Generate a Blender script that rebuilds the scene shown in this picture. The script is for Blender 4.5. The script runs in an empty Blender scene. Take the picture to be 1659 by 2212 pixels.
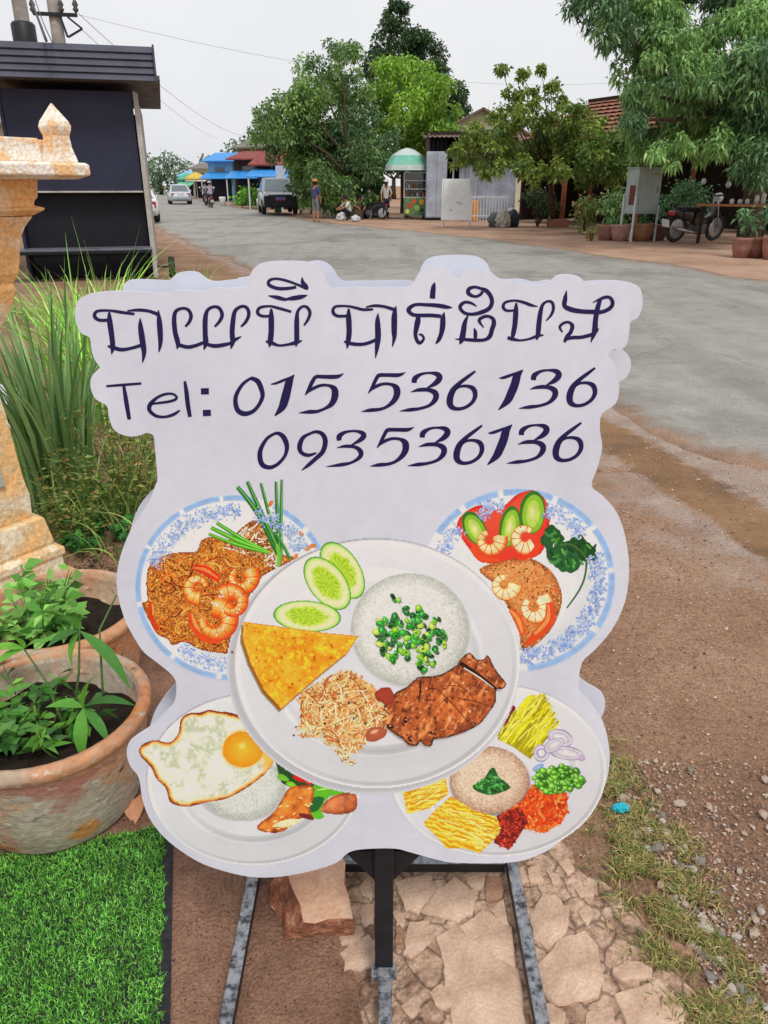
import bpy, bmesh, math, random
import numpy as np
from mathutils import Vector, Matrix, noise
random.seed(7); RNG = np.random.default_rng(7)
scene = bpy.context.scene
COL = scene.collection

# ---------------------------------------------------------------- camera
PW, PH = 1659.0, 2212.0
F, CX, CY, CAMH = 1630.0, 829.5, 1106.0, 1.5
PITCH = math.atan((CY - 398.0) / F)
cam = bpy.data.cameras.new('camera'); camo = bpy.data.objects.new('camera', cam); COL.objects.link(camo)
cam.sensor_fit = 'VERTICAL'; cam.sensor_height = 36.0; cam.lens = F / PH * 36.0
cam.clip_start = 0.05; cam.clip_end = 3000
camo.location = (0, 0, CAMH); camo.rotation_euler = (math.pi / 2 - PITCH, 0, 0)
scene.camera = camo

# ---------------------------------------------------------------- sky, sun, exposure
SUN_EL, SUN_AZ = math.radians(56), math.radians(158)      # azimuth from +Y towards +X
world = bpy.data.worlds.new('World'); scene.world = world; world.use_nodes = True
nt = world.node_tree; nt.nodes.clear()
wo = nt.nodes.new('ShaderNodeOutputWorld'); bg = nt.nodes.new('ShaderNodeBackground')
sky = nt.nodes.new('ShaderNodeTexSky'); sky.sky_type = 'NISHITA'; sky.sun_disc = False
sky.sun_elevation = SUN_EL; sky.sun_rotation = SUN_AZ; sky.dust_density = 4.0; sky.air_density = 1.2
hs = nt.nodes.new('ShaderNodeHueSaturation'); hs.inputs['Saturation'].default_value = 0.25
tcw = nt.nodes.new('ShaderNodeTexCoord'); nzw = nt.nodes.new('ShaderNodeTexNoise')
nzw.inputs['Scale'].default_value = 1.6; nzw.inputs['Detail'].default_value = 5
crw = nt.nodes.new('ShaderNodeValToRGB')
crw.color_ramp.elements[0].position = 0.3; crw.color_ramp.elements[0].color = (6.7, 6.8, 7.25, 1)
crw.color_ramp.elements[1].position = 0.75; crw.color_ramp.elements[1].color = (8.3, 8.3, 8.3, 1)
mxw = nt.nodes.new('ShaderNodeMix'); mxw.data_type = 'RGBA'; mxw.inputs['Factor'].default_value = 0.85
nt.links.new(tcw.outputs['Generated'], nzw.inputs['Vector']); nt.links.new(nzw.outputs['Fac'], crw.inputs['Fac'])
nt.links.new(sky.outputs['Color'], hs.inputs['Color']); nt.links.new(hs.outputs['Color'], mxw.inputs['A'])
nt.links.new(crw.outputs['Color'], mxw.inputs['B']); nt.links.new(mxw.outputs['Result'], bg.inputs['Color'])
bg.inputs['Strength'].default_value = 0.1
nt.links.new(bg.outputs['Background'], wo.inputs['Surface'])
sun = bpy.data.lights.new('sun', 'SUN'); suno = bpy.data.objects.new('sun', sun); COL.objects.link(suno)
sun.energy = 1.5; sun.angle = math.radians(14); sun.color = (1, 0.96, 0.9)
sd = Vector((math.sin(SUN_AZ) * math.cos(SUN_EL), math.cos(SUN_AZ) * math.cos(SUN_EL), math.sin(SUN_EL)))
suno.rotation_euler = sd.to_track_quat('Z', 'Y').to_euler(); suno.location = sd * 40
vs = scene.view_settings; vs.view_transform = 'Standard'; vs.look = 'None'; vs.exposure = 0.28; vs.gamma = 1.0
vs.use_curve_mapping = False

# ---------------------------------------------------------------- helpers
_c, _s = math.cos(PITCH), math.sin(PITCH)
def ray(px, py):
    u = (px - CX) / F; v = (py - CY) / F
    return (u, _c - v * _s, -_s - v * _c)
def G(px, py, z=0.0):                       # photo pixel -> point on the level z
    r = ray(px, py); t = (z - CAMH) / r[2]
    return Vector((r[0] * t, r[1] * t, z))
def AT(px, py, Y):                          # photo pixel -> point at distance Y
    r = ray(px, py); t = Y / r[1]
    return Vector((r[0] * t, Y, CAMH + r[2] * t))
def s2l(v):
    v = v / 255.0
    return v / 12.92 if v <= 0.04045 else ((v + 0.055) / 1.055) ** 2.4
def C(r, g, b, k=1.0):                      # sRGB colour seen -> albedo
    return tuple(min(0.9, s2l(x) / k) for x in (r, g, b))

MATS = {}
def M(name, c1, c2=None, scale=6, rough=0.8, bump=0.0, bscale=None, metal=0.0, c3=None, spec=0.3,
      attr=False, trans=0.0, grain=0.15, gscale=None, coat=0.0, pos=(0.35, 0.65)):
    if name in MATS: return MATS[name]
    m = bpy.data.materials.new(name); m.use_nodes = True; t = m.node_tree; N = t.nodes; K = t.links.new
    b = N['Principled BSDF']
    tc = N.new('ShaderNodeTexCoord'); nz = N.new('ShaderNodeTexNoise')
    nz.inputs['Scale'].default_value = scale; nz.inputs['Detail'].default_value = 7; nz.inputs['Roughness'].default_value = 0.6
    K(tc.outputs['Object'], nz.inputs['Vector'])
    cr = N.new('ShaderNodeValToRGB'); e = cr.color_ramp.elements
    c2 = c2 or tuple(x * 0.8 for x in c1)
    e[0].position = pos[0]; e[0].color = (*c1, 1); e[1].position = pos[1]; e[1].color = (*c2, 1)
    if c3: x = e.new(0.5 * (pos[0] + pos[1])); x.color = (*c3, 1)
    K(nz.outputs['Fac'], cr.inputs['Fac'])
    col = cr.outputs['Color']
    if attr:
        at = N.new('ShaderNodeAttribute'); at.attribute_name = 'Col'
        mm = N.new('ShaderNodeMix'); mm.data_type = 'RGBA'; mm.blend_type = 'MULTIPLY'; mm.inputs['Factor'].default_value = 1
        K(at.outputs['Color'], mm.inputs['A']); K(col, mm.inputs['B']); col = mm.outputs['Result']
    if grain:
        n2 = N.new('ShaderNodeTexNoise'); n2.inputs['Scale'].default_value = gscale or scale * 12; n2.inputs['Detail'].default_value = 3
        K(tc.outputs['Object'], n2.inputs['Vector'])
        mr = N.new('ShaderNodeMapRange'); mr.inputs['From Min'].default_value = 0.25; mr.inputs['From Max'].default_value = 0.75
        mr.inputs['To Min'].default_value = 1 - grain; mr.inputs['To Max'].default_value = 1 + grain
        K(n2.outputs['Fac'], mr.inputs['Value'])
        m2 = N.new('ShaderNodeMix'); m2.data_type = 'RGBA'; m2.blend_type = 'MULTIPLY'; m2.inputs['Factor'].default_value = 1
        K(col, m2.inputs['A']); K(mr.outputs['Result'], m2.inputs['B']); col = m2.outputs['Result']
    K(col, b.inputs['Base Color'])
    b.inputs['Roughness'].default_value = rough; b.inputs['Metallic'].default_value = metal
    b.inputs['Specular IOR Level'].default_value = spec
    if coat: b.inputs['Coat Weight'].default_value = coat; b.inputs['Coat Roughness'].default_value = 0.08
    if bump:
        n3 = N.new('ShaderNodeTexNoise'); n3.inputs['Scale'].default_value = bscale or scale * 6; n3.inputs['Detail'].default_value = 6
        K(tc.outputs['Object'], n3.inputs['Vector'])
        bp = N.new('ShaderNodeBump'); bp.inputs['Strength'].default_value = min(1, bump); bp.inputs['Distance'].default_value = 0.02
        K(n3.outputs['Fac'], bp.inputs['Height']); K(bp.outputs['Normal'], b.inputs['Normal'])
    if trans:
        tr = N.new('ShaderNodeBsdfTranslucent'); mx = N.new('ShaderNodeMixShader'); mx.inputs['Fac'].default_value = trans
        K(col, tr.inputs['Color']); K(b.outputs['BSDF'], mx.inputs[1]); K(tr.outputs['BSDF'], mx.inputs[2])
        K(mx.outputs['Shader'], N['Material Output'].inputs['Surface'])
    MATS[name] = m
    return m
def GLASS(name, col=(0.05, 0.07, 0.08)):
    return M(name, col, rough=0.06, spec=0.8, grain=0, coat=0.6)

class MB:
    def __init__(s): s.v = []; s.f = []; s.c = []; s.m = []
    def add(s, vs, fs, col=None, mi=0):
        o = len(s.v); s.v.extend(tuple(x) for x in vs)
        for f in fs: s.f.append(tuple(i + o for i in f)); s.c.append(col); s.m.append(mi)
        return s
    def box(s, c, d, rz=0.0, col=None, mi=0, tx=1.0, ty=1.0, rx=0.0):
        R = Matrix.Rotation(rz, 3, 'Z') @ Matrix.Rotation(rx, 3, 'X'); v = []
        for z in (-.5, .5):
            a, b = (1, 1) if z < 0 else (tx, ty)
            for x, y in ((-.5, -.5), (.5, -.5), (.5, .5), (-.5, .5)):
                v.append(Vector(c) + R @ Vector((x * d[0] * a, y * d[1] * b, z * d[2])))
        return s.add(v, [(3, 2, 1, 0), (4, 5, 6, 7), (0, 1, 5, 4), (1, 2, 6, 5), (2, 3, 7, 6), (3, 0, 4, 7)], col, mi)
    def bar(s, a, b, w, h=None, col=None, up=(0, 0, 1), mi=0):
        a, b = Vector(a), Vector(b); h = h or w; d = (b - a).normalized(); up = Vector(up)
        if abs(d.dot(up)) > 0.98: up = Vector((0, 1, 0))
        x = d.cross(up).normalized() * w / 2; y = x.cross(d).normalized() * h / 2; v = []
        for p in (a, b):
            v += [p - x - y, p + x - y, p + x + y, p - x + y]
        return s.add(v, [(3, 2, 1, 0), (4, 5, 6, 7), (0, 1, 5, 4), (1, 2, 6, 5), (2, 3, 7, 6), (3, 0, 4, 7)], col, mi)
    def tube(s, pts, rad, n=8, col=None, mi=0, flat=1.0):
        pts = [Vector(p) for p in pts]; k = len(pts)
        if not hasattr(rad, '__len__'): rad = [rad] * k
        v = []; ref = None
        for i, p in enumerate(pts):
            d = (pts[min(i + 1, k - 1)] - pts[max(i - 1, 0)]).normalized()
            if ref is None: ref = Vector((0, 0, 1)) if abs(d.z) < 0.9 else Vector((1, 0, 0))
            x = d.cross(ref).normalized(); y = x.cross(d).normalized(); ref = y
            for j in range(n):
                a = 2 * math.pi * j / n
                v.append(p + (x * math.cos(a) + y * math.sin(a) * flat) * rad[i])
        f = [(i * n + j, i * n + (j + 1) % n, (i + 1) * n + (j + 1) % n, (i + 1) * n + j) for i in range(k - 1) for j in range(n)]
        f += [tuple(range(n))[::-1], tuple(range((k - 1) * n, k * n))]
        return s.add(v, f, col, mi)
    def lathe(s, prof, n=24, c=(0, 0, 0), col=None, mi=0, axis='Z', wob=0.0, cap=True):
        v = []; k = len(prof)
        for r, z in prof:
            for j in range(n):
                a = 2 * math.pi * j / n; rr = r * (1 + wob * math.sin(a * 3 + z * 9))
                p = (rr * math.cos(a), rr * math.sin(a), z)
                if axis == 'X': p = (p[2], p[0], p[1])
                if axis == 'Y': p = (p[0], p[2], p[1])
                v.append((p[0] + c[0], p[1] + c[1], p[2] + c[2]))
        f = [(i * n + j, i * n + (j + 1) % n, (i + 1) * n + (j + 1) % n, (i + 1) * n + j) for i in range(k - 1) for j in range(n)]
        if cap and prof[0][0] > 1e-6: f.append(tuple(range(n))[::-1])
        if cap and prof[-1][0] > 1e-6: f.append(tuple(range((k - 1) * n, k * n)))
        return s.add(v, f, col, mi)
    def prism(s, poly, z0, z1, col=None, mi=0):      # poly in xy
        n = len(poly); v = [(x, y, z0) for x, y in poly] + [(x, y, z1) for x, y in poly]
        ar = sum(poly[i][0] * poly[(i + 1) % n][1] - poly[(i + 1) % n][0] * poly[i][1] for i in range(n))
        f = [tuple(range(n)), tuple(range(n, 2 * n))[::-1]] + [(i, n + i, n + (i + 1) % n, (i + 1) % n) for i in range(n)]
        if ar > 0: f = [q[::-1] for q in f]
        return s.add(v, f, col, mi)
    def loft(s, rings, cap=True, col=None, mi=0):    # rings of equal length
        n = len(rings[0]); v = [p for r in rings for p in r]
        f = [(i * n + j, i * n + (j + 1) % n, (i + 1) * n + (j + 1) % n, (i + 1) * n + j) for i in range(len(rings) - 1) for j in range(n)]
        if cap: f += [tuple(range(n))[::-1], tuple(range((len(rings) - 1) * n, len(rings) * n))]
        return s.add(v, f, col, mi)
    def build(s, name, mat, parent=None, smooth=False, org=None, bevel=0.0):
        me = bpy.data.meshes.new(name)
        v = s.v if org is None else [(p[0] - org[0], p[1] - org[1], p[2] - org[2]) for p in s.v]
        me.from_pydata([tuple(p) for p in v], [], s.f)
        for m in (mat if isinstance(mat, (list, tuple)) else [mat]): me.materials.append(m)
        if any(s.m): me.polygons.foreach_set('material_index', s.m)
        if any(c is not None for c in s.c):
            ca = me.color_attributes.new('Col', 'FLOAT_COLOR', 'CORNER'); arr = []
            for f, c in zip(s.f, s.c):
                if isinstance(c, list):
                    for q in c: arr.extend((*q, 1.0))
                else: arr.extend(((*(c or (1, 1, 1)), 1.0)) * len(f))
            ca.data.foreach_set('color', arr)
        if smooth: me.polygons.foreach_set('use_smooth', [True] * len(me.polygons))
        me.validate(); me.update()
        o = bpy.data.objects.new(name, me); COL.objects.link(o)
        if parent: o.parent = parent
        if bevel:
            bm = o.modifiers.new('bevel', 'BEVEL'); bm.width = bevel; bm.segments = 2; bm.limit_method = 'ANGLE'
        return o
def tag(o, label=None, cat=None, group=None, kind=None):
    if label: o['label'] = label
    if cat: o['category'] = cat
    if group: o['group'] = group
    if kind: o['kind'] = kind
    return o
def thing(name, label, cat, loc=(0, 0, 0), rz=0.0, group=None):
    o = bpy.data.objects.new(name, None); COL.objects.link(o); o.empty_display_size = 0.1
    o.location = loc; o.rotation_euler = (0, 0, rz)
    return tag(o, label, cat, group)
def kids(o): return [c for c in bpy.data.objects if c.parent == o]
def copy_tree(o, loc=None, rz=None, label=None, group=None, parent=None):
    r = o.copy(); COL.objects.link(r); r.parent = parent
    if loc is not None: r.location = loc
    if rz is not None: r.rotation_euler = (0, 0, rz)
    if label: r['label'] = label
    if group: r['group'] = group
    for ch in kids(o): copy_tree(ch, parent=r)
    return r
def smooth_path(pts, n=6, closed=False):             # Catmull-Rom on tuples of any length
    P = [np.array(p, float) for p in pts]; k = len(P); out = []
    for i in range(k if closed else k - 1):
        if closed: a, b, c, d = P[i - 1], P[i], P[(i + 1) % k], P[(i + 2) % k]
        else: a, b, c, d = P[max(i - 1, 0)], P[i], P[i + 1], P[min(i + 2, k - 1)]
        for j in range(n):
            t = j / n
            out.append(0.5 * (2 * b + (c - a) * t + (2 * a - 5 * b + 4 * c - d) * t * t + (3 * b - a - 3 * c + d) * t ** 3))
    if not closed: out.append(P[-1])
    return out
def fast_mesh(name, verts, faces, mat, cols=None, parent=None, org=None, smooth=False):
    """numpy verts (n,3), faces (m,k); cols per face"""
    me = bpy.data.meshes.new(name); k = faces.shape[1]
    if org is not None: verts = verts - np.array(org)
    me.vertices.add(len(verts)); me.vertices.foreach_set('co', verts.astype(np.float32).ravel())
    me.loops.add(faces.size); me.loops.foreach_set('vertex_index', faces.astype(np.int32).ravel())
    me.polygons.add(len(faces)); me.polygons.foreach_set('loop_start', np.arange(0, faces.size, k, dtype=np.int32))
    me.polygons.foreach_set('loop_total', np.full(len(faces), k, dtype=np.int32))
    if smooth: me.polygons.foreach_set('use_smooth', np.ones(len(faces), dtype=bool))
    me.materials.append(mat); me.update()
    if cols is not None:
        ca = me.color_attributes.new('Col', 'FLOAT_COLOR', 'CORNER')
        cc = np.ones((len(faces), k, 4), np.float32); cc[:, :, :3] = cols[:, None, :]
        ca.data.foreach_set('color', cc.ravel())
    me.validate(); me.update()
    o = bpy.data.objects.new(name, me); COL.objects.link(o)
    if parent: o.parent = parent
    return o
def vnoise(x, y, s, seed=0.0):
    return noise.fractal((x * s, y * s, seed), 1.0, 2.0, 5)

# ================================================================ SETTING: ground, road, pavement
def ground_material():
    m = bpy.data.materials.new('dirt_ground'); m.use_nodes = True; t = m.node_tree; N = t.nodes; K = t.links.new; b = N['Principled BSDF']
    tc = N.new('ShaderNodeTexCoord')
    def nz(scale, det=6, rough=0.6):
        n = N.new('ShaderNodeTexNoise'); n.inputs['Scale'].default_value = scale; n.inputs['Detail'].default_value = det
        n.inputs['Roughness'].default_value = rough; K(tc.outputs['Object'], n.inputs['Vector']); return n.outputs['Fac']
    def ramp(f, stops):
        r = N.new('ShaderNodeValToRGB'); e = r.color_ramp.elements
        e[0].position, e[0].color = stops[0][0], (*stops[0][1], 1); e[1].position, e[1].color = stops[-1][0], (*stops[-1][1], 1)
        for p, c in stops[1:-1]: e.new(p).color = (*c, 1)
        K(f, r.inputs['Fac']); return r.outputs['Color']
    def mix(f, a, c, mode='MIX'):
        x = N.new('ShaderNodeMix'); x.data_type = 'RGBA'; x.blend_type = mode
        (K(f, x.inputs['Factor']) if not isinstance(f, float) else setattr(x.inputs['Factor'], 'default_value', f))
        K(a, x.inputs['A']); K(c, x.inputs['B']); return x.outputs['Result']
    base = ramp(nz(1.1, 8, .7), [(0.3, C(120, 93, 74)), (0.5, C(148, 116, 93)), (0.7, C(170, 140, 117))])
    fine = ramp(nz(45, 8, 0.75), [(0.3, (0.5, 0.47, 0.45)), (0.45, (0.93, 0.92, 0.91)), (0.6, (1.08, 1.07, 1.06)), (0.76, (1.55, 1.57, 1.6))])
    spk = ramp(nz(130, 3, 0.8), [(0.35, (0.55, 0.52, 0.5)), (0.5, (1, 1, 1)), (0.68, (1.4, 1.4, 1.42))])
    at = N.new('ShaderNodeAttribute'); at.attribute_name = 'mask'; sp = N.new('ShaderNodeSeparateColor'); K(at.outputs['Color'], sp.inputs['Color'])
    mud = ramp(nz(2.2), [(0.3, C(104, 78, 54)), (0.5, C(134, 100, 68)), (0.7, C(158, 122, 86))])
    verge = ramp(nz(0.7), [(0.3, C(148, 118, 98)), (0.5, C(176, 144, 122)), (0.72, C(194, 164, 142))])
    c = mix(sp.outputs['Green'], base, verge)
    c = mix(1.0, c, fine, 'MULTIPLY'); c = mix(1.0, c, spk, 'MULTIPLY')
    # grey gravel washed out along the road edge
    gvl = mix(1.0, ramp(nz(3.5), [(0.3, C(142, 124, 112)), (0.7, C(176, 160, 150))]), ramp(nz(150, 3, .85), [(0.32, (0.42, 0.4, 0.4)), (0.5, (1, 1, 1)), (0.66, (1.5, 1.5, 1.52))]), 'MULTIPLY')
    g1 = N.new('ShaderNodeMath'); g1.operation = 'MULTIPLY_ADD'; K(nz(4, 7, .65), g1.inputs[0]); g1.inputs[1].default_value = 1.6; g1.inputs[2].default_value = -0.8
    g2 = N.new('ShaderNodeMath'); g2.operation = 'ADD'; K(g1.outputs[0], g2.inputs[0]); K(sp.outputs['Blue'], g2.inputs[1])
    g3 = N.new('ShaderNodeMapRange'); g3.inputs['From Min'].default_value = 0.35; g3.inputs['From Max'].default_value = 0.75; g3.inputs['To Max'].default_value = .85; K(g2.outputs[0], g3.inputs['Value'])
    c = mix(g3.outputs['Result'], c, gvl)
    # the mud is smooth, with a broken edge
    ad = N.new('ShaderNodeMath'); ad.operation = 'ADD'; K(sp.outputs['Red'], ad.inputs[0])
    nn = N.new('ShaderNodeMath'); nn.operation = 'MULTIPLY_ADD'; K(nz(9, 6, 0.7), nn.inputs[0]); nn.inputs[1].default_value = 1.2; nn.inputs[2].default_value = -0.6
    K(nn.outputs[0], ad.inputs[1])
    mr = N.new('ShaderNodeMapRange'); mr.inputs['From Min'].default_value = 0.42; mr.inputs['From Max'].default_value = 0.7; K(ad.outputs[0], mr.inputs['Value'])
    soft = ramp(nz(60, 5), [(0.3, (0.86, 0.86, 0.86)), (0.7, (1.1, 1.1, 1.1))])
    c = mix(mr.outputs['Result'], c, mix(1.0, mud, soft, 'MULTIPLY'))
    K(c, b.inputs['Base Color'])
    rr = N.new('ShaderNodeMapRange'); rr.inputs['To Min'].default_value = 0.95; rr.inputs['To Max'].default_value = 0.45; K(mr.outputs['Result'], rr.inputs['Value']); K(rr.outputs['Result'], b.inputs['Roughness'])
    b.inputs['Specular IOR Level'].default_value = 0.25
    bp = N.new('ShaderNodeBump'); bp.inputs['Distance'].default_value = 0.012; bp.inputs['Strength'].default_value = 0.7
    K(nz(55, 8, 0.75), bp.inputs['Height']); K(bp.outputs['Normal'], b.inputs['Normal'])
    return m
def seg_dist(P, poly):                       # distance of (n,2) points to a polyline
    best = np.full(len(P), 1e9)
    for a, b in zip(poly[:-1], poly[1:]):
        a = np.array(a); b = np.array(b); d = b - a
        t = np.clip(((P - a) @ d) / (d @ d), 0, 1); best = np.minimum(best, np.linalg.norm(P - (a + t[:, None] * d), axis=1))
    return best
NEAR = [(9.5, -9), (5.2, -1.2), (3.2, 2.2), (2.22, 4.1), (1.55, 5.4), (-0.75, 10.4), (-3.13, 16.25), (-7.7, 27.8), (-14.2, 44.5), (-20.3, 62), (-29, 92), (-45, 150), (-75, 260)]
FAR = [(24, -13), (13.5, -2), (9.4, 5), (7.4, 10.2), (6.2, 14.5), (4.6, 20.5), (1.4, 27.8), (-2.3, 34.6), (-5.2, 44), (-10.8, 60), (-20.5, 90), (-36.5, 148), (-66, 258)]
NP = np.array(smooth_path(NEAR, 50)); FP = np.array(smooth_path(FAR, 50))
rad = np.concatenate([[0.0], np.geomspace(0.35, 700, 190)]); ang = np.concatenate([np.linspace(-1.0, 1.0, 260), np.linspace(1.0, 2 * math.pi - 1.0, 60)[1:-1]])
gx = (rad[:, None] * np.sin(ang)[None, :]).ravel(); gy = (rad[:, None] * np.cos(ang)[None, :]).ravel()
na = len(ang); P2 = np.stack([gx, gy], 1)
mudl = [tuple(G(*p)[:2]) for p in [(1240, 905), (1330, 945), (1450, 1020), (1560, 1090), (1720, 1180)]]
mudm = np.clip(1.35 - seg_dist(P2, mudl) / 0.24, 0, 1.2) + np.clip(0.75 - seg_dist(P2, [(1.9, 3.0), (2.6, 1.4), (4.5, -1)]) / 0.5, 0, 1)
mudm += np.clip(0.55 - seg_dist(P2, [(1.2, 5.2), (-2.6, 13.6), (-5.5, 20)]) / 0.6, 0, 1)
gravel = np.clip(1.0 - seg_dist(P2, mudl + [(2.6, 1.6), (4.4, -1.0)]) / 1.0, 0, 1) * .9 + np.clip(.7 - np.abs(gx - np.interp(gy, NP[:, 1], NP[:, 0])) / .8, 0, 1) * (gy < 30)
side = (gx - np.interp(gy, FP[:, 1], FP[:, 0])) > -0.6
verge = np.where(side & (gy > -12), 1.0, 0.0) * np.clip(1 - np.abs(gy) / 200, 0.3, 1)
gz = np.array([vnoise(x, y, 0.9, 3.0) * 0.006 * min(1, r / 3) if y < 40 and abs(x) < 30 else 0.0 for x, y, r in zip(gx, gy, np.hypot(gx, gy))])
gz = np.where(np.hypot(gx, gy) < 2.2, np.minimum(gz, 0), gz) - 0.006
q = []
for i in range(len(rad) - 1):
    for j in range(na):
        q.append((i * na + j, (i + 1) * na + j, (i + 1) * na + (j + 1) % na, i * na + (j + 1) % na))
gob = fast_mesh('ground', np.stack([gx, gy, gz], 1), np.array(q)[:, ::-1], ground_material(), smooth=True)
mk = gob.data.color_attributes.new('mask', 'FLOAT_COLOR', 'POINT')
mk.data.foreach_set('color', np.stack([np.clip(mudm, 0, 1), verge, np.clip(gravel, 0, 1), np.ones_like(gx)], 1).astype(np.float32).ravel())
tag(gob, kind='structure')

def road_material():
    m = bpy.data.materials.new('worn_asphalt'); m.use_nodes = True; t = m.node_tree; N = t.nodes; K = t.links.new; b = N['Principled BSDF']
    tc = N.new('ShaderNodeTexCoord')
    def nz(scale, det=6, rough=0.6, vec=None):
        n = N.new('ShaderNodeTexNoise'); n.inputs['Scale'].default_value = scale; n.inputs['Detail'].default_value = det
        n.inputs['Roughness'].default_value = rough; K(vec or tc.outputs['Object'], n.inputs['Vector']); return n.outputs['Fac']
    def ramp(f, stops):
        r = N.new('ShaderNodeValToRGB'); e = r.color_ramp.elements
        e[0].position, e[0].color = stops[0][0], (*stops[0][1], 1); e[1].position, e[1].color = stops[-1][0], (*stops[-1][1], 1)
        for p, c in stops[1:-1]: e.new(p).color = (*c, 1)
        K(f, r.inputs['Fac']); return r.outputs['Color']
    def mix(f, a, c, mode='MIX'):
        x = N.new('ShaderNodeMix'); x.data_type = 'RGBA'; x.blend_type = mode
        (K(f, x.inputs['Factor']) if not isinstance(f, float) else setattr(x.inputs['Factor'], 'default_value', f))
        K(a, x.inputs['A']); K(c, x.inputs['B']); return x.outputs['Result']
    mp = N.new('ShaderNodeMapping'); mp.inputs['Rotation'].default_value = (0, 0, math.radians(-22)); mp.inputs['Scale'].default_value = (1.0, 0.14, 1)
    K(tc.outputs['Object'], mp.inputs['Vector'])
    base = ramp(nz(2.4, 8, 0.7), [(0.3, C(136, 133, 128)), (0.5, C(148, 145, 139)), (0.7, C(160, 157, 151))])
    streak = ramp(nz(1.6, 5, 0.6, mp.outputs['Vector']), [(0.33, (0.80, 0.79, 0.78)), (0.46, (1, 1, 1)), (0.7, (1.08, 1.08, 1.07))])
    agg = ramp(nz(95, 4, 0.8), [(0.33, (0.55, 0.54, 0.53)), (0.5, (1, 1, 1)), (0.68, (1.4, 1.38, 1.36))])
    c = mix(1.0, mix(1.0, base, streak, 'MULTIPLY'), agg, 'MULTIPLY')
    # cracks and tar-dark patches
    vo = N.new('ShaderNodeTexVoronoi'); vo.feature = 'DISTANCE_TO_EDGE'; vo.inputs['Scale'].default_value = 0.55
    wv = N.new('ShaderNodeVectorMath'); wv.operation = 'ADD'; wn = N.new('ShaderNodeTexNoise'); wn.inputs['Scale'].default_value = 1.2; wn.inputs['Detail'].default_value = 6; K(tc.outputs['Object'], wn.inputs['Vector'])
    K(tc.outputs['Object'], wv.inputs[0]); K(wn.outputs['Color'], wv.inputs[1]); K(wv.outputs[0], vo.inputs['Vector'])
    c = mix(1.0, c, ramp(vo.outputs['Distance'], [(0.003, (0.84, 0.83, 0.82)), (0.014, (1, 1, 1))]), 'MULTIPLY')
    c = mix(1.0, c, ramp(nz(0.35, 6, 0.7), [(0.4, (0.72, 0.71, 0.7)), (0.5, (1, 1, 1))]), 'MULTIPLY')
    at = N.new('ShaderNodeAttribute'); at.attribute_name = 'mask'; sp = N.new('ShaderNodeSeparateColor'); K(at.outputs['Color'], sp.inputs['Color'])
    nn = N.new('ShaderNodeMath'); nn.operation = 'MULTIPLY_ADD'; K(nz(5, 8, 0.7), nn.inputs[0]); nn.inputs[1].default_value = 1.5; nn.inputs[2].default_value = -0.75
    ad = N.new('ShaderNodeMath'); ad.operation = 'ADD'; K(sp.outputs['Red'], ad.inputs[0]); K(nn.outputs[0], ad.inputs[1])
    mr = N.new('ShaderNodeMapRange'); mr.inputs['From Min'].default_value = 0.4; mr.inputs['From Max'].default_value = 0.85; K(ad.outputs[0], mr.inputs['Value'])
    dust = ramp(nz(3), [(0.3, C(112, 86, 66)), (0.7, C(154, 124, 102))])
    c = mix(mr.outputs['Result'], c, mix(1.0, dust, agg, 'MULTIPLY'))
    K(c, b.inputs['Base Color']); b.inputs['Roughness'].default_value = 0.62; b.inputs['Specular IOR Level'].default_value = 0.35
    bp = N.new('ShaderNodeBump'); bp.inputs['Distance'].default_value = 0.006; bp.inputs['Strength'].default_value = 0.6
    K(nz(110, 5, 0.7), bp.inputs['Height']); K(bp.outputs['Normal'], b.inputs['Normal'])
    return m
def resample(P, step):
    seg = np.linalg.norm(np.diff(P, axis=0), axis=1); s = np.concatenate([[0], np.cumsum(seg)])
    out = [0.0]
    while out[-1] < s[-1]:
        x = np.interp(out[-1], s, P[:, 0]); y = np.interp(out[-1], s, P[:, 1]); out.append(out[-1] + step(math.hypot(x, y)))
    out = np.array(out) / out[-1]
    return out
tt = resample(NP, lambda r: 0.03 + 0.008 * r)
def along(P, t):
    i = np.linspace(0, 1, len(P)); return np.stack([np.interp(t, i, P[:, 0]), np.interp(t, i, P[:, 1])], 1)
segn = np.linalg.norm(np.diff(NP, axis=0), axis=1); sn = np.concatenate([[0], np.cumsum(segn)]) / segn.sum()
ti = np.interp(tt, sn, np.linspace(0, 1, len(NP)))            # curve index for even steps along the near edge
A, B = along(NP, ti), along(FP, ti); across = np.concatenate([[0, .012, .03, .06, .1], np.linspace(.16, .84, 12), [.9, .94, .97, .988, 1]])
rv = []; rm = []
for a, b in zip(A, B):
    w = b - a; W = np.linalg.norm(w); w = w / W
    ea = (vnoise(a[0], a[1], 0.5, 1) * 0.45 + vnoise(a[0], a[1], 4, 2) * 0.07 + vnoise(a[0], a[1], 16, 2) * 0.02)
    eb = (vnoise(b[0], b[1], 0.35, 5) * 0.5 + vnoise(b[0], b[1], 3, 6) * 0.1)
    for k in across:
        p = a + w * (ea * (1 - k) + (W + eb) * k if True else 0)
        d = min(k * W, (1 - k) * W)
        rv.append((p[0], p[1], -0.03 if k in (0, 1) else 0.004 + 0.05 * min(1, d / 3.0) + vnoise(p[0], p[1], 0.6, 9) * 0.006)); rm.append(max(0, 1 - k * W / 0.8, (1 - (1 - k) * W / 1.6) * 0.9))
nc = len(across); rq = np.array([(i * nc + j, i * nc + j + 1, (i + 1) * nc + j + 1, (i + 1) * nc + j) for i in range(len(A) - 1) for j in range(nc - 1)])
road = fast_mesh('road', np.array(rv), rq, road_material(), smooth=True)
mk = road.data.color_attributes.new('mask', 'FLOAT_COLOR', 'POINT'); rm = np.array(rm)
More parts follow.
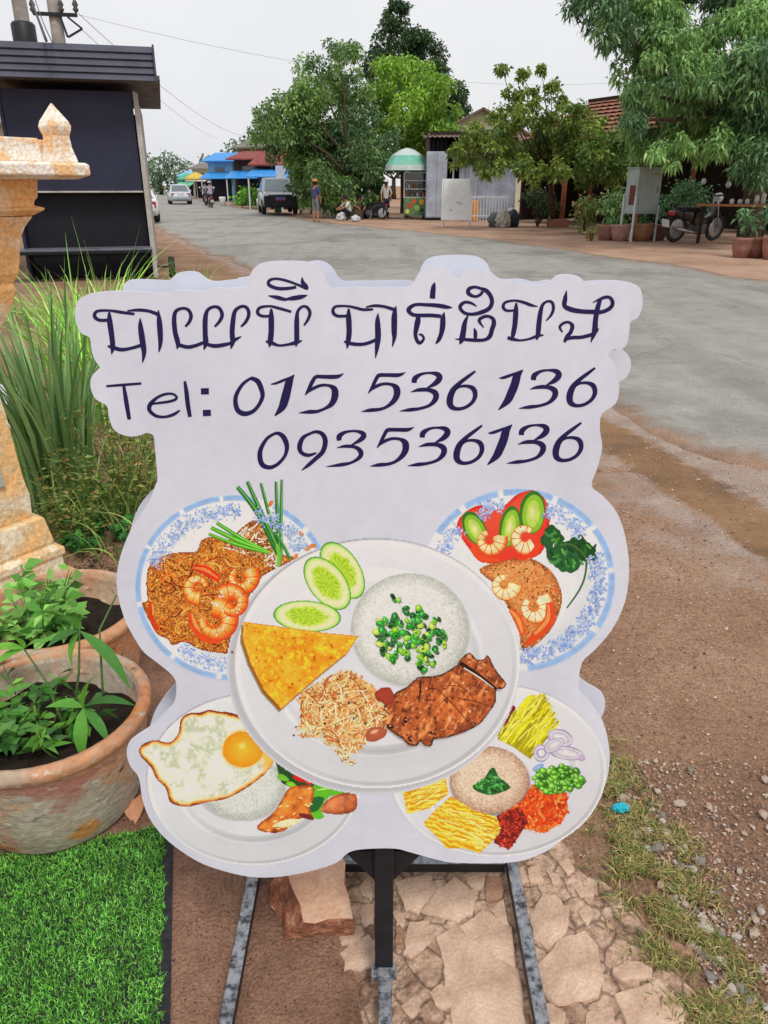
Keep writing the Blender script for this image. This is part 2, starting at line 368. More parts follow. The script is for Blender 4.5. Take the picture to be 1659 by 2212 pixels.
mk.data.foreach_set('color', np.stack([rm, rm * 0, rm * 0, rm * 0 + 1], 1).astype(np.float32).ravel())
tag(road, kind='structure')

# pavement of coarse red-brown screed, and the crazed concrete pieces beside it
def pavement_material():
    m = M('red_screed', C(116, 86, 68), C(152, 116, 96), scale=6, rough=0.9, bump=0.7, bscale=140, grain=0.4, gscale=190, c3=C(136, 102, 82))
    t = m.node_tree; N = t.nodes; K = t.links.new; b = N['Principled BSDF']
    vo = N.new('ShaderNodeTexVoronoi'); vo.inputs['Scale'].default_value = 75; tc = N.new('ShaderNodeTexCoord'); K(tc.outputs['Object'], vo.inputs['Vector'])
    n = N.new('ShaderNodeTexNoise'); n.inputs['Scale'].default_value = 25; K(tc.outputs['Object'], n.inputs['Vector'])
    r = N.new('ShaderNodeValToRGB'); r.color_ramp.elements[0].position = 0.1; r.color_ramp.elements[0].color = (1, 1, 1, 1); r.color_ramp.elements[1].position = 0.22; r.color_ramp.elements[1].color = (0, 0, 0, 1)
    K(vo.outputs['Distance'], r.inputs['Fac'])
    g = N.new('ShaderNodeMath'); g.operation = 'GREATER_THAN'; g.inputs[1].default_value = 0.47; K(n.outputs['Fac'], g.inputs[0])
    mu = N.new('ShaderNodeMath'); mu.operation = 'MULTIPLY'; K(r.outputs['Color'], mu.inputs[0]); K(g.outputs[0], mu.inputs[1])
    mx = N.new('ShaderNodeMix'); mx.data_type = 'RGBA'; K(mu.outputs[0], mx.inputs['Factor'])
    src = b.inputs['Base Color'].links[0].from_socket; K(src, mx.inputs['A']); mx.inputs['B'].default_value = (*C(62, 52, 48), 1); K(mx.outputs['Result'], b.inputs['Base Color'])
    return m
edge = [G(*p) for p in [(700, 1890), (712, 1960), (735, 2020), (742, 2090), (765, 2150), (775, 2212)]]
pave = [(-2.2, 0.15)] + [(0.02, 0.15), (0.0, 0.6)] + [(v.x, v.y) for v in reversed(edge)] + [(-0.12, 1.5), (-0.16, 1.9), (-0.3, 2.15), (-0.75, 2.45), (-1.0, 2.4), (-2.2, 2.1)]
pv = []
for (x0, y0), (x1, y1) in zip(pave, pave[1:] + pave[:1]):
    for k in range(14):
        x = x0 + (x1 - x0) * k / 14; y = y0 + (y1 - y0) * k / 14
        pv.append((x + vnoise(x, y, 9, 1) * 0.018, y + vnoise(x, y, 9, 4) * 0.018))
mb = MB(); mb.prism(pv, -0.03, 0.008)
pavement = tag(mb.build('pavement', pavement_material()), kind='structure')
slab_mat = M('pale_concrete', C(174, 142, 120), C(212, 184, 160), scale=9, rough=0.92, bump=0.35, bscale=120, grain=0.14, gscale=160, c3=C(196, 166, 142))
slab_mat2 = M('tan_concrete', C(142, 108, 86), C(174, 136, 110), scale=14, rough=0.92, bump=0.35, bscale=120, grain=0.18, gscale=160)
def N_(x, y): return (486 + x * .42318, 1809 + y * .42318)
def M_(x, y): return (1080 + x * .34896, 1458 + y * .34896)
PIECES = [(N_, p) for p in [
 [(870,240),(1040,200),(1070,270),(990,385),(930,380),(905,310)], [(1080,285),(1180,220),(1280,310),(1250,400),(1190,428),(1012,385)],
 [(1212,192),(1340,192),(1300,280),(1250,252)], [(1345,380),(1420,340),(1450,450),(1390,440)], [(1203,470),(1320,395),(1450,475),(1473,655),(1350,592)],
 [(1090,540),(1180,492),(1330,590),(1478,685),(1520,952),(1500,1150),(1190,1150),(1168,952),(1132,760),(1130,650)], [(905,600),(950,450),(1040,442),(1040,550),(950,625)],
 [(690,400),(700,350),(760,350),(760,450),(710,460)], [(570,520),(620,462),(700,465),(715,508),(650,558),(580,552)], [(600,602),(720,522),(770,545),(772,650),(690,680),(620,690)],
 [(1050,800),(1100,767),(1143,800),(1150,870),(1110,890),(1060,860)], [(680,270),(740,222),(752,330),(700,312)], [(1335,217),(1400,217),(1420,320),(1332,330)],
 [(900,880),(960,832),(992,900),(950,932)], [(870,400),(925,405),(905,470),(870,462)], [(1540,170),(1600,160),(1620,230),(1560,245)], [(870,480),(920,470),(900,560),(872,548)], [(560,690),(610,705),(640,760),(590,770)]]]
PIECES += [(M_, p) for p in [
 [(190,1530),(260,1380),(340,1385),(415,1460),(400,1600),(290,1700),(220,1640)], [(240,1820),(380,1665),(510,1622),(590,1700),(620,1900),(590,1980),(380,2040),(270,1960)],
 [(700,1850),(760,1792),(840,1800),(930,1830),(920,1888),(760,1912)], [(720,2000),(880,1962),(960,1912),(1120,2060),(1110,2170),(1000,2260),(820,2240)],
 [(350,1180),(420,1160),(460,1220),(420,1252)], [(290,1242),(360,1250),(372,1300),(330,1312)], [(480,1342),(550,1322),(560,1380),(500,1392)],
 [(480,1482),(540,1442),(572,1520),(520,1552)], [(100,1222),(150,1202),(180,1290),(120,1312)], [(540,2100),(690,2080),(710,2160),(640,2260),(520,2200)],
 [(1030,1650),(1180,1702),(1192,1752),(1060,1722)], [(190,2090),(300,2060),(400,2110),(380,2200),(250,2220)]]]
bed = [(-0.07, 0.2), (0.72, 0.2), (0.76, 0.7)] + [tuple(G(*p)[:2]) for p in [(1540, 2212), (1480, 2120), (1400, 2010), (1330, 1930), (1260, 1880), (1230, 1840)]] + [(0.36, 1.62), (0.1, 1.7), (-0.1, 1.62)] + [(v.x - .004, v.y) for v in edge]
bv = []
for (x0, y0), (x1, y1) in zip(bed, bed[1:] + bed[:1]):
    for k in range(10):
        x = x0 + (x1 - x0) * k / 10; y = y0 + (y1 - y0) * k / 10; bv.append((x + vnoise(x, y, 14, 1) * 0.02, y + vnoise(x, y, 14, 4) * 0.02))
mb = MB(); mb.prism(bv, -0.03, 0.0035)
bedm = M('crumbled_concrete', C(140, 110, 90), C(198, 168, 144), scale=17, rough=0.95, bump=0.8, bscale=70, grain=0.3, gscale=120, c3=C(176, 144, 121), pos=(.36, .6))
t_ = bedm.node_tree; b_s = t_.nodes['Principled BSDF']; tc_ = t_.nodes.new('ShaderNodeTexCoord'); wn_ = t_.nodes.new('ShaderNodeTexNoise'); wn_.inputs['Scale'].default_value = 30; wn_.inputs['Detail'].default_value = 5
va_ = t_.nodes.new('ShaderNodeVectorMath'); va_.operation = 'MULTIPLY_ADD'; va_.inputs[1].default_value = (.03, .03, .03); vr_ = t_.nodes.new('ShaderNodeTexVoronoi'); vr_.feature = 'DISTANCE_TO_EDGE'; vr_.inputs['Scale'].default_value = 17
t_.links.new(tc_.outputs['Object'], wn_.inputs['Vector']); t_.links.new(wn_.outputs['Color'], va_.inputs[0]); t_.links.new(tc_.outputs['Object'], va_.inputs[2]); t_.links.new(va_.outputs[0], vr_.inputs['Vector'])
mr_ = t_.nodes.new('ShaderNodeMapRange'); mr_.inputs['From Min'].default_value = .01; mr_.inputs['From Max'].default_value = .07; mr_.inputs['To Min'].default_value = .42; t_.links.new(vr_.outputs['Distance'], mr_.inputs['Value'])
mx_ = t_.nodes.new('ShaderNodeMix'); mx_.data_type = 'RGBA'; mx_.blend_type = 'MULTIPLY'; mx_.inputs['Factor'].default_value = 1; t_.links.new(b_s.inputs['Base Color'].links[0].from_socket, mx_.inputs['A']); t_.links.new(mr_.outputs['Result'], mx_.inputs['B']); t_.links.new(mx_.outputs['Result'], b_s.inputs['Base Color'])
mb.build('crumbled_bed', bedm, pavement)
tans = {12, 16, 28}
DONE = []
for i, (fn, poly) in enumerate(PIECES):
    pts = [G(*fn(*p)) for p in poly]; cx = sum(p.x for p in pts) / len(pts); cy = sum(p.y for p in pts) / len(pts)
    out = []
    for a, b in zip(pts, pts[1:] + pts[:1]):
        for k in range(5):
            x, y = a.x + (b.x - a.x) * k / 5, a.y + (b.y - a.y) * k / 5
            x, y = cx + (x - cx) * 1.11, cy + (y - cy) * 1.11; out.append((x - cx + vnoise(x, y, 35, i) * 0.007, y - cy + vnoise(x, y, 35, i + 50) * 0.007))
    DONE.append([(x + cx, y + cy) for x, y in out]); h = 0.006 + 0.005 * random.random(); n = len(out); mb = MB()
    ring = lambda s, z: [(x * s, y * s, z) for x, y in out]
    mb.loft([ring(1.0, -0.02), ring(1.0, h - 0.004), ring(0.965, h)])
    o = mb.build('slab_piece', slab_mat2 if i in tans else slab_mat, pavement); o.location = (cx, cy, 0)
    o.rotation_euler = (random.uniform(-.02, .02), random.uniform(-.02, .02), 0)
def in_piece(x, y):
    for poly in DONE:
        r = False
        for (xa, ya), (xb, yb) in zip(poly, poly[1:] + poly[:1]):
            if (ya > y) != (yb > y) and x < (xb - xa) * (y - ya) / (yb - ya) + xa: r = not r
        if r: return True
    return False
for i in range(210):                                       # pieces hidden behind the board and before the frame
    if i < 16: x, y = random.uniform(0.0, 0.5), random.uniform(1.36, 1.72)
    elif i >= 26: py = random.uniform(1880, 2230); e = G(random.uniform(740, 1210 + (py - 1850) * .85), py); x, y = e.x, e.y
    if i >= 26 and (in_piece(x, y) or in_piece(x + .008, y) or in_piece(x - .008, y)): continue
    else: x, y = random.uniform(0.0, 0.75), random.uniform(0.3, 0.72)
    r = random.uniform(0.03, 0.06) if i < 16 else random.uniform(0.05, 0.09) if i < 26 else random.uniform(.008, .024)
    k = random.randint(5, 7); mb = MB(); out = [(r * random.uniform(.75, 1.1) * math.cos(j * 6.283 / k), r * random.uniform(.75, 1.1) * math.sin(j * 6.283 / k)) for j in range(k)]
    mb.loft([[(a, b, -0.02) for a, b in out], [(a, b, 0.008) for a, b in out], [(a * .95, b * .95, 0.012) for a, b in out]])
    o = mb.build('slab_piece', slab_mat, pavement); o.location = (x, y, random.uniform(-.002, .002) - (0 if i < 26 else .006))

# ================================================================ MENU SIGN
BA = math.radians(4.0); BY = 1.02; KB = 0.81; KF = 0.65
def S(px, py):                                # photo pixel -> (u, w) on the board plane
    r = ray(px, py); t = BY / (r[1] - math.tan(BA) * r[0])
    return (r[0] * t / math.cos(BA), CAMH + r[2] * t)
def BP(u, w, off=0.0):                        # board coordinates -> sign-local point
    return (u * math.cos(BA) + off * math.sin(BA), BY + u * math.sin(BA) - off * math.cos(BA), w)
SIGN_LOC = Vector((0, 1.05, 0))
sign = thing('menu_sign', 'white cut-out menu board with food photos and phone numbers on black steel stand', 'sign', SIGN_LOC)
white_pvc = M('white_board', C(203, 206, 217, KB), C(192, 195, 207, KB), scale=5, rough=0.45, grain=0.03, spec=0.4)
edge_pvc = M('board_back', C(190, 190, 204, KB), scale=6, rough=0.6, grain=0.05)
OUT = []
def crop(x0, y0, w, ow):
    k = w / ow
    return lambda p: ((x0 + p[0] * k) * .54004, (y0 + p[1] * k) * .54004) + tuple(p[2:3] and (p[2] * k * .54004,))
cA = crop(300, 1050, 700, 1659); cB = crop(950, 1050, 650, 1659); cC = crop(1600, 1050, 500, 1659); cD = crop(2000, 1050, 600, 1659)
cE = crop(350, 1430, 650, 1659); cF = crop(900, 1430, 600, 1659); cG = crop(1400, 1430, 550, 1659); cH = crop(1900, 1430, 550, 1659)
P1 = crop(450, 1850, 1000, 1659); P2_ = crop(1400, 1850, 1160, 1659); P3 = crop(480, 2600, 1020, 1659); P4 = crop(1450, 2600, 1050, 1659)
OUT += [cA(p) for p in [(5,430),(30,360),(100,312),(200,285),(380,270),(620,277),(760,290),(850,290),(960,270),(1050,258),(1120,272),(1200,272),(1270,252),(1370,242),(1480,244)]]
OUT += [cB(p) for p in [(90,240),(112,180),(140,100),(190,40),(270,2),(400,-14),(600,-15),(750,0),(840,45),(890,120),(922,210),(965,262),(1050,256),(1200,250),(1400,254),(1560,250)]]
OUT += [cC(p) for p in [(20,330),(110,320),(180,270),(212,205),(262,130),(345,62),(470,32),(600,60),(700,138),(748,200),(790,205),(830,140),(950,92),(1080,82),(1200,120),(1285,188),(1400,236),(1560,262)]]
OUT += [cD(p) for p in [(180,225),(300,240),(450,250),(540,222),(620,155),(700,132),(800,135),(880,160),(940,218),(1000,230),(1200,216),(1340,214),(1420,235)]]
OUT += [(1366,628),(1366,657),(1356,692),(1359,722),(1349,750),(1320,757),(1315,770),(1327,784),(1333,812),(1338,838),(1330,872),(1300,894),(1296,930),(1301,965),(1291,1009),(1278,1050),
 (1305,1074),(1333,1108),(1351,1160),(1359,1230),(1350,1300),(1322,1360),(1284,1405),(1257,1432),(1251,1486),(1275,1517),(1302,1558),(1316,1616),(1314,1670),(1296,1722),(1268,1760),(1244,1787),(1193,1831),
 (1142,1855),(1090,1864),(988,1864),(947,1858),(886,1841),(851,1833),(790,1834),(754,1841),(724,1865),(658,1885),(591,1895),(541,1894),(492,1884),(438,1866),(392,1839),(352,1806),(322,1766),(307,1723),
 (300,1680),(282,1656),(274,1630),(278,1606),(296,1590),(326,1570),(359,1537),(376,1518),(381,1487),(374,1461),(339,1431),(312,1410),(295,1386),(272,1344),(256,1292),(252,1246),(261,1198),(282,1146),
 (311,1100),(323,1080),(337,1045),(340,1031),(335,972),(332,942),(316,935),(307,939),(284,943),(261,938),(244,925),(235,899),(233,882),(226,873),(208,863),(198,846),(195,827),(200,810),(212,798),(216,793),
 (207,781),(200,765),(197,749),(193,729),(176,720),(165,699),(162,681)]
OUT = smooth_path([(p[0], p[1]) for p in OUT], 3, True)
BO = [S(*p) for p in OUT]
TH = 0.005
def plate_board(name, outline, off, mats, parent):
    mb = MB(); n = len(outline)
    f = [BP(u, w, off) for u, w in outline]; b = [BP(u, w, off - TH) for u, w in outline]
    mb.add(f, [tuple(range(n))[::-1]]); mb.add(b, [tuple(range(n))])
    mb.add(f + b, [(i, (i + 1) % n, n + (i + 1) % n, n + i) for i in range(n)], mi=1)
    o = mb.build(name, mats, parent, org=SIGN_LOC)
    bm = bmesh.new(); bm.from_mesh(o.data); bmesh.ops.triangulate(bm, faces=bm.faces[:]); bmesh.ops.recalc_face_normals(bm, faces=bm.faces[:]); bm.to_mesh(o.data); bm.free()
    return o
front = plate_board('front_board', BO, 0.0, [white_pvc, edge_pvc], sign)
U0 = -0.01
plate_board('back_board', [(2 * U0 - u, w) for u, w in BO], -0.072, [white_pvc, edge_pvc], sign)
# steel stand
blk = M('black_steel', C(20, 20, 24), C(34, 35, 40), scale=20, rough=0.5, grain=0.2, spec=0.4)
steel = M('worn_black_steel', C(56, 58, 64), C(142, 145, 150), scale=55, rough=0.55, metal=0.2, c3=C(112, 115, 121), grain=0.2, gscale=240, bump=0.15, pos=(0.36, 0.56))
blk = M('black_steel', C(20, 20, 24), C(34, 35, 40), scale=20, rough=0.5, grain=0.2, spec=0.4)
Z0 = 0.020; RW = 0.027
def bar_part(name, a, b, w=RW, h=None, mat=steel, bev=0.002):
    mb = MB(); mb.bar(a, b, w, h)
    if mat is steel: mb.m = [1, 1, 1, 1, 0, 1]            # paint worn through on the upper face only
    return mb.build(name, [mat, blk], sign, org=SIGN_LOC, bevel=bev)
yb, yf = 1.312, 0.77; zc = Z0 + RW / 2
for x in (-0.30, 0.30): bar_part('side_rail', (x, yf, zc), (x, yb, zc))
bar_part('rear_rail', (-0.283, yb - RW / 2, zc + 0.001), (0.283, yb - RW / 2, zc + 0.001))
bar_part('front_rail', (-0.283, yf + RW / 2, zc + 0.001), (0.283, yf + RW / 2, zc + 0.001))
bar_part('centre_rail', (0.002, yf + RW + 0.001, zc - 0.001), (0.002, yb - RW - 0.001, zc - 0.001))
yp = BY + 0.022
bar_part('post', (0.0, yp, zc + RW / 2), (0.0, yp, 1.2), 0.036, 0.036, blk)
mb = MB(); mb.box((0, yp - 0.022, Z0 + RW + 0.006), (0.05, 0.03, 0.012)); mb.build('foot_plate', steel, sign, org=SIGN_LOC, bevel=0.001)
for sx in (-1, 1):
    mb = MB(); q = [(sx * 0.018, yp - .004, 0.36), (sx * 0.018, yp - .004, 0.285), (sx * 0.075, yp - .004, 0.36)]
    mb.add(q + [(x, y + .008, z) for x, y, z in q], [(0, 1, 2), (5, 4, 3), (0, 3, 4, 1), (1, 4, 5, 2), (2, 5, 3, 0)]); mb.build('gusset', blk, sign, org=SIGN_LOC)
for w_, hw in ((0.372, 0.30), (0.70, 0.29), (1.0, 0.27), (1.30, 0.33)):
    p, q2 = BP(-hw, w_, -0.036), BP(hw, w_, -0.036); bar_part('batten', p, q2, 0.026, 0.03, blk)
for u in (-0.27, 0.27): bar_part('batten', BP(u, 0.387, -0.036), BP(u, 1.284, -0.036), 0.026, 0.03, blk)

# ---- printing on the board: flat shapes a fraction of a millimetre proud, colour per shape
ink_mat = M('printed_colour', (1.08, 1.08, 1.08), (0.88, 0.87, 0.86), scale=75, rough=0.42, attr=True, grain=0.10, gscale=300, spec=0.4)
flat_ink = M('printed_flat', (1, 1, 1), (0.97, 0.97, 0.97), scale=60, rough=0.42, attr=True, grain=0.03, gscale=500, spec=0.4)
ink = lambda r, g, b: C(r, g, b, KF + (KB - KF) * max(0.0, min(1.0, 2.2 * min(r, g, b) / max(r, g, b, 1) - 1.0)))   # greys like the board, strong colours brighter
NAVY_A = (0.010, 0.007, 0.075)
class Print:
    lay = 0.0004; hi = 1.14; lo = 0.84
    def __init__(s, name, parent, step=0.00003): s.mb = MB(); s.name = name; s.par = parent; s.z = Print.lay; s.step = step
    def face(s, pts, col):
        s.z += s.step; v = [BP(*S(*p[:2]), s.z) for p in pts]; n = len(v)
        ar = sum(pts[i][0] * pts[(i + 1) % n][1] - pts[(i + 1) % n][0] * pts[i][1] for i in range(n))
        f = tuple(range(n)) if ar < 0 else tuple(range(n))[::-1]
        s.mb.add(v, [f], col); return s
    def poly(s, pts, col, tr=None, sm=4):
        pts = [tr(p) for p in pts] if tr else pts
        if sm: pts = smooth_path([p[:2] for p in pts], sm, True)
        return s.face(pts, ink(*col))
    def ell(s, c, rx, ry, col, rot=0.0, tr=None, n=28, wob=0.0):
        a = math.radians(rot); pts = []; ph = random.random() * 6
        for i in range(n):
            t = 2 * math.pi * i / n; k = 1 + wob * (math.sin(3 * t + ph) + 0.6 * math.sin(7 * t + 2 * ph)); x, y = rx * k * math.cos(t), ry * k * math.sin(t)
            pts.append((c[0] + x * math.cos(a) - y * math.sin(a), c[1] + x * math.sin(a) + y * math.cos(a)))
        if tr: pts = [tr(p) for p in pts]
        if n < 12: return s.face(pts, ink(*col))
        s.z += s.step; cc = tr(c) if tr else c; k = ink(*col); hi = tuple(min(.9, x * s.hi) for x in k); lo = tuple(x * s.lo for x in k)
        v = [BP(*S(cc[0] - rx * .06, cc[1] - ry * .0), s.z)] + [BP(*S(*p[:2]), s.z) for p in pts]
        for i in range(n): s.mb.add([v[0], v[1 + (i + 1) % n], v[1 + i]], [(0, 1, 2)], [hi, lo, lo])
        return s
    def ring(s, c, rx, ry, w, col, a0=0, a1=360, tr=None, n=40):
        s.z += s.step; v = []; nn = max(3, int(n * abs(a1 - a0) / 360))
        for i in range(nn + 1):
            t = math.radians(a0 + (a1 - a0) * i / nn)
            for k in (0, w):
                p = (c[0] + (rx - k) * math.cos(t), c[1] + (ry - k) * math.sin(t)); p = tr(p) if tr else p
                v.append(BP(*S(*p[:2]), s.z))
        s.mb.add(v, [(2 * i, 2 * i + 1, 2 * i + 3, 2 * i + 2) for i in range(nn)], ink(*col)); return s
    def stroke(s, pts, col, tr=None, sm=5, w=None):
        pts = [tr(p if len(p) > 2 else (*p, w)) for p in pts] if tr else [p if len(p) > 2 else (*p, w) for p in pts]
        q = smooth_path(pts, sm) if len(pts) > 2 else [np.array(p, float) for p in pts]
        s.z += s.step; v = []; k = len(q)
        for i in range(k):
            d = q[min(i + 1, k - 1)][:2] - q[max(i - 1, 0)][:2]; L_ = np.hypot(*d) or 1; nx, ny = -d[1] / L_, d[0] / L_; h = max(0.3, q[i][2]) / 2
            v.append(BP(*S(q[i][0] + nx * h, q[i][1] + ny * h), s.z)); v.append(BP(*S(q[i][0] - nx * h, q[i][1] - ny * h), s.z))
        s.mb.add(v, [(2 * i, 2 * i + 1, 2 * i + 3, 2 * i + 2) for i in range(k - 1)], ink(*col) if col else NAVY_A); return s
    def done(s):
        if s.name not in ('printed_plate', 'printed_character'): return tag(s.mb.build(s.name, ink_mat, s.par, org=SIGN_LOC), kind='stuff')
        return s.mb.build(s.name, flat_ink if s.name in ('printed_plate', 'printed_character', 'printed_rice') else ink_mat, s.par, org=SIGN_LOC)
def inside(p, poly):
    x, y = p; r = False; n = len(poly)
    for i in range(n):
        x1, y1 = poly[i][:2]; x2, y2 = poly[i - 1][:2]
        if (y1 > y) != (y2 > y) and x < (x2 - x1) * (y - y1) / (y2 - y1) + x1: r = not r
    return r
def pick(poly):
    xs = [p[0] for p in poly]; ys = [p[1] for p in poly]
    while True:
        p = (random.uniform(min(xs), max(xs)), random.uniform(min(ys), max(ys)))
        if inside(p, poly): return p
def vary(c, k=14): d = random.uniform(-k, k); return tuple(max(0, min(255, x + d + random.uniform(-k / 3, k / 3))) for x in c)
def strands(P, poly, n, cols, tr, ln=60, w=6, curl=1.0, ang=None):
    for _ in range(n):
        x, y = pick(poly); a = random.uniform(0, 6.28) if ang is None else math.radians(ang + random.uniform(-16, 16)); k = random.uniform(-1, 1) * curl; pts = []
        for i in range(4):
            pts.append((x, y, w * random.uniform(.7, 1.2))); x += math.cos(a) * ln / 3; y += math.sin(a) * ln / 3; a += k
            if not inside((x, y), poly): break
        if len(pts) > 1: P.stroke(pts, vary(random.choice(cols)), tr, 3)
def dots(P, poly, n, cols, tr, r=8, asp=0.7):
    for _ in range(n):
        P.ell(pick(poly), r * random.uniform(.5, 1.2), r * asp * random.uniform(.5, 1.2), vary(random.choice(cols)), random.uniform(0, 180), tr, 7)

NAVY = (18, 16, 58)
def letters(groups):                          # one part for each character
    for tr, strokes, dx, dy in groups:
        P = Print('printed_character', front)
        for st in strokes: P.stroke([(x + dx, y + dy, w) for x, y, w in st], None, tr, 6)
        P.done()
BA1 = [[(330,545,30),(230,545,32),(185,505,36),(215,460,28),(330,455,24),(430,470,30),(565,488,24)], [(495,458,14),(600,450,30),(700,460,30),(785,490,36)],
 [(790,450,10),(800,560,50),(810,700,50),(808,780,36),(795,848,10)], [(325,470,20),(330,560,52),(350,700,50),(358,800,46),(347,868,8)],
 [(310,790,16),(360,805,36),(440,825,36),(530,812,30),(625,785,34)], [(618,525,6),(622,610,48),(640,740,56),(655,850,44),(640,950,8)]]
YO = [[(1045,608,20),(1085,560,32),(1100,500,36),(1070,445,30),(1010,435,28),(955,465,36),(940,540,44),(950,660,46),(975,760,46),(968,820,10)], [(970,775,36),(1060,800,36),(1140,788,34),(1225,755,30)],
 [(1325,608,20),(1375,550,32),(1395,490,36),(1365,430,32),(1310,420,28),(1255,455,34),(1235,540,48),(1235,680,48),(1240,760,50),(1222,828,8)], [(1240,770,30),(1320,790,38),(1410,780,36),(1480,760,28),(1530,725,28),(1578,700,8)],
 [(1573,608,18),(1620,560,30),(1648,490,34),(1630,430,32),(1580,415,28),(1520,455,36),(1500,540,46),(1490,660,48),(1495,750,46),(1475,818,8)]]
BEY = [[(600,250,30),(500,265,34),(400,262,36),(320,225,36),(330,180,30),(400,165,26),(500,185,28),(600,220,26),(700,262,34)], [(660,148,6),(665,200,40),(700,250,50),(718,278,10)],
 [(312,338,8),(400,355,40),(480,375,34),(525,372,18)], [(495,372,18),(560,365,44),(650,350,44),(713,333,8)],
 [(340,545,26),(250,545,30),(205,510,34),(230,460,30),(330,445,24),(420,465,30),(550,502,26)], [(345,470,20),(345,560,56),(345,700,56),(335,800,54),(325,865,8)],
 [(288,805,18),(340,815,40),(420,845,26),(520,835,28),(600,815,40),(662,795,8)], [(678,642,18),(720,580,30),(740,510,34),(710,455,30),(660,450,26),(615,500,32),(605,600,50),(605,720,52),(605,790,50),(597,858,10)]]
BA2 = [[(1120,545,30),(1020,545,32),(975,505,36),(1000,450,28),(1120,445,24),(1220,465,30),(1280,480,30),(1385,478,24)], [(1310,455,14),(1400,440,30),(1500,450,30),(1600,480,36)],
 [(1618,445,12),(1602,540,56),(1600,700,56),(1600,770,40),(1580,858,10)], [(1135,470,20),(1135,560,54),(1140,700,54),(1130,800,50),(1118,878,8)],
 [(1088,805,20),(1150,825,36),(1240,835,36),(1320,825,34),(1412,790,36)], [(1435,515,6),(1430,600,50),(1435,740,60),(1425,860,46),(1408,975,8)]]
TO = [[(462,262,10),(445,320,60),(435,400,70),(430,478,74)], [(695,597,10),(620,590,50),(500,570,56),(350,560,46),(200,560,44),(115,620,60),(150,680,50),(230,700,50),(400,700,50),(545,712,50)],
 [(245,700,40),(235,780,76),(215,880,66),(205,960,50),(230,1040,50),(270,1065,44),(315,1010,34),(290,960,30),(250,955,26)], [(588,655,8),(570,740,66),(565,850,72),(545,950,60),(510,1030,50),(470,1080,10)]]
DO = [[(1100,380,40),(1060,430,40),(990,450,38),(910,410,54),(915,350,50),(990,325,40),(1075,345,40),(1140,370,56),(1200,440,56),(1220,530,56),(1180,610,56),(1080,660,56),(960,685,44),(860,670,44),(800,610,46),(810,560,50),(870,525,40),(950,540,36),(1018,582,14)],
 [(905,695,14),(860,800,60),(840,920,74),(820,1020,74),(792,1085,10)], [(732,1015,10),(850,1020,40),(1000,1030,48),(1120,1025,44),(1190,980,60),(1220,890,60),(1245,810,60),(1235,750,50),(1180,715,40),(1110,720,44),(1050,770,44),(1112,865,12)], [(983,868,12),(1000,930,50),(1000,1015,40)]]
BO3 = [[(150,530,26),(70,530,30),(35,490,36),(60,440,30),(160,420,26),(260,440,34),(340,470,34),(418,487,8)], [(180,445,20),(175,540,56),(165,680,56),(145,790,50),(125,865,12)],
 [(82,830,36),(140,845,40),(220,860,24),(320,845,26),(420,810,36),(488,800,6)], [(508,645,12),(565,580,30),(590,510,34),(575,440,34),(520,430,26),(470,470,36),(445,560,50),(430,680,56),(420,790,50),(405,855,16)]]
NGO = [[(735,308,8),(720,400,50),(715,480,50),(790,520,56),(900,540,50),(1020,545,50),(1130,545,44),(1220,500,44),(1245,440,44),(1210,385,36),(1140,390,36),(1026,442,10)], [(1110,400,40),(1075,520,56),(1055,640,56),(1045,760,60),(1003,884,8)],
 [(692,770,16),(660,715,30),(700,670,30),(760,660,30),(800,700,44),(780,770,44),(740,820,44),(712,880,32)], [(720,850,30),(800,830,40),(900,825,40),(1000,800,40),(1060,770,30),(1088,728,16)]]
TEL = [[(192,292,22),(370,278,28),(550,264,24)], [(370,285,30),(395,440,46),(427,632,38)], [(640,475,20),(740,462,26),(850,445,28),(910,415,28),(880,375,24),(800,372,28),(710,410,30),(640,480,46),(635,540,40),(700,595,34),(790,605,28),(880,580,32),(944,538,18)],
 [(993,240,26),(1010,350,44),(1025,480,46),(1047,606,38)], [(1158,345,64),(1240,343,64)], [(1178,567,64),(1260,563,64)]]
ZERO1 = [[(290,225,30),(200,290,36),(135,390,44),(115,480,50),(140,580,56),(210,620,56),(300,600,44),(370,530,40),(415,430,48),(400,340,56),(360,260,56),(285,225,40)]]
ONE_F = [[(508,294,10),(560,285,26),(650,250,30),(760,205,20)], [(765,190,10),(715,260,80),(690,350,90),(665,450,96),(630,550,80),(550,645,12)]]
FIVE_F = [[(1315,174,4),(1240,210,44),(1100,212,44),(1010,212,40),(970,260,44),(935,330,40),(888,414,16)], [(895,400,16),(960,350,36),(1060,308,34),(1150,310,34),(1210,350,70),(1215,430,76),(1180,510,60),(1110,560,34),(1020,595,36),(930,600,44),(815,613,5)]]
ZERO2 = [[(560,835,30),(470,890,36),(405,990,46),(385,1080,56),(410,1180,56),(490,1215,46),(580,1180,38),(660,1090,36),(685,990,50),(660,900,58),(610,845,46),(552,836,30)]]
NINE = [[(1010,1055,20),(920,1080,40),(845,1050,44),(825,980,56),(860,890,46),(930,845,30),(1010,820,36),(1080,850,50),(1110,930,56),(1080,1040,52),(1000,1120,46),(920,1190,40),(846,1248,8)]]
THREE_F = [[(1265,918,50),(1265,870,60),(1330,825,34),(1430,812,26),(1510,830,46),(1535,865,60),(1490,915,46),(1395,968,12)], [(1236,999,6),(1330,980,36),(1440,990,40),(1500,1040,56),(1490,1100,46),(1400,1160,30),(1280,1185,40),(1115,1207,5)]]
FIVE = [[(672,176,4),(590,210,46),(450,210,46),(350,215,48),(310,270,44),(275,340,40),(222,430,14)], [(232,410,16),(300,355,40),(400,318,36),(500,325,40),(560,370,78),(565,450,78),(520,530,60),(440,595,38),(350,625,40),(240,635,44),(135,652,5)]]
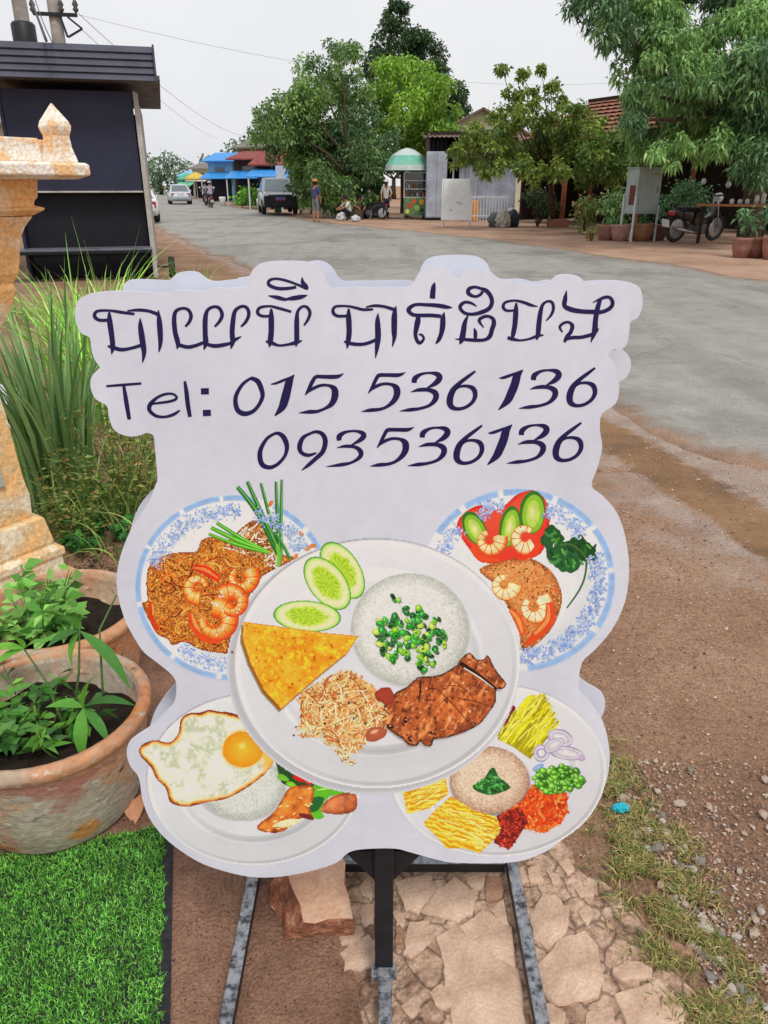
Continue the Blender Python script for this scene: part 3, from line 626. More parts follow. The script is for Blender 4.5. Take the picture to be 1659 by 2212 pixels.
THREE = [[(775,305,60),(785,250,64),(860,200,36),(960,185,28),(1050,200,60),(1080,245,74),(1030,310,60),(925,368,12)], [(730,417,6),(830,390,44),(950,390,50),(1030,430,70),(1030,500,66),(960,575,40),(840,615,36),(720,630,44),(595,647,5)]]
SIX = [[(1512,163,24),(1430,225,40),(1320,310,50),(1240,400,70),(1205,500,80),(1215,580,70),(1280,618,46),(1380,605,40),(1470,545,44),(1510,460,56),(1490,380,60),(1420,345,40),(1330,350,30),(1262,395,16)]]
ONE = [[(292,248,10),(350,240,36),(450,205,34),(570,160,24)], [(580,146,10),(510,220,90),(480,320,100),(440,420,100),(390,520,86),(283,630,12)]]
letters([(cA, BA1, 0, 0), (cA, YO, 0, 0), (cB, BEY, 0, 0), (cB, BA2, 0, 0), (cC, TO, 0, 0), (cC, DO, 0, 0), (cD, BO3, 0, 0), (cD, NGO, 0, 0)])
letters([(cE, TEL[:2], 0, 0), (cE, TEL[2:3], 0, 0), (cE, TEL[3:4], 0, 0), (cE, TEL[4:5], 0, 0), (cE, TEL[5:], 0, 0), (cF, ZERO1, 0, 0), (cF, ONE_F, 0, 0), (cF, FIVE_F, 0, 0), (cG, FIVE, 0, 0), (cG, THREE, 0, 0), (cG, SIX, 0, 0), (cH, ONE, 0, 0), (cH, THREE, -70, -33), (cH, SIX, -63, -39)])
letters([(cF, ZERO2, 0, 0), (cF, NINE, 0, 0), (cF, THREE_F, 0, 0), (cG, FIVE, 105, 660), (cG, THREE, 97, 660), (cG, SIX, 82, 655), (cH, ONE, -133, 664), (cH, THREE, -216, 630), (cH, SIX, -230, 622)])

# ---- soft shaded areas: a fine grid of coloured cells inside an outline
def vn(x, y, s, seed=0, oct=4):
    out = np.zeros_like(x); amp = 1.0; tot = 0
    for o in range(oct):
        X, Y = x * s * 2 ** o + seed * 17.3, y * s * 2 ** o + seed * 9.1; xi, yi = np.floor(X), np.floor(Y); fx, fy = X - xi, Y - yi; fx = fx * fx * (3 - 2 * fx); fy = fy * fy * (3 - 2 * fy)
        h = lambda a, b: np.modf(np.abs(np.sin(a * 127.1 + b * 311.7 + o * 74.7 + seed) * 43758.5453))[0]
        out += amp * ((h(xi, yi) * (1 - fx) + h(xi + 1, yi) * fx) * (1 - fy) + (h(xi, yi + 1) * (1 - fx) + h(xi + 1, yi + 1) * fx) * fy); tot += amp; amp *= .55
    return out / tot
def lerp3(a, b, t): t = np.clip(t, 0, 1)[:, None]; return np.array(a, float) * (1 - t) + np.array(b, float) * t if not isinstance(a, np.ndarray) or a.ndim == 1 else a * (1 - t) + np.array(b, float) * t
def raster(name, parent, poly, fn, tr=None, step=2.0, lay=0.0006, mat=None):
    P_ = np.array([(tr(p) if tr else p)[:2] for p in poly]); x0, y0 = P_.min(0); x1, y1 = P_.max(0)
    gx_, gy_ = np.meshgrid(np.arange(x0, x1, step) + step / 2, np.arange(y0, y1, step) + step / 2); gx_, gy_ = gx_.ravel(), gy_.ravel(); ins = np.zeros(len(gx_), bool); n = len(P_)
    for i in range(n):
        (xa, ya), (xb, yb) = P_[i], P_[i - 1]
        if ya == yb: continue
        ins ^= ((ya > gy_) != (yb > gy_)) & (gx_ < (xb - xa) * (gy_ - ya) / (yb - ya) + xa)
    gx_, gy_ = gx_[ins], gy_[ins]; d = seg_dist(np.stack([gx_, gy_], 1), [tuple(p) for p in P_] + [tuple(P_[0])]); rgb = np.clip(fn(gx_, gy_, d), 2, 252)
    k = rgb.min(1) / np.maximum(1, rgb.max(1)); kk = KF + (KB - KF) * np.clip(2.2 * k - 1, 0, 1); v = rgb / 255; lin = np.where(v <= .04045, v / 12.92, ((v + .055) / 1.055) ** 2.4) / kk[:, None]
    h = step / 2 * 1.02; px = np.stack([gx_ - h, gx_ + h, gx_ + h, gx_ - h], 1).ravel(); py = np.stack([gy_ + h, gy_ + h, gy_ - h, gy_ - h], 1).ravel()
    u_ = (px - CX) / F; v_ = (py - CY) / F; ry = _c - v_ * _s; rz = -_s - v_ * _c; t = BY / (ry - math.tan(BA) * u_); uu = u_ * t / math.cos(BA); ww = CAMH + rz * t
    co = np.stack([uu * math.cos(BA) + lay * math.sin(BA), BY + uu * math.sin(BA) - lay * math.cos(BA), ww], 1)
    return fast_mesh(name, co, np.arange(len(co)).reshape(-1, 4), mat or flat_ink, np.minimum(lin, .9), parent, tuple(SIGN_LOC))
def spoly(poly, k=4): return [tuple(p) for p in smooth_path([p[:2] for p in poly], k, True)]
def ellpoly(c, rx, ry, n=20, rot=0): a = math.radians(rot); return [(c[0] + rx * math.cos(6.2832 * i / n) * math.cos(a) - ry * math.sin(6.2832 * i / n) * math.sin(a), c[1] + rx * math.cos(6.2832 * i / n) * math.sin(a) + ry * math.sin(6.2832 * i / n) * math.cos(a)) for i in range(n)]
def dome(base, dark, light, seed, tex=.12, ts=.25, rim=14, lx=-.35, ly=-.5):
    """soft food mound: darker to the rim, lighter to the upper left, grainy"""
    def fn(x, y, d):
        cx_, cy_ = x.mean(), y.mean(); rx, ry = np.ptp(x) / 2, np.ptp(y) / 2; s = ((x - cx_) / rx * lx + (y - cy_) / ry * ly); e = np.clip(d / rim, 0, 1); n = vn(x, y, ts, seed, 4); m = vn(x, y, ts * .22, seed + 3, 3)
        c = lerp3(dark, base, .25 + .75 * e + (n - .5) * .8); c = lerp3(c, light, np.clip(s * .55 + .25, 0, 1) * e + (m - .5) * .5)
        return c * (1 + (n - .5)[:, None] * tex * 2)
    return fn
def plate_fn(c, rx, ry, stops):
    def fn(x, y, d):
        r = np.hypot((x - c[0]) / rx, (y - c[1]) / ry); g = np.interp(r, [s_[0] for s_ in stops], [s_[1] for s_ in stops]); lit = (-(x - c[0]) / rx * .35 - (y - c[1]) / ry * .6)
        slope = np.gradient(np.interp(np.linspace(0, 1, 200), [s_[0] for s_ in stops], [s_[2] for s_ in stops])); sl = np.interp(r, np.linspace(0, 1, 200), slope) * 200
        g = g + lit * sl * 9 + (vn(x, y, .02, 4, 2) - .5) * 6
        return np.stack([g - 2, g + 1, g + 5], 1)
    return fn
def blue_rim(c, rx, ry, tr, gaps, clusters, label):
    pl = raster('printed_plate', front, ellpoly(c, rx, ry, 80), plate_fn(tr(c)[:2], (tr((c[0] + rx, 0))[0] - tr(c)[0]), (tr((0, c[1] + ry))[1] - tr(c)[1]), [(0, 222, 0), (.6, 220, 0), (.7, 216, .15), (.78, 222, .3), (.94, 222, .45), (1, 212, .5)]), tr, 2.4, .0004); pl['label'] = label
    Print.lay = 0.00048; P = Print('printed_rim', pl, 1e-6)
    for a0, a1 in gaps:
        P.ring(c, rx, ry, 38, (150, 180, 228), a0, a1, tr, 90); P.ring(c, rx - 6, ry - 6, 22, (134, 166, 222), a0 + 1, a1 - 1, tr, 90)
    for a0, a1 in clusters:
        for _ in range(int((a1 - a0) * 7)):
            t = math.radians(random.uniform(a0, a1)); k = random.gauss(.83, .05) + .02 * math.sin(t * 22)
            if .73 < k < .93: P.ell((c[0] + rx * k * math.cos(t), c[1] + ry * k * math.sin(t)), random.uniform(4, 12), random.uniform(3, 6), vary(random.choice([(134, 160, 214), (156, 182, 224), (112, 140, 204), (186, 202, 228)]), 8), random.uniform(0, 180), tr, 6)
    P.done(); Print.lay = 0.00055; return pl
def prawn(P, c, r, tr, rot=0, body=(240, 146, 66), shell=(226, 82, 34), turn=34, n=9):
    a = math.radians(rot); pts = []
    for i in range(n):
        t = a + math.radians(-60 + i * turn); k = r * .62 * (1 - .03 * i); pts.append((c[0] + k * math.cos(t), c[1] + k * math.sin(t), r * (.86 - .07 * i)))
    mixc = lambda p, q, t: tuple(p[i] * (1 - t) + q[i] * t for i in range(3))
    for k, f in ((1.14, (166, 74, 34)), (1.06, shell), (.92, mixc(shell, body, .5)), (.74, body), (.5, mixc(body, (255, 214, 140), .3)), (.26, mixc(body, (255, 226, 170), .5))): P.stroke([(x - (1.1 - k) * r * .10, y - (1.1 - k) * r * .12, w * k) for x, y, w in pts], f, tr, 5)
    for i in range(1, n - 1):
        t = math.atan2(pts[i][1] - c[1], pts[i][0] - c[0]); k = pts[i][2] * .5
        P.stroke([(pts[i][0] - k * math.cos(t), pts[i][1] - k * math.sin(t), 4), (pts[i][0] + k * .2 * math.cos(t), pts[i][1] + k * .2 * math.sin(t), 5), (pts[i][0] + k * math.cos(t), pts[i][1] + k * math.sin(t), 8)], vary(mixc(shell, (150, 40, 20), .3)), tr)
    for _ in range(10): q = random.choice(pts[:-2]); P.ell((q[0] + random.uniform(-.2, .2) * q[2], q[1] + random.uniform(-.2, .2) * q[2]), r * .06, r * .035, (255, 244, 226), random.uniform(0, 180), tr, 7)
def cucumber(par, c, a, b, rot, lay):
    C0 = P1(c)[:2]; sc = .32552; ar = math.radians(rot)
    def fn(x, y, d):
        X, Y = (x - C0[0]) / sc, (y - C0[1]) / sc; u = (X * math.cos(ar) + Y * math.sin(ar)) / a; v = (-X * math.sin(ar) + Y * math.cos(ar)) / b; r = np.hypot(u, v); th = np.arctan2(v, u); n = vn(x, y, .16, 3 + rot)
        c_ = lerp3((150, 186, 40), (206, 226, 150), (r - .5 + (n - .5) * .35) * 5); seeds = np.sin(th * 13 + n * 4) * np.sin(r * 16 + n * 3); c_ = lerp3(c_, (196, 210, 90), np.where(r < .56, np.clip(seeds, 0, 1) * .8, 0)); c_ = lerp3(c_, (112, 150, 24), np.where(r < .5, np.clip(-seeds, 0, 1) * .5, 0))
        c_ = lerp3(c_, (226, 238, 190), np.clip(1 - np.abs(r - .74) * 9, 0, 1) * .6); c_ = lerp3(c_, (136, 190, 78), (r - .84) * 8); c_ = lerp3(c_, (60, 124, 34), (r - .93) * 18); return c_ * (1 + (n - .5)[:, None] * .12)
    raster('printed_cucumber', par, ellpoly(c, a, b, 40, rot), fn, P1, 1.6, lay)
# ---- the five printed plates
# fried noodles (upper left)
pl = blue_rim((800, 830), 650, 615, P1, [(100, 128), (131, 168), (171, 206), (208, 236), (239, 262), (264, 285), (295, 318), (322, 345), (75, 97)], [(95, 130), (195, 275), (285, 330)], 'blue rimmed plate of fried noodles with prawns')
nood = [(225,800),(255,665),(400,600),(555,590),(590,515),(680,490),(760,520),(850,440),(930,385),(1010,410),(1060,540),(1130,610),(1210,640),(1000,750),(900,900),(850,1000),(812,1160),(800,1262),(600,1245),(480,1190),(400,1212),(365,1170),(300,1140),(250,1060),(195,935),(232,915)]
def nfn(x, y, d):
    a = vn(x, y, .05, 2, 3) * 9; w = np.sin((x * np.cos(a) + y * np.sin(a)) * .75 + vn(x, y, .1, 5) * 7); n = vn(x, y, .12, 8)
    c = lerp3((116, 50, 16), (214, 128, 44), w * .5 + .5 + (n - .5)); c = lerp3(c, (240, 176, 84), np.clip(w - .55, 0, 1) * 1.4); return lerp3(c, (96, 40, 16), (5 - d) / 8)
raster('printed_noodles', pl, spoly(nood, 3), nfn, P1, 1.8, .00056)
Print.lay = .0006; P = Print('printed_noodles', pl, 1e-6)
nl = [(225,800),(255,665),(400,600),(555,590),(590,515),(700,490),(900,700),(812,1160),(800,1262),(480,1190),(300,1140),(232,915)]
strands(P, nl, 170, [(206, 124, 42), (150, 70, 22), (226, 152, 66), (110, 44, 18), (214, 96, 28)], P1, 120, 9, 0.9)
spr = [(740,560),(850,440),(930,385),(1010,410),(1060,540),(1150,640),(1080,720),(960,640)]
strands(P, spr, 130, [(232, 214, 180), (150, 96, 60), (206, 156, 96), (242, 236, 222), (110, 62, 34)], P1, 90, 9, 0.7)
dots(P, nood, 60, [(60, 28, 14), (90, 40, 18), (240, 184, 96)], P1, 9)
P.stroke([(540,690,30),(620,715,60),(710,775,40)], (200, 44, 20), P1); P.stroke([(545,696,10),(620,712,22),(700,765,10)], (244, 120, 60), P1)
P.stroke([(520,990,24),(545,1080,60),(620,1160,60),(720,1180,40)], (206, 66, 24), P1); P.stroke([(528,1000,10),(552,1075,24),(620,1145,20)], (248, 140, 70), P1)
prawn(P, (855, 765), 120, P1, 20, (240, 132, 44), (214, 66, 20)); prawn(P, (680, 1050), 165, P1, -30, (242, 124, 40), (208, 58, 18)); prawn(P, (570, 830), 110, P1, 140, (236, 146, 54), (206, 70, 22)); prawn(P, (790, 930), 130, P1, -80, (240, 118, 40), (210, 60, 20))
P.stroke([(255,920,16),(250,1000,26),(300,1110,24)], (190, 50, 20), P1)
for p in [(1295, 570), (1215, 622), (1250, 470), (1050, 270), (1330, 550)]: P.ell(p, 22, 13, vary((216, 120, 50)), random.uniform(0, 180), P1, 14)
for a, b, c, w in [((1100, 610), (960, 330), (830, 160), 34), ((1110, 600), (1000, 360), (895, 125), 30), ((1115, 560), (1050, 380), (985, 135), 22), ((1105, 560), (1095, 380), (1085, 125), 24), ((1120, 640), (1118, 400), (1123, 112), 22), ((1180, 640), (1140, 560), (1090, 480), 20)]:
    g = vary((26, 96, 36), 14); P.stroke([(*a, w * .9), (*b, w), (*c, w * .7)], g, P1, 4); P.stroke([(a[0] + 4, a[1], w * .3), (b[0] + 4, b[1], w * .34), (c[0] + 3, c[1], w * .2)], (90, 160, 70), P1, 4)
for a, b, w in [((1040, 592), (692, 398), 26), ((1045, 595), (655, 430), 30), ((1035, 600), (640, 472), 22)]:
    P.stroke([(*a, w * .6), ((a[0] + b[0]) / 2, (a[1] + b[1]) / 2 + 12, w), (*b, w * .8)], vary((48, 132, 30), 20), P1, 4); P.stroke([(a[0], a[1] - 3, w * .2), ((a[0] + b[0]) / 2, (a[1] + b[1]) / 2 + 8, w * .35), (*b, w * .2)], (124, 196, 70), P1, 4)
P.stroke([(1100,690,20),(1105,600,30),(1090,540,20)], (96, 170, 60), P1)
P.done()
# prawn fried rice (upper right)
pl = blue_rim((960, 672), 556, 524, P2_, [(212, 232), (236, 258), (261, 292), (295, 322), (325, 352), (355, 392), (396, 412), (50, 84)], [(195, 225), (240, 260), (290, 325), (340, 400), (40, 88)], 'blue rimmed plate of prawn fried rice with tomato and cucumber')
raster('printed_tomato', pl, spoly([(612,380),(640,300),(740,243),(840,268),(890,240),(960,180),(1060,162),(1142,260),(1130,400),(1090,520),(950,562),(760,572),(680,490)]), dome((222, 44, 30), (150, 18, 16), (244, 92, 66), 3, .08, .06, 10), P2_, 1.8, .00056)
Print.lay = .0006; P = Print('printed_fried_rice', pl, 1e-6)
for c, a, b, r in [((712, 375), 105, 62, 62), ((912, 365), 120, 58, 100), ((1042, 285), 125, 74, 95)]:
    P.ell(c, a, b, (52, 108, 34), r, P2_); P.ell((c[0] + 5, c[1] + 8), a * .88, b * .84, (126, 176, 44), r, P2_); P.ell((c[0] + 5, c[1] + 8), a * .62, b * .5, (172, 206, 84), r, P2_); P.ell((c[0] + 2, c[1] + 4), a * .3, b * .2, (206, 224, 140), r, P2_)
prawn(P, (800, 445), 96, P2_, 40, (242, 180, 116), (222, 78, 34)); prawn(P, (1005, 430), 100, P2_, 100, (246, 204, 156), (226, 84, 38))
P.stroke([(700,480,40),(760,545,40),(860,560,20)], (222, 66, 28), P2_); P.stroke([(1080,450,30),(1050,520,40),(960,555,16)], (214, 56, 26), P2_)
P.done()
fr = [(740,610),(900,558),(1020,545),(1150,620),(1212,760),(1180,900),(1100,1010),(990,1078),(965,965),(900,820),(830,700)]
raster('printed_fried_rice', pl, spoly(fr), dome((186, 114, 58), (120, 62, 26), (222, 156, 92), 6, .3, .35, 16), P2_, 1.8, .00058)
Print.lay = .00064; P = Print('printed_fried_rice', pl, 1e-6); dots(P, fr, 260, [(206, 142, 86), (140, 76, 38), (226, 172, 116), (110, 54, 28), (220, 90, 40)], P2_, 9, .5)
prawn(P, (885, 700), 92, P2_, 60, (244, 216, 160), (222, 142, 74)); prawn(P, (1055, 825), 108, P2_, 10, (248, 224, 172), (224, 120, 58))
P.stroke([(1140,800,40),(1140,900,64),(1060,990,50),(1005,1040,20)], (196, 66, 26), P2_); P.stroke([(1134,810,12),(1128,900,24),(1055,980,18)], (240, 130, 70), P2_); P.stroke([(915,840,20),(965,900,52),(990,985,30)], (208, 78, 30), P2_); P.stroke([(918,845,8),(960,895,20),(985,970,10)], (244, 140, 76), P2_)
for c, r in [((1160, 415), 60), ((1130, 450), 45), ((1260, 520), 95), ((1190, 535), 70), ((1300, 470), 62), ((1345, 500), 60), ((1240, 585), 55), ((1385, 540), 34)]: P.ell(c, r, r * .82, vary((20, 74, 30), 10), random.uniform(0, 90), P2_, 26, .14)
for _ in range(34): t = random.choice([(1160, 415, 50), (1260, 520, 85), (1330, 485, 70), (1200, 550, 60)]); P.ell((t[0] + random.uniform(-1, 1) * t[2], t[1] + random.uniform(-1, 1) * t[2] * .8), 22, 8, vary(random.choice([(46, 110, 46), (14, 54, 24), (70, 134, 60)])), random.uniform(0, 180), P2_, 8, .1)
P.stroke([(1200,470,14),(1270,470,12),(1345,540,12),(1345,640,10),(1310,730,10),(1240,830,8)], (54, 92, 44), P2_)
P.done()
# egg and basil pork (lower left)
def big_plate(c, rx, ry, tr, label, lay=.0004):
    c0 = (tr(c) if tr else c)[:2]; r1 = (tr((c[0] + rx, 0))[0] - c0[0]) if tr else rx; r2 = (tr((0, c[1] + ry))[1] - c0[1]) if tr else ry
    pl = raster('printed_plate', front, ellpoly(c, rx, ry, 90), plate_fn(c0, r1, r2, [(0, 214, 0), (.66, 214, 0), (.70, 204, .2), (.735, 224, .45), (.77, 210, .55), (.95, 212, .8), (.985, 220, 1.0), (1, 196, .9)]), tr, 2.2, lay); pl['label'] = label; return pl
pl = big_plate((870, 840), 700, 560, P3, 'white plate of rice topped with a fried egg')
raster('printed_rice', pl, ellpoly((795, 925), 290, 190, 40), lambda x, y, d: np.repeat((172 + 20 * np.clip(1 - d / 14, 0, 1))[:, None], 3, 1), P3, 2.2, .0005)
raster('printed_rice', pl, ellpoly((800, 890), 270, 212, 40), dome((206, 211, 204), (160, 168, 158), (226, 229, 224), 7, .1, .5, 22), P3, 1.8, .00054)
Print.lay = .0006; P = Print('printed_vegetables', pl, 1e-6)
P.poly([(1000,690),(1060,720),(1200,800),(1330,860),(1250,900),(1100,890),(1050,860)], (30, 66, 32), P3, 0)
for p, c in [((1090, 750), (60, 120, 40)), ((1160, 830), (200, 30, 24)), ((1075, 745), (196, 36, 28)), ((1220, 845), (210, 40, 26)), ((1060, 830), (96, 170, 40)), ((1280, 880), (40, 96, 44)), ((1120, 880), (120, 186, 44)), ((1310, 870), (30, 60, 40)), ((1180, 780), (40, 84, 40))]: P.ell(p, 42, 20, vary(c), random.uniform(10, 60), P3, 14, .1)
P.poly([(1240,890),(1400,870),(1545,908),(1360,952),(1310,1040),(1330,1080),(1290,1100),(1235,1060)], (84, 168, 34), P3, 2); P.stroke([(1280,910,8),(1400,893,20),(1520,906,6)], (150, 214, 84), P3); P.poly([(1250,960),(1330,960),(1290,1040),(1230,1050)], (30, 88, 38), P3, 2)
P.done()
meat = [(895,1140),(1000,1055),(1060,960),(1110,890),(1250,880),(1260,950),(1235,1030),(1260,1105),(1180,1090),(1060,1180),(930,1180)]
raster('printed_meat', pl, spoly(meat, 3), dome((200, 104, 36), (112, 44, 18), (238, 160, 78), 12, .3, .09, 10), P3, 1.8, .00062); raster('printed_meat', pl, spoly([(1305,1045),(1375,955),(1520,925),(1538,1030),(1440,1068)], 3), dome((184, 98, 54), (120, 54, 30), (226, 160, 110), 15, .25, .07, 10), P3, 1.8, .00062)
Print.lay = .00066; P = Print('printed_sauce', pl, 1e-6); P.poly([(1005,1130),(1110,1095),(1190,1110),(1060,1155)], (228, 212, 168), P3, 2); P.poly([(1160,1060),(1240,1070),(1260,1105),(1190,1090)], (100, 34, 36), P3, 2)
for _ in range(16): P.ell(pick(meat), 14, 5, (250, 196, 130), random.uniform(-40, 40), P3, 8, .1)
P.done()
egg = [(128,675),(145,615),(230,585),(320,600),(378,545),(398,450),(450,410),(520,405),(580,388),(650,400),(700,402),(822,440),(842,500),(900,540),(1002,685),(960,785),(850,878),(700,962),(580,985),(500,1005),(430,1018),(330,990),(300,900),(235,832),(205,765)]
ye, yk = P3((800, 645))[:2], .33203
def efn(x, y, d):
    n = vn(x, y, .05, 4, 4); m = vn(x, y, .15, 9, 3); dd = d + (n - .5) * 9; top = np.clip((P3((0, 560))[1] - y) / 40, 0, 1)
    c = lerp3((224, 228, 208), (188, 196, 164), (n - .44) * 4.5); c = lerp3(c, (238, 240, 230), (m - .52) * 5); c = lerp3(c, (226, 200, 130), (14 - dd) / 9); c = lerp3(c, (196, 118, 40), (8.5 - dd) / 5); c = lerp3(c, (116, 46, 20), (3.6 - dd) / 3 + top * np.clip((8 - dd) / 6, 0, 1))
    r = np.hypot((x - ye[0]) / (132 * yk), (y - ye[1]) / (118 * yk)) + (n - .5) * .16; yc = lerp3((246, 166, 44), (226, 126, 20), r - .1 + (m - .5) * .3); yc = lerp3(yc, (252, 214, 120), np.clip(.32 - np.hypot(x - ye[0] + 2, y - ye[1] + 8) / 34, 0, 1) * 2.4); c = np.where((r < 1)[:, None], yc, c); c = lerp3(c, (236, 160, 60), np.clip(1 - np.abs(r - 1.04) * 12, 0, 1) * .6)
    rt = np.clip((x - P3((905, 0))[0]) / 14, 0, 1) * np.clip((P3((0, 800))[1] - y) / 20, 0, 1) * (r >= .98); return lerp3(c, (236, 158, 56), rt * .8)
raster('printed_fried_egg', pl, spoly(egg), efn, P3, 1.5, .0007)
# rice ball with condiments (lower right)
pl = big_plate((850, 760), 690, 545, P4, 'white plate of rice ball with sliced vegetables and egg strips')
Print.lay = .00055; P = Print('printed_condiments', pl, 1e-6)
P.poly([(955,345),(962,400),(900,480),(830,545),(800,560),(880,440)], (110, 26, 34), P4, 2)
mg = [(828,560),(950,385),(1030,285),(1160,270),(1255,445),(1150,585),(1062,705),(950,615)]
P.poly([(850,560),(960,400),(1040,320),(1150,310),(1220,440),(1130,570),(1062,690),(950,610)], (150, 142, 16), P4, 1)
strands(P, mg, 240, [(212, 208, 30), (186, 176, 14), (232, 226, 84), (140, 130, 14), (222, 214, 50)], P4, 150, 9, .12, -55)
for p, a, b, r in [((1250, 555), 82, 56, 20), ((1290, 650), 110, 44, 8), ((1130, 650), 52, 56, 0), ((1210, 600), 70, 40, -30)]:
    P.ell(p, a, b, (170, 158, 190), r, P4, 24, .03); P.ell(p, a * .92, b * .86, (214, 210, 222), r, P4, 24, .03); P.ell(p, a * .7, b * .55, (186, 176, 204), r, P4, 20, .03); P.ell(p, a * .62, b * .46, (222, 219, 228), r, P4, 20, .03)
P.ring((1130, 650), 30, 30, 8, (150, 140, 180), 0, 360, P4); P.ell((1385, 680), 22, 22, (190, 170, 200), 0, P4, 12); P.ell((1110, 740), 40, 18, (130, 160, 210), -30, P4, 12)
P.done()
raster('printed_rice_ball', pl, ellpoly((806, 838), 262, 218, 40), lambda x, y, d: lerp3((206, 212, 220), (128, 112, 104), d / 7), P4, 2, .0006); raster('printed_rice_ball', pl, ellpoly((800, 820), 248, 212, 44), dome((210, 184, 158), (150, 116, 92), (228, 208, 184), 21, .22, .5, 26), P4, 1.7, .00064)
for yy, sd in (([(250,870),(520,785),(545,905),(425,1000),(280,1035)], 31), ([(385,1095),(450,1020),(560,920),(700,1010),(840,1050),(880,1110),(850,1180),(740,1282),(640,1250),(530,1252),(480,1190)], 32)):
    raster('printed_egg_strips', pl, yy, lambda x, y, d, sd=sd: lerp3(lerp3((190, 128, 16), (238, 194, 54), np.sin((x * (.35 if sd == 31 else -.35) + y) * .55 + vn(x, y, .06, sd) * 9) * .6 + .5), (250, 222, 110), np.clip(vn(x, y, .12, sd + 2) - .56, 0, 1) * 4), P4, 1.8, .00066)
Print.lay = .0007; P = Print('printed_egg_strips', pl, 1e-6)
for yy, ang in (([(250,870),(520,785),(545,905),(425,1000),(280,1035)], -20), ([(385,1095),(560,920),(700,1010),(840,1050),(880,1110),(850,1180),(740,1282),(480,1190)], 20)): strands(P, yy, 50, [(244, 206, 76), (206, 148, 20), (248, 220, 110), (190, 130, 20)], P4, 150, 8, .15, ang)
P.poly([(695,855),(760,820),(805,752),(835,745),(860,800),(900,830),(935,870),(870,900),(800,915),(720,890)], (22, 84, 34), P4, 2)
for _ in range(46): P.ell(pick([(710,860),(815,765),(920,870),(800,905)]), 20, 8, vary(random.choice([(40, 122, 48), (16, 66, 28), (76, 156, 70)])), random.uniform(0, 180), P4, 8, .2)
car = [(890,1030),(1000,960),(1070,850),(1170,860),(1290,900),(1295,1020),(1260,1085),(1150,1155),(1030,1125)]; chi = [(845,1045),(1000,990),(1045,1080),(985,1180),(925,1258),(828,1215),(880,1130)]
P.poly(car, (190, 56, 14), P4, 1); dots(P, car, 330, [(232, 92, 32), (204, 56, 14), (244, 130, 58), (176, 48, 18), (226, 76, 22)], P4, 19, .45)
P.poly(chi, (104, 18, 12), P4, 0); dots(P, chi, 170, [(150, 32, 22), (90, 14, 12), (184, 54, 34)], P4, 20, .35)
gb = ellpoly((1238, 815), 158, 88); P.ell((1238, 815), 140, 74, (42, 104, 26), 0, P4, 24, .05)
for _ in range(120):
    p = pick(gb); c = vary(random.choice([(86, 172, 38), (58, 136, 30), (112, 192, 58)])); r = random.uniform(14, 24); P.ell(p, r, r * .85, tuple(x * .6 for x in c), 0, P4, 12); P.ell((p[0] - 2, p[1] - 3), r * .8, r * .66, c, 0, P4, 12); P.ell((p[0] - 5, p[1] - 6), r * .3, r * .22, (190, 230, 140), 0, P4, 7)
P.done()
# the big middle plate
raster('printed_shadow', front, ellpoly((806, 1440), 316, 276, 80), lambda x, y, d: np.repeat((208 - 26 * np.clip(d / 8, 0, 1))[:, None], 3, 1) + np.array([-2, 0, 6]), None, 2.4, .00085)
pl = big_plate((813, 1432), 309, 270, None, 'large white plate of rice with grilled pork and egg loaf', .0009)
for c, a, b, r, l in [((1525, 715), 212, 118, 58, .00096), ((1425, 800), 205, 120, 52, .001), ((1292, 1018), 225, 103, 4, .00104)]: cucumber(pl, c, a, b, r, l)
raster('printed_rice', pl, ellpoly((348, 968), 348, 324, 50), lambda x, y, d: lerp3((210, 213, 216), (168, 174, 170), d / 9), P2_, 2.2, .00108); raster('printed_rice', pl, ellpoly((340, 950), 335, 318, 60), dome((212, 215, 208), (166, 172, 162), (234, 236, 232), 41, .09, .5, 30), P2_, 1.6, .00112)
Print.lay = .0012; P = Print('printed_scallions', pl, 1e-6)
rice = ellpoly((340, 950), 320, 300, 40); dots(P, rice, 420, [(226, 228, 222), (186, 190, 180), (236, 237, 233), (200, 203, 194)], P2_, 8, .35)
sc = [(140,960),(170,900),(240,860),(290,820),(225,770),(250,750),(320,800),(390,820),(440,870),(500,880),(540,920),(540,1040),(500,1080),(500,1140),(440,1190),(380,1200),(360,1150),(300,1145),(200,1120),(150,1030)]
for _ in range(150):
    p = pick(sc); c = vary(random.choice([(30, 128, 38), (18, 90, 34), (112, 188, 38), (48, 152, 44), (14, 70, 32), (168, 210, 72)])); r = random.uniform(13, 26); ro = random.uniform(0, 180); k = random.uniform(.5, .9)
    P.ell((p[0] + 4, p[1] + 6), r, r * k, (90, 110, 84), ro, P2_, 8); P.ell(p, r, r * k, c, ro, P2_, 12, .05); P.ell((p[0] - 3, p[1] - 3), r * .5, r * k * .4, tuple(min(255, x * 1.35 + 26) for x in c), ro, P2_, 8)
    if random.random() < .3: P.ell(p, r * .34, r * .28, tuple(x * .5 for x in c), 0, P2_, 7)
P.done()
loaf = [(526, 1342), (600, 1352), (700, 1366), (774, 1373), (752, 1408), (700, 1450), (640, 1502), (608, 1531), (570, 1490), (540, 1430), (524, 1380)]
raster('printed_egg_loaf', pl, [(x - 5, y + 7) for x, y in loaf], lambda x, y, d: lerp3((150, 140, 120), (120, 74, 20), d / 6), None, 1.8, .00124)
def lfn(x, y, d):
    n = vn(x, y, .045, 51, 4); m = vn(x, y, .14, 52, 3); c = lerp3((212, 126, 18), (242, 168, 48), n * 1.6 - .3); c = lerp3(c, (222, 186, 40), (m - .6) * 7); c = lerp3(c, (168, 84, 16), (.34 - m) * 7); c = lerp3(c, (250, 196, 90), np.clip(1 - np.abs(d - 4) / 3, 0, 1) * .35); return lerp3(c, (176, 98, 16), (2.5 - d) / 3)
raster('printed_egg_loaf', pl, spoly(loaf, 1), lfn, None, 1.6, .00128)
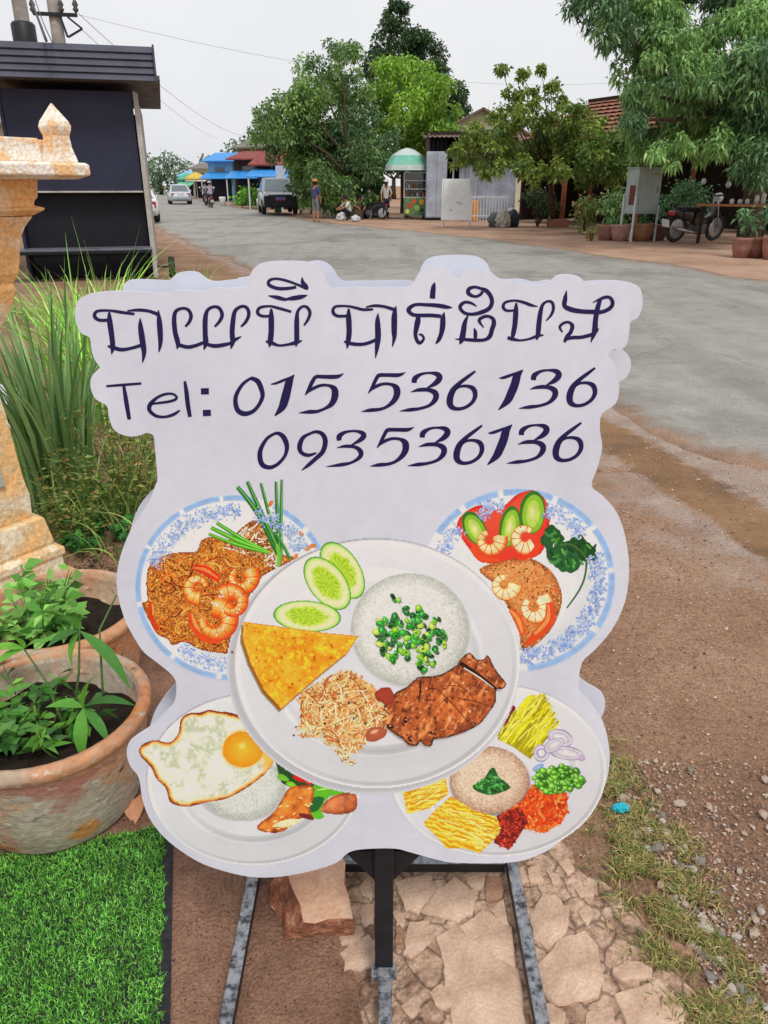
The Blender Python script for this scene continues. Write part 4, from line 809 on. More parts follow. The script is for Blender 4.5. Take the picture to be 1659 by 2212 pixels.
Print.lay = .00134; P = Print('printed_vermicelli', pl, 1e-6); ver = [(636, 1500), (700, 1462), (752, 1436), (800, 1470), (828, 1500), (842, 1540), (832, 1592), (795, 1606), (772, 1632), (766, 1662), (742, 1650), (722, 1622), (690, 1596), (632, 1588), (650, 1540)]
P.poly([(650, 1506), (752, 1446), (815, 1490), (830, 1560), (790, 1592), (720, 1588), (650, 1570)], (166, 108, 58), None, 1)
strands(P, ver, 560, [(226, 178, 116), (190, 128, 68), (242, 212, 160), (160, 94, 44), (214, 158, 96)], None, 46, 2.9, .8)
dots(P, ver, 50, [(210, 90, 44), (80, 38, 24)], None, 3.2); P.ell((812, 1584), 24, 15, (160, 80, 54), -20, None, 20, .05); P.ell((808, 1579), 10, 4, (214, 150, 120), -20, None, 12); P.ell((832, 1502), 22, 18, (146, 54, 36), 30, None, 20, .1)
P.done()
pork = [(105,405),(150,330),(215,262),(280,230),(350,168),(430,165),(500,150),(540,128),(600,88),(612,60),(660,18),(690,20),(720,58),(770,52),(785,28),(805,50),(830,105),(870,160),(908,212),(882,242),(845,245),(840,325),(800,390),(745,460),(650,512),(540,548),(450,560),(440,602),(395,600),(365,570),(345,602),(290,598),(260,560),(225,540),(150,482)]
def pfn(x, y, d):
    n = vn(x, y, .045, 61, 4); m = vn(x, y, .16, 62, 3); g = vn(x * .9 + y * .5, (y - x * .6) * .35, .12, 63, 3); c = lerp3((112, 50, 26), (190, 100, 48), n * 1.9 - .45); c = lerp3(c, (216, 138, 80), (g - .55) * 4); c = lerp3(c, (78, 32, 20), (.4 - m) * 5); c = lerp3(c, (244, 206, 160), (m - .74) * 9); return lerp3(c, (44, 22, 18), (4.5 - d + (m - .5) * 9) / 5)
raster('printed_grilled_pork', pl, [(x - 8, y + 14) for x, y in pork], lambda x, y, d: lerp3((196, 196, 196), (120, 104, 96), d / 6), P4, 1.8, .0014); raster('printed_grilled_pork', pl, spoly(pork, 2), pfn, P4, 1.5, .00145)
Print.lay = .0015; P = Print('printed_grilled_pork', pl, 1e-6)
for a, b, w, c in [((615, 78), (845, 245), 26, (34, 20, 18)), ((640, 110), (825, 236), 9, (206, 204, 200)), ((520, 225), (625, 225), 5, (86, 38, 24)), ((560, 180), (700, 300), 5, (80, 36, 24)), ((480, 250), (690, 480), 6, (80, 34, 22)), ((600, 300), (800, 350), 6, (76, 34, 22)), ((700, 190), (660, 310), 5, (92, 42, 28)), ((365, 190), (355, 330), 12, (44, 22, 20)), ((540, 290), (450, 380), 5, (98, 44, 26)), ((430, 170), (410, 260), 8, (84, 38, 28))]:
    P.stroke([(*a, w), ((a[0] + b[0]) / 2 + 4, (a[1] + b[1]) / 2 - 4, w), (*b, w * .6)], c, P4, 3)
for c, r in [((170, 480), 26), ((150, 400), 22), ((270, 440), 22), ((300, 560), 20), ((440, 520), 18)]: P.ell(c, r, r * .6, (40, 20, 18), random.uniform(0, 90), P4, 14, .15); P.ell((c[0] + 4, c[1] - 4), r * .3, r * .2, (200, 150, 120), 0, P4, 8)
P.done()

# ================================================================ FOREGROUND THINGS
# ---- foliage helpers
leaf_mat = M('leaf', (1, 1, 1), (0.85, 0.9, 0.85), scale=8, rough=0.55, attr=True, grain=0.1, trans=0.28, spec=0.35)
bark = M('bark', C(96, 78, 62), C(60, 48, 40), scale=14, rough=0.95, bump=0.6, grain=0.3)
stem_mat = M('green_stem', C(92, 120, 60), C(70, 96, 48), scale=20, rough=0.7)
def unit(v): return v / np.maximum(1e-9, np.linalg.norm(v, axis=1, keepdims=True))
def leaf_quads(pos, dirs, ln, wd, rng=RNG, droop=0.2):
    """one folded diamond per leaf: verts (4n,3), faces (n,4)"""
    n = len(pos); d = unit(dirs); r = unit(rng.normal(size=(n, 3))); sd_ = unit(np.cross(d, r)); up = np.cross(sd_, d)
    ln = ln[:, None]; wd = wd[:, None]
    tip = pos + d * ln; tip[:, 2] -= droop * ln[:, 0]
    mid = pos + d * ln * 0.45 + up * wd * 0.12
    v = np.stack([pos, mid + sd_ * wd / 2, tip, mid - sd_ * wd / 2], 1).reshape(-1, 3)
    return v, np.arange(4 * n).reshape(n, 4)
def col_mix(cols, n, rng=RNG, jit=0.18, k=0.62):
    c = np.array([C(*x, k) for x in cols])[rng.integers(0, len(cols), n)]
    return c * (1 + rng.normal(0, jit, (n, 1))).clip(0.5, 1.6)
def leaf_mesh(name, pos, dirs, ln, wd, cols, parent=None, org=None, droop=0.2, mat=None):
    v, f = leaf_quads(np.asarray(pos), np.asarray(dirs), ln, wd, droop=droop)
    return fast_mesh(name, v, f, mat or leaf_mat, cols, parent, org)
def blade_mesh(name, base, lean, height, width, bend, cols, parent=None, org=None, seg=5, mat=None):
    """curved ribbons; base (n,3), lean angle (n,), bend = how far the tip falls over"""
    n = len(base); t = np.linspace(0, 1, seg + 1); dx, dy = np.cos(lean), np.sin(lean); V = np.zeros((n, seg + 1, 2, 3))
    px, py = -dy, dx
    tw = RNG.uniform(-.8, .8, n); sx, sy = px * np.cos(tw) + dx * np.sin(tw), py * np.cos(tw) + dy * np.sin(tw)
    for i, s in enumerate(t):
        out = bend * height * s ** 2.0; z = height * (s - 0.45 * np.abs(bend) * s ** 3)
        w = width * (1 - s ** 2.2) * 0.5 + 0.0003
        c = np.stack([base[:, 0] + dx * out, base[:, 1] + dy * out, base[:, 2] + z], 1)
        V[:, i, 0] = c + np.stack([sx * w, sy * w, 0 * w], 1); V[:, i, 1] = c - np.stack([sx * w, sy * w, 0 * w], 1)
    idx = np.arange(n)[:, None] * (seg + 1) * 2 + np.arange(seg)[None, :] * 2
    f = np.stack([idx, idx + 1, idx + 3, idx + 2], 2).reshape(-1, 4)
    return fast_mesh(name, V.reshape(-1, 3), f, mat or leaf_mat, np.repeat(cols, seg, axis=0), parent, org)
def big_leaf(a, b, width, col, parent, org, sag=0.12, name='leaf'):
    a, b = Vector(a), Vector(b); d = b - a; L_ = d.length; d.normalize(); side = d.cross(Vector((0, 0, 1)))
    side = side.normalized() if side.length > 1e-3 else Vector((1, 0, 0)); up = side.cross(d); mb = MB(); v = []; k = 7
    for i in range(k + 1):
        s = i / k; w = width * (math.sin(math.pi * min(1, s ** 0.8)) * 0.5 + 0.01); c = a + d * L_ * s + up * (math.sin(math.pi * s) * sag * L_)
        v += [c + side * w + up * w * .25, c, c - side * w + up * w * .25]
    f = []
    for i in range(k): o = 3 * i; f += [(o, o + 1, o + 4, o + 3), (o + 1, o + 2, o + 5, o + 4)]
    mb.add(v, f, C(*col, .7)); return mb.build(name, leaf_mat, parent, True, org)

# ---- artificial turf mat
MD = Vector((-0.235, 0.972)); MR = G(369, 2212); mat_tr = Vector((MR.x, MR.y)) + MD * 0.50
def mp(a, b): p = Vector((MR.x, MR.y)) + MD * a + Vector((-0.972, -0.235)) * b; return (p.x, p.y)
mat_poly = [mp(-0.65, 0), mp(0.50, 0), mp(0.50, 0.12), mp(0.47, 0.3), mp(0.5, 0.9), mp(-0.65, 0.9)]
turf = thing('turf_mat', 'bright green artificial grass mat with a black cut edge beside the pavement', 'mat', (*mp(0, 0.3), 0.008))
mb = MB(); mb.prism(mat_poly, 0.008, 0.014); mb.build('backing', M('rubber_backing', C(34, 34, 38), C(52, 52, 56), scale=40, rough=0.9, bump=0.3), turf, org=turf.location)
n = 75000; a_ = RNG.uniform(-0.45, 0.50, n); b_ = RNG.uniform(0.012, 0.72, n) ** 1.0
edge_j = np.array([vnoise(x, 0, 30, 2) * 0.01 for x in a_]); b_ = b_ + np.maximum(0, 0.006 + edge_j)
px_ = MR.x + MD.x * a_ - 0.972 * b_; py_ = MR.y + MD.y * a_ - 0.235 * b_
cols = col_mix([(92, 158, 50), (118, 184, 72), (70, 134, 42), (146, 200, 100), (56, 110, 40)], n, jit=0.2, k=.74)
pat = np.array([0.75 + 0.5 * (0.5 + vnoise(x, y, 14, 8)) for x, y in zip(px_, py_)])
o = blade_mesh('turf_blades', np.stack([px_, py_, np.full(n, 0.013)], 1), RNG.uniform(0, 6.283, n), RNG.uniform(0.007, 0.014, n), RNG.uniform(0.0014, 0.0024, n), RNG.uniform(0.2, 0.9, n), cols * np.clip(pat, .6, 1.3)[:, None], turf, turf.location, seg=2)
o['kind'] = 'stuff'

# ---- broken brick under the board
mb = MB(); top = [G(613, 1898, .062), G(728, 1864, .062), G(766, 1982, .062), G(655, 1991, .062)]; bot = [Vector((p.x, p.y, 0.008)) for p in top]
bot[0] += Vector((-.05, .02, 0)); bot[3] += Vector((-.045, .0, 0)); bot[1] += Vector((0, .03, 0)); top[1] += Vector((0, .05, 0)); top[0] += Vector((0, .04, 0))
ringb = []
for z, k in ((0, 0), (1, .35), (2, .8), (3, 1)):
    r = []
    for i in range(4):
        a, b = bot[i].lerp(top[i], k), bot[(i + 1) % 4].lerp(top[(i + 1) % 4], k)
        for s in range(4): p = a.lerp(b, s / 4); r.append(p + Vector((vnoise(p.x, p.y, 30, z), vnoise(p.x, p.y, 30, z + 7), .4 * vnoise(p.x, p.y, 40, z + 3))) * 0.014)
    ringb.append(r)
mb.loft(ringb)
mb.m = [1 if len(f_) > 4 else 0 for f_ in mb.f]
brick_mat = M('fired_clay', C(150, 92, 62), C(200, 160, 134), scale=11, rough=0.95, bump=0.8, bscale=50, c3=C(184, 138, 108), grain=0.3, gscale=80, pos=(.38, .56))
red_clay = M('red_clay', C(104, 64, 48), C(182, 128, 98), scale=22, rough=0.95, bump=0.9, bscale=60, c3=C(144, 92, 68), grain=0.3)
brick_mat = M('brick_face', C(182, 140, 112), C(206, 170, 144), scale=9, rough=0.95, bump=0.4, bscale=80, c3=C(194, 154, 126), grain=0.15, gscale=120)
tag(mb.build('broken_brick', [red_clay, brick_mat], bevel=0.003), 'broken orange clay brick weighing down the stand of the menu board', 'brick')

# ---- stones, dry grass, litter on the shoulder
stone_mats = [M('stone_a', C(170, 160, 148), C(200, 192, 182), scale=30, rough=0.9, bump=0.4), M('stone_b', C(120, 112, 104), C(150, 142, 134), scale=30, rough=0.9, bump=0.4), M('stone_c', C(166, 146, 130), C(196, 178, 162), scale=30, rough=0.9, bump=0.4)]
def stone_mesh(seed, mat):
    random.seed(seed); bm = bmesh.new(); bmesh.ops.create_icosphere(bm, subdivisions=1, radius=1.0)
    for v in bm.verts: v.co *= random.uniform(.65, 1.15); v.co.z *= .6
    me = bpy.data.meshes.new('stone'); bm.to_mesh(me); bm.free(); me.materials.append(mat); return me
sm_ = [stone_mesh(i, stone_mats[i % 3]) for i in range(9)]
def shoulder(rng=random):
    while True:
        px, py = rng.uniform(1290, 1700), rng.uniform(1640, 2260); e = 1290 + (py - 1640) * 0.5
        k = (px - e) / 230
        if 0 < k < 1.6 and rng.random() < math.exp(-k * 1.6): return G(px, py)
random.seed(11)
for i in range(210):
    p = shoulder(); o = bpy.data.objects.new('stone', random.choice(sm_)); COL.objects.link(o); r = 0.004 + 0.012 * random.random() ** 2.6
    o.location = (p.x, p.y, r * .25); o.scale = (r * random.uniform(.8, 1.4), r, r); o.rotation_euler = (random.uniform(-.3, .3), random.uniform(-.3, .3), random.uniform(0, 6))
    tag(o, 'small loose stone on the dirt beside the dry grass strip', 'stone', 'loose stones on the road shoulder')
for px, py, r, m, lab in [(1525, 2010, .017, 0, 'larger pale stone lying beside the concrete kerb chunk'), (1395, 1835, .012, 0, 'pale stone half sunk beyond the dry grass'), (1448, 1690 + 230, .013, 1, 'dark edged broken stone standing on its edge in the dirt')]:
    o = bpy.data.objects.new('stone', sm_[m]); COL.objects.link(o); p = G(px, py); o.location = (p.x, p.y, r * .3); o.scale = (r * 1.5, r, r); o.rotation_euler = (0, 0, random.uniform(0, 6)); tag(o, lab, 'stone')
# finer grit, too small to pick apart
bmv = np.array([(1, 0, 0), (-.5, .86, 0), (-.5, -.86, 0), (0, 0, .9)]); bmf = np.array([(0, 1, 3), (1, 2, 3), (2, 0, 3)])
gp = []
for _ in range(5200): p = shoulder(); gp.append((p.x, p.y, 0.0007))
for _ in range(6500): r = random.uniform(1.0, 5.0); a = random.uniform(0.06, .72); gp.append((r * math.sin(a), r * math.cos(a), -0.0030 if r < 3 else 0.0))
gp = np.array(gp); kk = len(gp); sz = (RNG.random(kk) ** 2.5 * 0.0042 + 0.0014)[:, None, None] * (1 + np.hypot(gp[:, 0], gp[:, 1]) * .12)[:, None, None]
th = RNG.uniform(0, 6.28, kk); R2 = np.stack([np.stack([np.cos(th), -np.sin(th), 0 * th], 1), np.stack([np.sin(th), np.cos(th), 0 * th], 1), np.stack([0 * th, 0 * th, 1 + 0 * th], 1)], 1)
gv = gp[:, None, :] + np.einsum('nij,kj->nki', R2, bmv) * sz * RNG.uniform(.6, 1.3, (kk, 4, 1))
gf = (bmf[None] + 4 * np.arange(kk)[:, None, None]).reshape(-1, 3)
grit_mat = M('grit', (1, 1, 1), (0.9, 0.9, 0.9), scale=60, rough=0.9, attr=True, grain=0.1)
o = fast_mesh('grit', gv.reshape(-1, 3), gf, grit_mat, np.repeat(col_mix([(176, 150, 130), (130, 108, 94), (196, 182, 168), (96, 82, 74), (150, 120, 100), (190, 150, 126)], kk, jit=.12, k=1), 3, axis=0))
tag(o, 'fine grit scattered over the dirt shoulder', 'grit', kind='stuff')
# dry grass strip
gb_ = []
while len(gb_) < 9500:
    py = random.uniform(1600, 2290); px = 1300 + (py - 1640) * 0.47 + random.gauss(0, 50 if py > 1760 else 28)
    if py < 1700 and random.random() < .4: continue
    p = G(px, py)
    if vnoise(p.x, p.y, 14, 3) > -0.05 + .1 * random.random(): gb_.append((p.x, p.y, 0))
gb_ = np.array(gb_); n = len(gb_)
o = blade_mesh('dry_grass', gb_, RNG.uniform(0, 6.283, n), RNG.uniform(.007, .028, n), RNG.uniform(.002, .004, n), RNG.uniform(.5, 1.8, n), col_mix([(164, 150, 92), (138, 136, 76), (112, 122, 62), (180, 160, 112), (140, 108, 74), (98, 112, 58)], n, k=.78), seg=3)
tag(o, 'strip of dry yellow green grass along the pavement edge', 'grass', kind='stuff')
# cyan wrapper
WRAP = G(1340, 1750, .012)
# dry curled leaves by the pot
for k, (pa, pb, lab) in enumerate([((285, 1775), (268, 1705), 'dry brown curled leaf lying between pot and board, the nearer of two'), ((292, 1780), (312, 1712), 'dry brown curled leaf lying between pot and board, leaning on the other')]):
    a, b = G(*pa, .012), G(*pb, .03); o = big_leaf(a, b, .032, (196, 138, 106), None, None, .2, 'dry_leaf'); tag(o, lab, 'leaf')

# ---- two clay pots with their plants
def pot_mat(nm, a, b, c):                     # lime-streaked clay: patches of bare clay, maroon and ochre wash
    m = M(nm, C(*a), C(*b), scale=5.5, rough=0.85, bump=0.3, bscale=60, c3=C(*c), grain=0.2, gscale=50, pos=(.36, .64))
    t = m.node_tree; N = t.nodes; K = t.links.new; bs = N['Principled BSDF']; tc = N.new('ShaderNodeTexCoord')
    for sc, lo, hi, col, off in ((7.0, .585, .66, C(168, 108, 94), 3.0), (6.0, .58, .64, C(212, 138, 62), 9.0), (26.0, .60, .70, C(206, 200, 186), 5.0), (14.0, .62, .70, C(84, 76, 66), 14.0)):
        mp_ = N.new('ShaderNodeMapping'); mp_.inputs['Location'].default_value = (off, off, off); mp_.inputs['Scale'].default_value = (1, 1, 1.6); K(tc.outputs['Object'], mp_.inputs['Vector'])
        n = N.new('ShaderNodeTexNoise'); n.inputs['Scale'].default_value = sc; n.inputs['Detail'].default_value = 5; n.inputs['Roughness'].default_value = .55; K(mp_.outputs['Vector'], n.inputs['Vector'])
        r = N.new('ShaderNodeMapRange'); r.inputs['From Min'].default_value = lo; r.inputs['From Max'].default_value = hi; r.inputs['To Max'].default_value = .85; K(n.outputs['Fac'], r.inputs['Value'])
        x = N.new('ShaderNodeMix'); x.data_type = 'RGBA'; K(r.outputs['Result'], x.inputs['Factor']); K(bs.inputs['Base Color'].links[0].from_socket, x.inputs['A']); x.inputs['B'].default_value = (*col, 1); K(x.outputs['Result'], bs.inputs['Base Color'])
    return m
clay1 = pot_mat('weathered_clay', (196, 146, 112), (180, 170, 154), (172, 156, 138)); clay2 = pot_mat('orange_clay', (196, 132, 88), (190, 166, 142), (184, 150, 122))
stain = M('pot_stain', C(150, 78, 66), C(206, 140, 66), scale=9, rough=0.85, grain=0.2, gscale=60)
soil = M('soil', C(30, 24, 20), C(50, 40, 33), scale=30, rough=1, bump=0.9, bscale=60, grain=0.3)
rimm = pot_mat('rim_clay', (204, 138, 94), (178, 160, 142), (190, 150, 120))
def pot(loc, mat, label, R=.245, H=.30):
    t = thing('clay_pot', label, 'pot', loc)
    mb = MB(); mb.lathe([(R * .74, 0), (R * .80, .02), (R * .90, H * .35), (R * .97, H * .75), (R * 1.0, H * .9), (R * 1.03, H * .97), (R * 1.0, H), (R * .93, H - .002), (R * .90, H * .93), (R * .88, H * .7), (R * .2, H * .66)], 44, wob=.006); mb.build('bowl', mat, t, True)
    mb = MB(); mb.lathe([(R * 1.005, H * .88), (R * 1.045, H * .93), (R * 1.05, H * .985), (R * 1.0, H + .006), (R * .93, H + .003), (R * .915, H * .95), (R * .93, H * .9)], 44, wob=.006, cap=False); mb.build('rim', rimm, t, True)
    mb = MB(); rr = [(R * .89 * math.cos(a), R * .89 * math.sin(a)) for a in [j * 6.2832 / 24 for j in range(24)]]
    v = [(x * k, y * k, H * .72 + vnoise(x * k, y * k, 14, k) * .02) for k in (1.0, .7, .4) for x, y in rr] + [(0, 0, H * .74)]
    f = [(i * 24 + j, i * 24 + (j + 1) % 24, (i + 1) * 24 + (j + 1) % 24, (i + 1) * 24 + j) for i in range(2) for j in range(24)] + [(48 + j, 48 + (j + 1) % 24, 72) for j in range(24)]
    mb.add(v, f); mb.build('soil', soil, t, True)
    return t
P1C, P2C = Vector((-0.845, 1.525, 0.012)), Vector((-1.0, 2.0, 0.010))
pot1 = pot(P1C, clay1, 'grey and pink weathered clay pot standing on the green mat'); pot2 = pot(P2C, clay2, 'orange clay pot between the weathered pot and the spirit house')
# paint smears on the near pot
def smear(t, c, a0, a1, z0, z1, mat, R=.245, H=.30):
    mb = MB(); pts = []; n = 18
    def rad_(z): return R * np.interp(z, [0, .02, H * .35, H * .75, H * .9, H], [.74, .8, .9, .97, 1.0, 1.03]) + .0012
    ph = random.random() * 6
    for i in range(n):
        t_ = 6.2832 * i / n; k = 1 + .25 * math.sin(2 * t_ + ph) + .15 * math.sin(5 * t_ + ph); a = (a0 + a1) / 2 + (a1 - a0) / 2 * math.cos(t_) * k; z = (z0 + z1) / 2 + (z1 - z0) / 2 * math.sin(t_ + .6) * k
        r = rad_(z); pts.append((r * math.cos(a), r * math.sin(a), z))
    am, zm = (a0 + a1) / 2, (z0 + z1) / 2; r = rad_(zm); ctr = (r * math.cos(am) * 1.004, r * math.sin(am) * 1.004, zm)
    mb.add(pts + [ctr], [(i, (i + 1) % n, n) for i in range(n)]); return mb.build('paint_smear', mat, t)
ochre = M('ochre_smear', C(208, 146, 66), C(196, 160, 116), scale=30, rough=.9); maroon = M('maroon_smear', C(150, 92, 84), C(170, 128, 116), scale=30, rough=.9)
random.seed(3)
for a0, a1, z0, z1, m in [][:0] and [(-1.62, -1.3, .05, .12, ochre), (-1.25, -.85, .15, .20, maroon), (-1.0, -.72, .09, .12, maroon), (-.62, -.4, .17, .25, ochre), (-.35, -.1, .20, .26, maroon), (-1.8, -1.55, .2, .235, ochre), (-1.95, -1.75, .08, .11, maroon)]: smear(pot1, None, a0, a1, z0, z1, m)
# cassava-like seedling
cas = thing('cassava_seedling', 'seedling with long finger leaves growing in the weathered pot', 'plant', P1C + Vector((.06, -.02, .215)))
mb = MB(); h1, h2, h3 = AT(180, 1528, 1.47), AT(172, 1362, 1.55), AT(52, 1402, 1.62); b0 = P1C + Vector((.06, -.02, .2))
for h in (h1, h2, h3): mb.tube([b0, b0.lerp(h, .6) + Vector((.01, 0, .02)), h], [.004, .003, .002], 6)
mb.tube([AT(222, 1500, 1.5), AT(215, 1360, 1.6), AT(252, 1285, 1.66)], [.003, .0025, .002], 6)
mb.build('stem', stem_mat, cas, True, cas.location)
gl = [(74, 128, 54), (92, 150, 58), (60, 108, 50), (110, 168, 60)]
for h, tips, Y in [(h1, [(180, 1645), (98, 1528), (292, 1524), (215, 1452), (238, 1610)], 1.42), (h2, [(282, 1490), (158, 1448), (100, 1400), (60, 1418), (140, 1330)], 1.5), (h3, [(-20, 1450), (-40, 1410), (10, 1372), (100, 1385)], 1.58)]:
    for k, tp in enumerate(tips): b = AT(*tp, Y + .03 * (k % 2)); big_leaf(h, b, .034 if k < 3 else .026, random.choice(gl), cas, cas.location, .1)
def herb(name, label, base, n_st, spread, hgt, nl, sz, cols, cat='plant', wr=.5):
    t = thing(name, label, cat, base); mb = MB(); pos = []; dr = []; L_ = []
    for i in range(n_st):
        a = random.uniform(0, 6.28); r = spread * math.sqrt(random.random()); x0, y0 = r * .45 * math.cos(a), r * .45 * math.sin(a); x1, y1 = r * math.cos(a), r * math.sin(a); h = hgt * random.uniform(.45, 1)
        p = [Vector((x0, y0, 0)), Vector(((x0 + x1) / 2, (y0 + y1) / 2, h * .6)), Vector((x1, y1, h))]; mb.tube(p, [.0022, .0018, .001], 4)
        for k in range(nl):
            s = random.uniform(.25, 1.05); q = p[0].lerp(p[2], min(1, s)); q.z = h * min(1, s); b = random.uniform(0, 6.28)
            pos.append(q); dr.append((math.cos(b), math.sin(b), random.uniform(-.1, .7))); L_.append(sz * random.uniform(.5, 1.2) * (1.1 - .3 * s))
    mb.build('stem', stem_mat, t); L_ = np.array(L_); n = len(pos)
    leaf_mesh('foliage', np.array([tuple(p) for p in pos]), np.array(dr), L_, L_ * wr, col_mix(cols, n), t)
    return t
random.seed(21)
herb('basil_plant', 'leafy green herb growing in the orange clay pot', P2C + Vector((-.06, -.02, .215)), 24, .17, .21, 10, .08, [(96, 148, 66), (120, 168, 84), (76, 124, 54), (140, 182, 100)])
herb('weed', 'broad leaved weeds crowding the left of the weathered pot', P1C + Vector((-.09, -.03, .21)), 14, .13, .13, 8, .07, [(70, 118, 54), (92, 140, 62), (56, 96, 46)], wr=.45)
herb('weed', 'small fine leaved weeds sprouting from the weathered pot', P1C + Vector((-.03, .0, .21)), 24, .2, .12, 9, .065, [(72, 120, 50), (96, 146, 60), (120, 168, 66), (54, 92, 44)], wr=.32)

# ---- spirit house pedestal
SC = Vector((-1.67, 2.675)); E1 = Vector((.5736, .8192)); E2 = Vector((.8192, -.5736)); ED = E1 + E2
def SH(px, py):                                    # pixel on the right-hand silhouette -> (half size, height)
    r = ray(px, py); k = r[0] / r[1]; h = (k * SC.y - SC.x) / (ED.x - k * ED.y); Y = SC.y + ED.y * h
    return h, CAMH + r[2] * Y / r[1]
def sq(h, z): return [(*(SC + E1 * (h * a) + E2 * (h * b)), z) for a, b in ((1, 1), (-1, 1), (-1, -1), (1, -1))]
ochre_con = M('ochre_concrete', C(216, 168, 108, .8), C(206, 196, 172, .8), scale=7, rough=0.9, bump=0.4, bscale=50, c3=C(216, 182, 132), grain=0.25, gscale=60, pos=(.36, .6))
pale_con = M('peeling_concrete', C(220, 176, 128, .8), C(218, 210, 198, .8), scale=13, rough=0.9, bump=0.4, bscale=70, c3=C(206, 188, 164, .8), grain=0.25, gscale=110, pos=(.42, .54))
rust_con = M('orange_concrete', C(218, 172, 118, .75), C(214, 202, 182, .75), scale=4, rough=0.85, bump=0.35, bscale=60, c3=C(212, 162, 106, .75), grain=0.25, gscale=70, pos=(.38, .62))
house = thing('spirit_house', 'peeling ochre concrete spirit house pedestal with stepped base and flat top', 'spirit house', (SC.x, SC.y, 0))
def prof(name, pts, mat, cap=True):
    mb = MB(); mb.loft([sq(h, z) for h, z in pts]); return mb.build(name, mat, house, org=house.location, bevel=.004)
b_pts = [SH(*p) for p in [(181, 1236), (136, 1192)]]
z1 = b_pts[0][1]; prof('base_step', [(b_pts[0][0] + .02, -.02), (b_pts[0][0] + .02, z1 - .02), (b_pts[0][0], z1), (b_pts[0][0] - .03, z1 + .003)], ochre_con)
q1 = SH(140, 1180); q2 = SH(96, 1118); q3 = SH(65, 1067)
prof('base_step', [(q1[0] - .01, z1 + .0035), (q1[0] - .01, q1[1] - .035), (q1[0], q1[1] - .03), (q1[0], q1[1]), (q1[0] - .03, q1[1] + .012), (q1[0] - .025, q1[1] + .03), (q2[0], q2[1]), (q2[0] - .012, q2[1] + .008)], ochre_con)
ped = prof('pedestal', [(q2[0] - .03, q2[1] + .0085), SH(65, 1067), SH(51, 1033), SH(34, 971), SH(14, 896), SH(0, 855), SH(-10, 815), SH(-14, 770), SH(-6, 725)], ochre_con)
nk = [(-6, 724), (5, 705), (20, 677), (30, 650), (36, 623), (28, 612), (42, 590), (44, 545), (47, 512), (55, 490), (72, 467)]
prof('neck', [SH(*p) for p in nk], rust_con); hc, zc_ = SH(72, 466)
prof('capital', [(hc, zc_ + .0005), SH(97, 454), SH(98, 449), SH(74, 444), SH(76, 432), SH(82, 428), SH(82, 390), SH(82, 386)], rust_con)
hp, zp = SH(197, 379); hp2, zp2 = SH(197, 356)
prof('platform', [(hp - .03, zp - .012), (hp, zp), (hp, zp2), (hp - .01, zp2 + .006)], pale_con)
zt = zp2 + .0065
for e, f, L_ in ((E1, E2, 1), (E2, E1, 1), (E1, -E2, 1), (E2, -E1, 1)):       # parapet along each side
    mb = MB(); hh = hp * .84; c = SC + f * (hh); mb.bar((*(c - e * (hh - .06)), zt + .035), (*(c + e * (hh - .06)), zt + .035), .045, .07); mb.build('parapet', pale_con, house, org=house.location, bevel=.004)
for a, b in ((1, 1), (-1, 1), (1, -1), (-1, -1)):
    c = SC + E1 * (hp * .865 * a) + E2 * (hp * .865 * b); mb = MB()
    def rr(h, z): return [(*(c + E1 * (h * p) + E2 * (h * q)), zt + z) for p, q in ((1, 1), (-1, 1), (-1, -1), (1, -1))]
    mb.loft([rr(.042, 0), rr(.040, .010), rr(.032, .045), rr(.030, .08), rr(.035, .095), rr(.037, .108), rr(.033, .122), rr(.002, .175)]); mb.build('finial', pale_con, house, org=house.location, bevel=.003)
# sunken panel on the side that faces the road
h_a, z_a = SH(34, 971); h_b, z_b = SH(0, 860); mb = MB(); off = .004
pl_ = [(-.55, z_a - .12, h_a + .018), (.55, z_a - .12, h_a + .018), (.55, z_b - .01, h_b + .004), (-.55, z_b - .01, h_b + .004)]
mb.add([(*(SC + E2 * (h + off) + E1 * (h * s)), z) for s, z, h in pl_] + [(*(SC + E2 * (h - .02) + E1 * (h * s)), z) for s, z, h in pl_], [(3, 2, 1, 0), (0, 1, 5, 4), (1, 2, 6, 5), (2, 3, 7, 6), (3, 0, 4, 7)])
mb.build('panel', M('grey_green_render', C(150, 160, 148), C(176, 178, 164), scale=12, rough=.9), house, org=house.location, bevel=.003)

# ---- lemongrass and weeds behind the pots
def tuft(name, label, px, py, n, sp, h, w, bend, cols, cat='plant', lean=None, seg=6, grp=None):
    b = G(px, py); t = thing(name, label, cat, b, group=grp); a = RNG.uniform(0, 6.283, n); r = sp * np.sqrt(RNG.random(n))
    base = np.stack([r * np.cos(a), r * np.sin(a), np.zeros(n)], 1)
    blade_mesh('blades', base, a + RNG.normal(0, .5, n) if lean is None else RNG.normal(lean, .7, n), RNG.uniform(h * .55, h, n), RNG.uniform(w * .6, w, n), RNG.uniform(*bend, n), col_mix(cols, n), t, seg=seg)
    return t
GL = [(104, 138, 82), (124, 156, 100), (82, 116, 64), (142, 172, 118), (92, 128, 84)]
tuft('lemongrass', 'tall upright lemongrass clump between the spirit house and the menu board', 140, 1085, 130, .17, 1.25, .03, (.04, .42), GL)
tuft('lemongrass', 'bright arching grass clump in front of the black kiosk', 215, 900, 170, .24, 1.5, .017, (.35, .95), [(118, 168, 60), (146, 190, 84), (96, 144, 56), (164, 200, 110)])
tuft('tall_grass', 'thin grass stems reaching above the kiosk counter', 240, 860, 16, .25, 1.42, .007, (.15, .5), [(140, 176, 80), (120, 160, 64)])
tuft('tall_grass', 'sparse grass tuft at the kiosk wheel', 420, 640, 40, .35, .62, .012, (.2, .8), [(110, 176, 60), (140, 196, 80)])
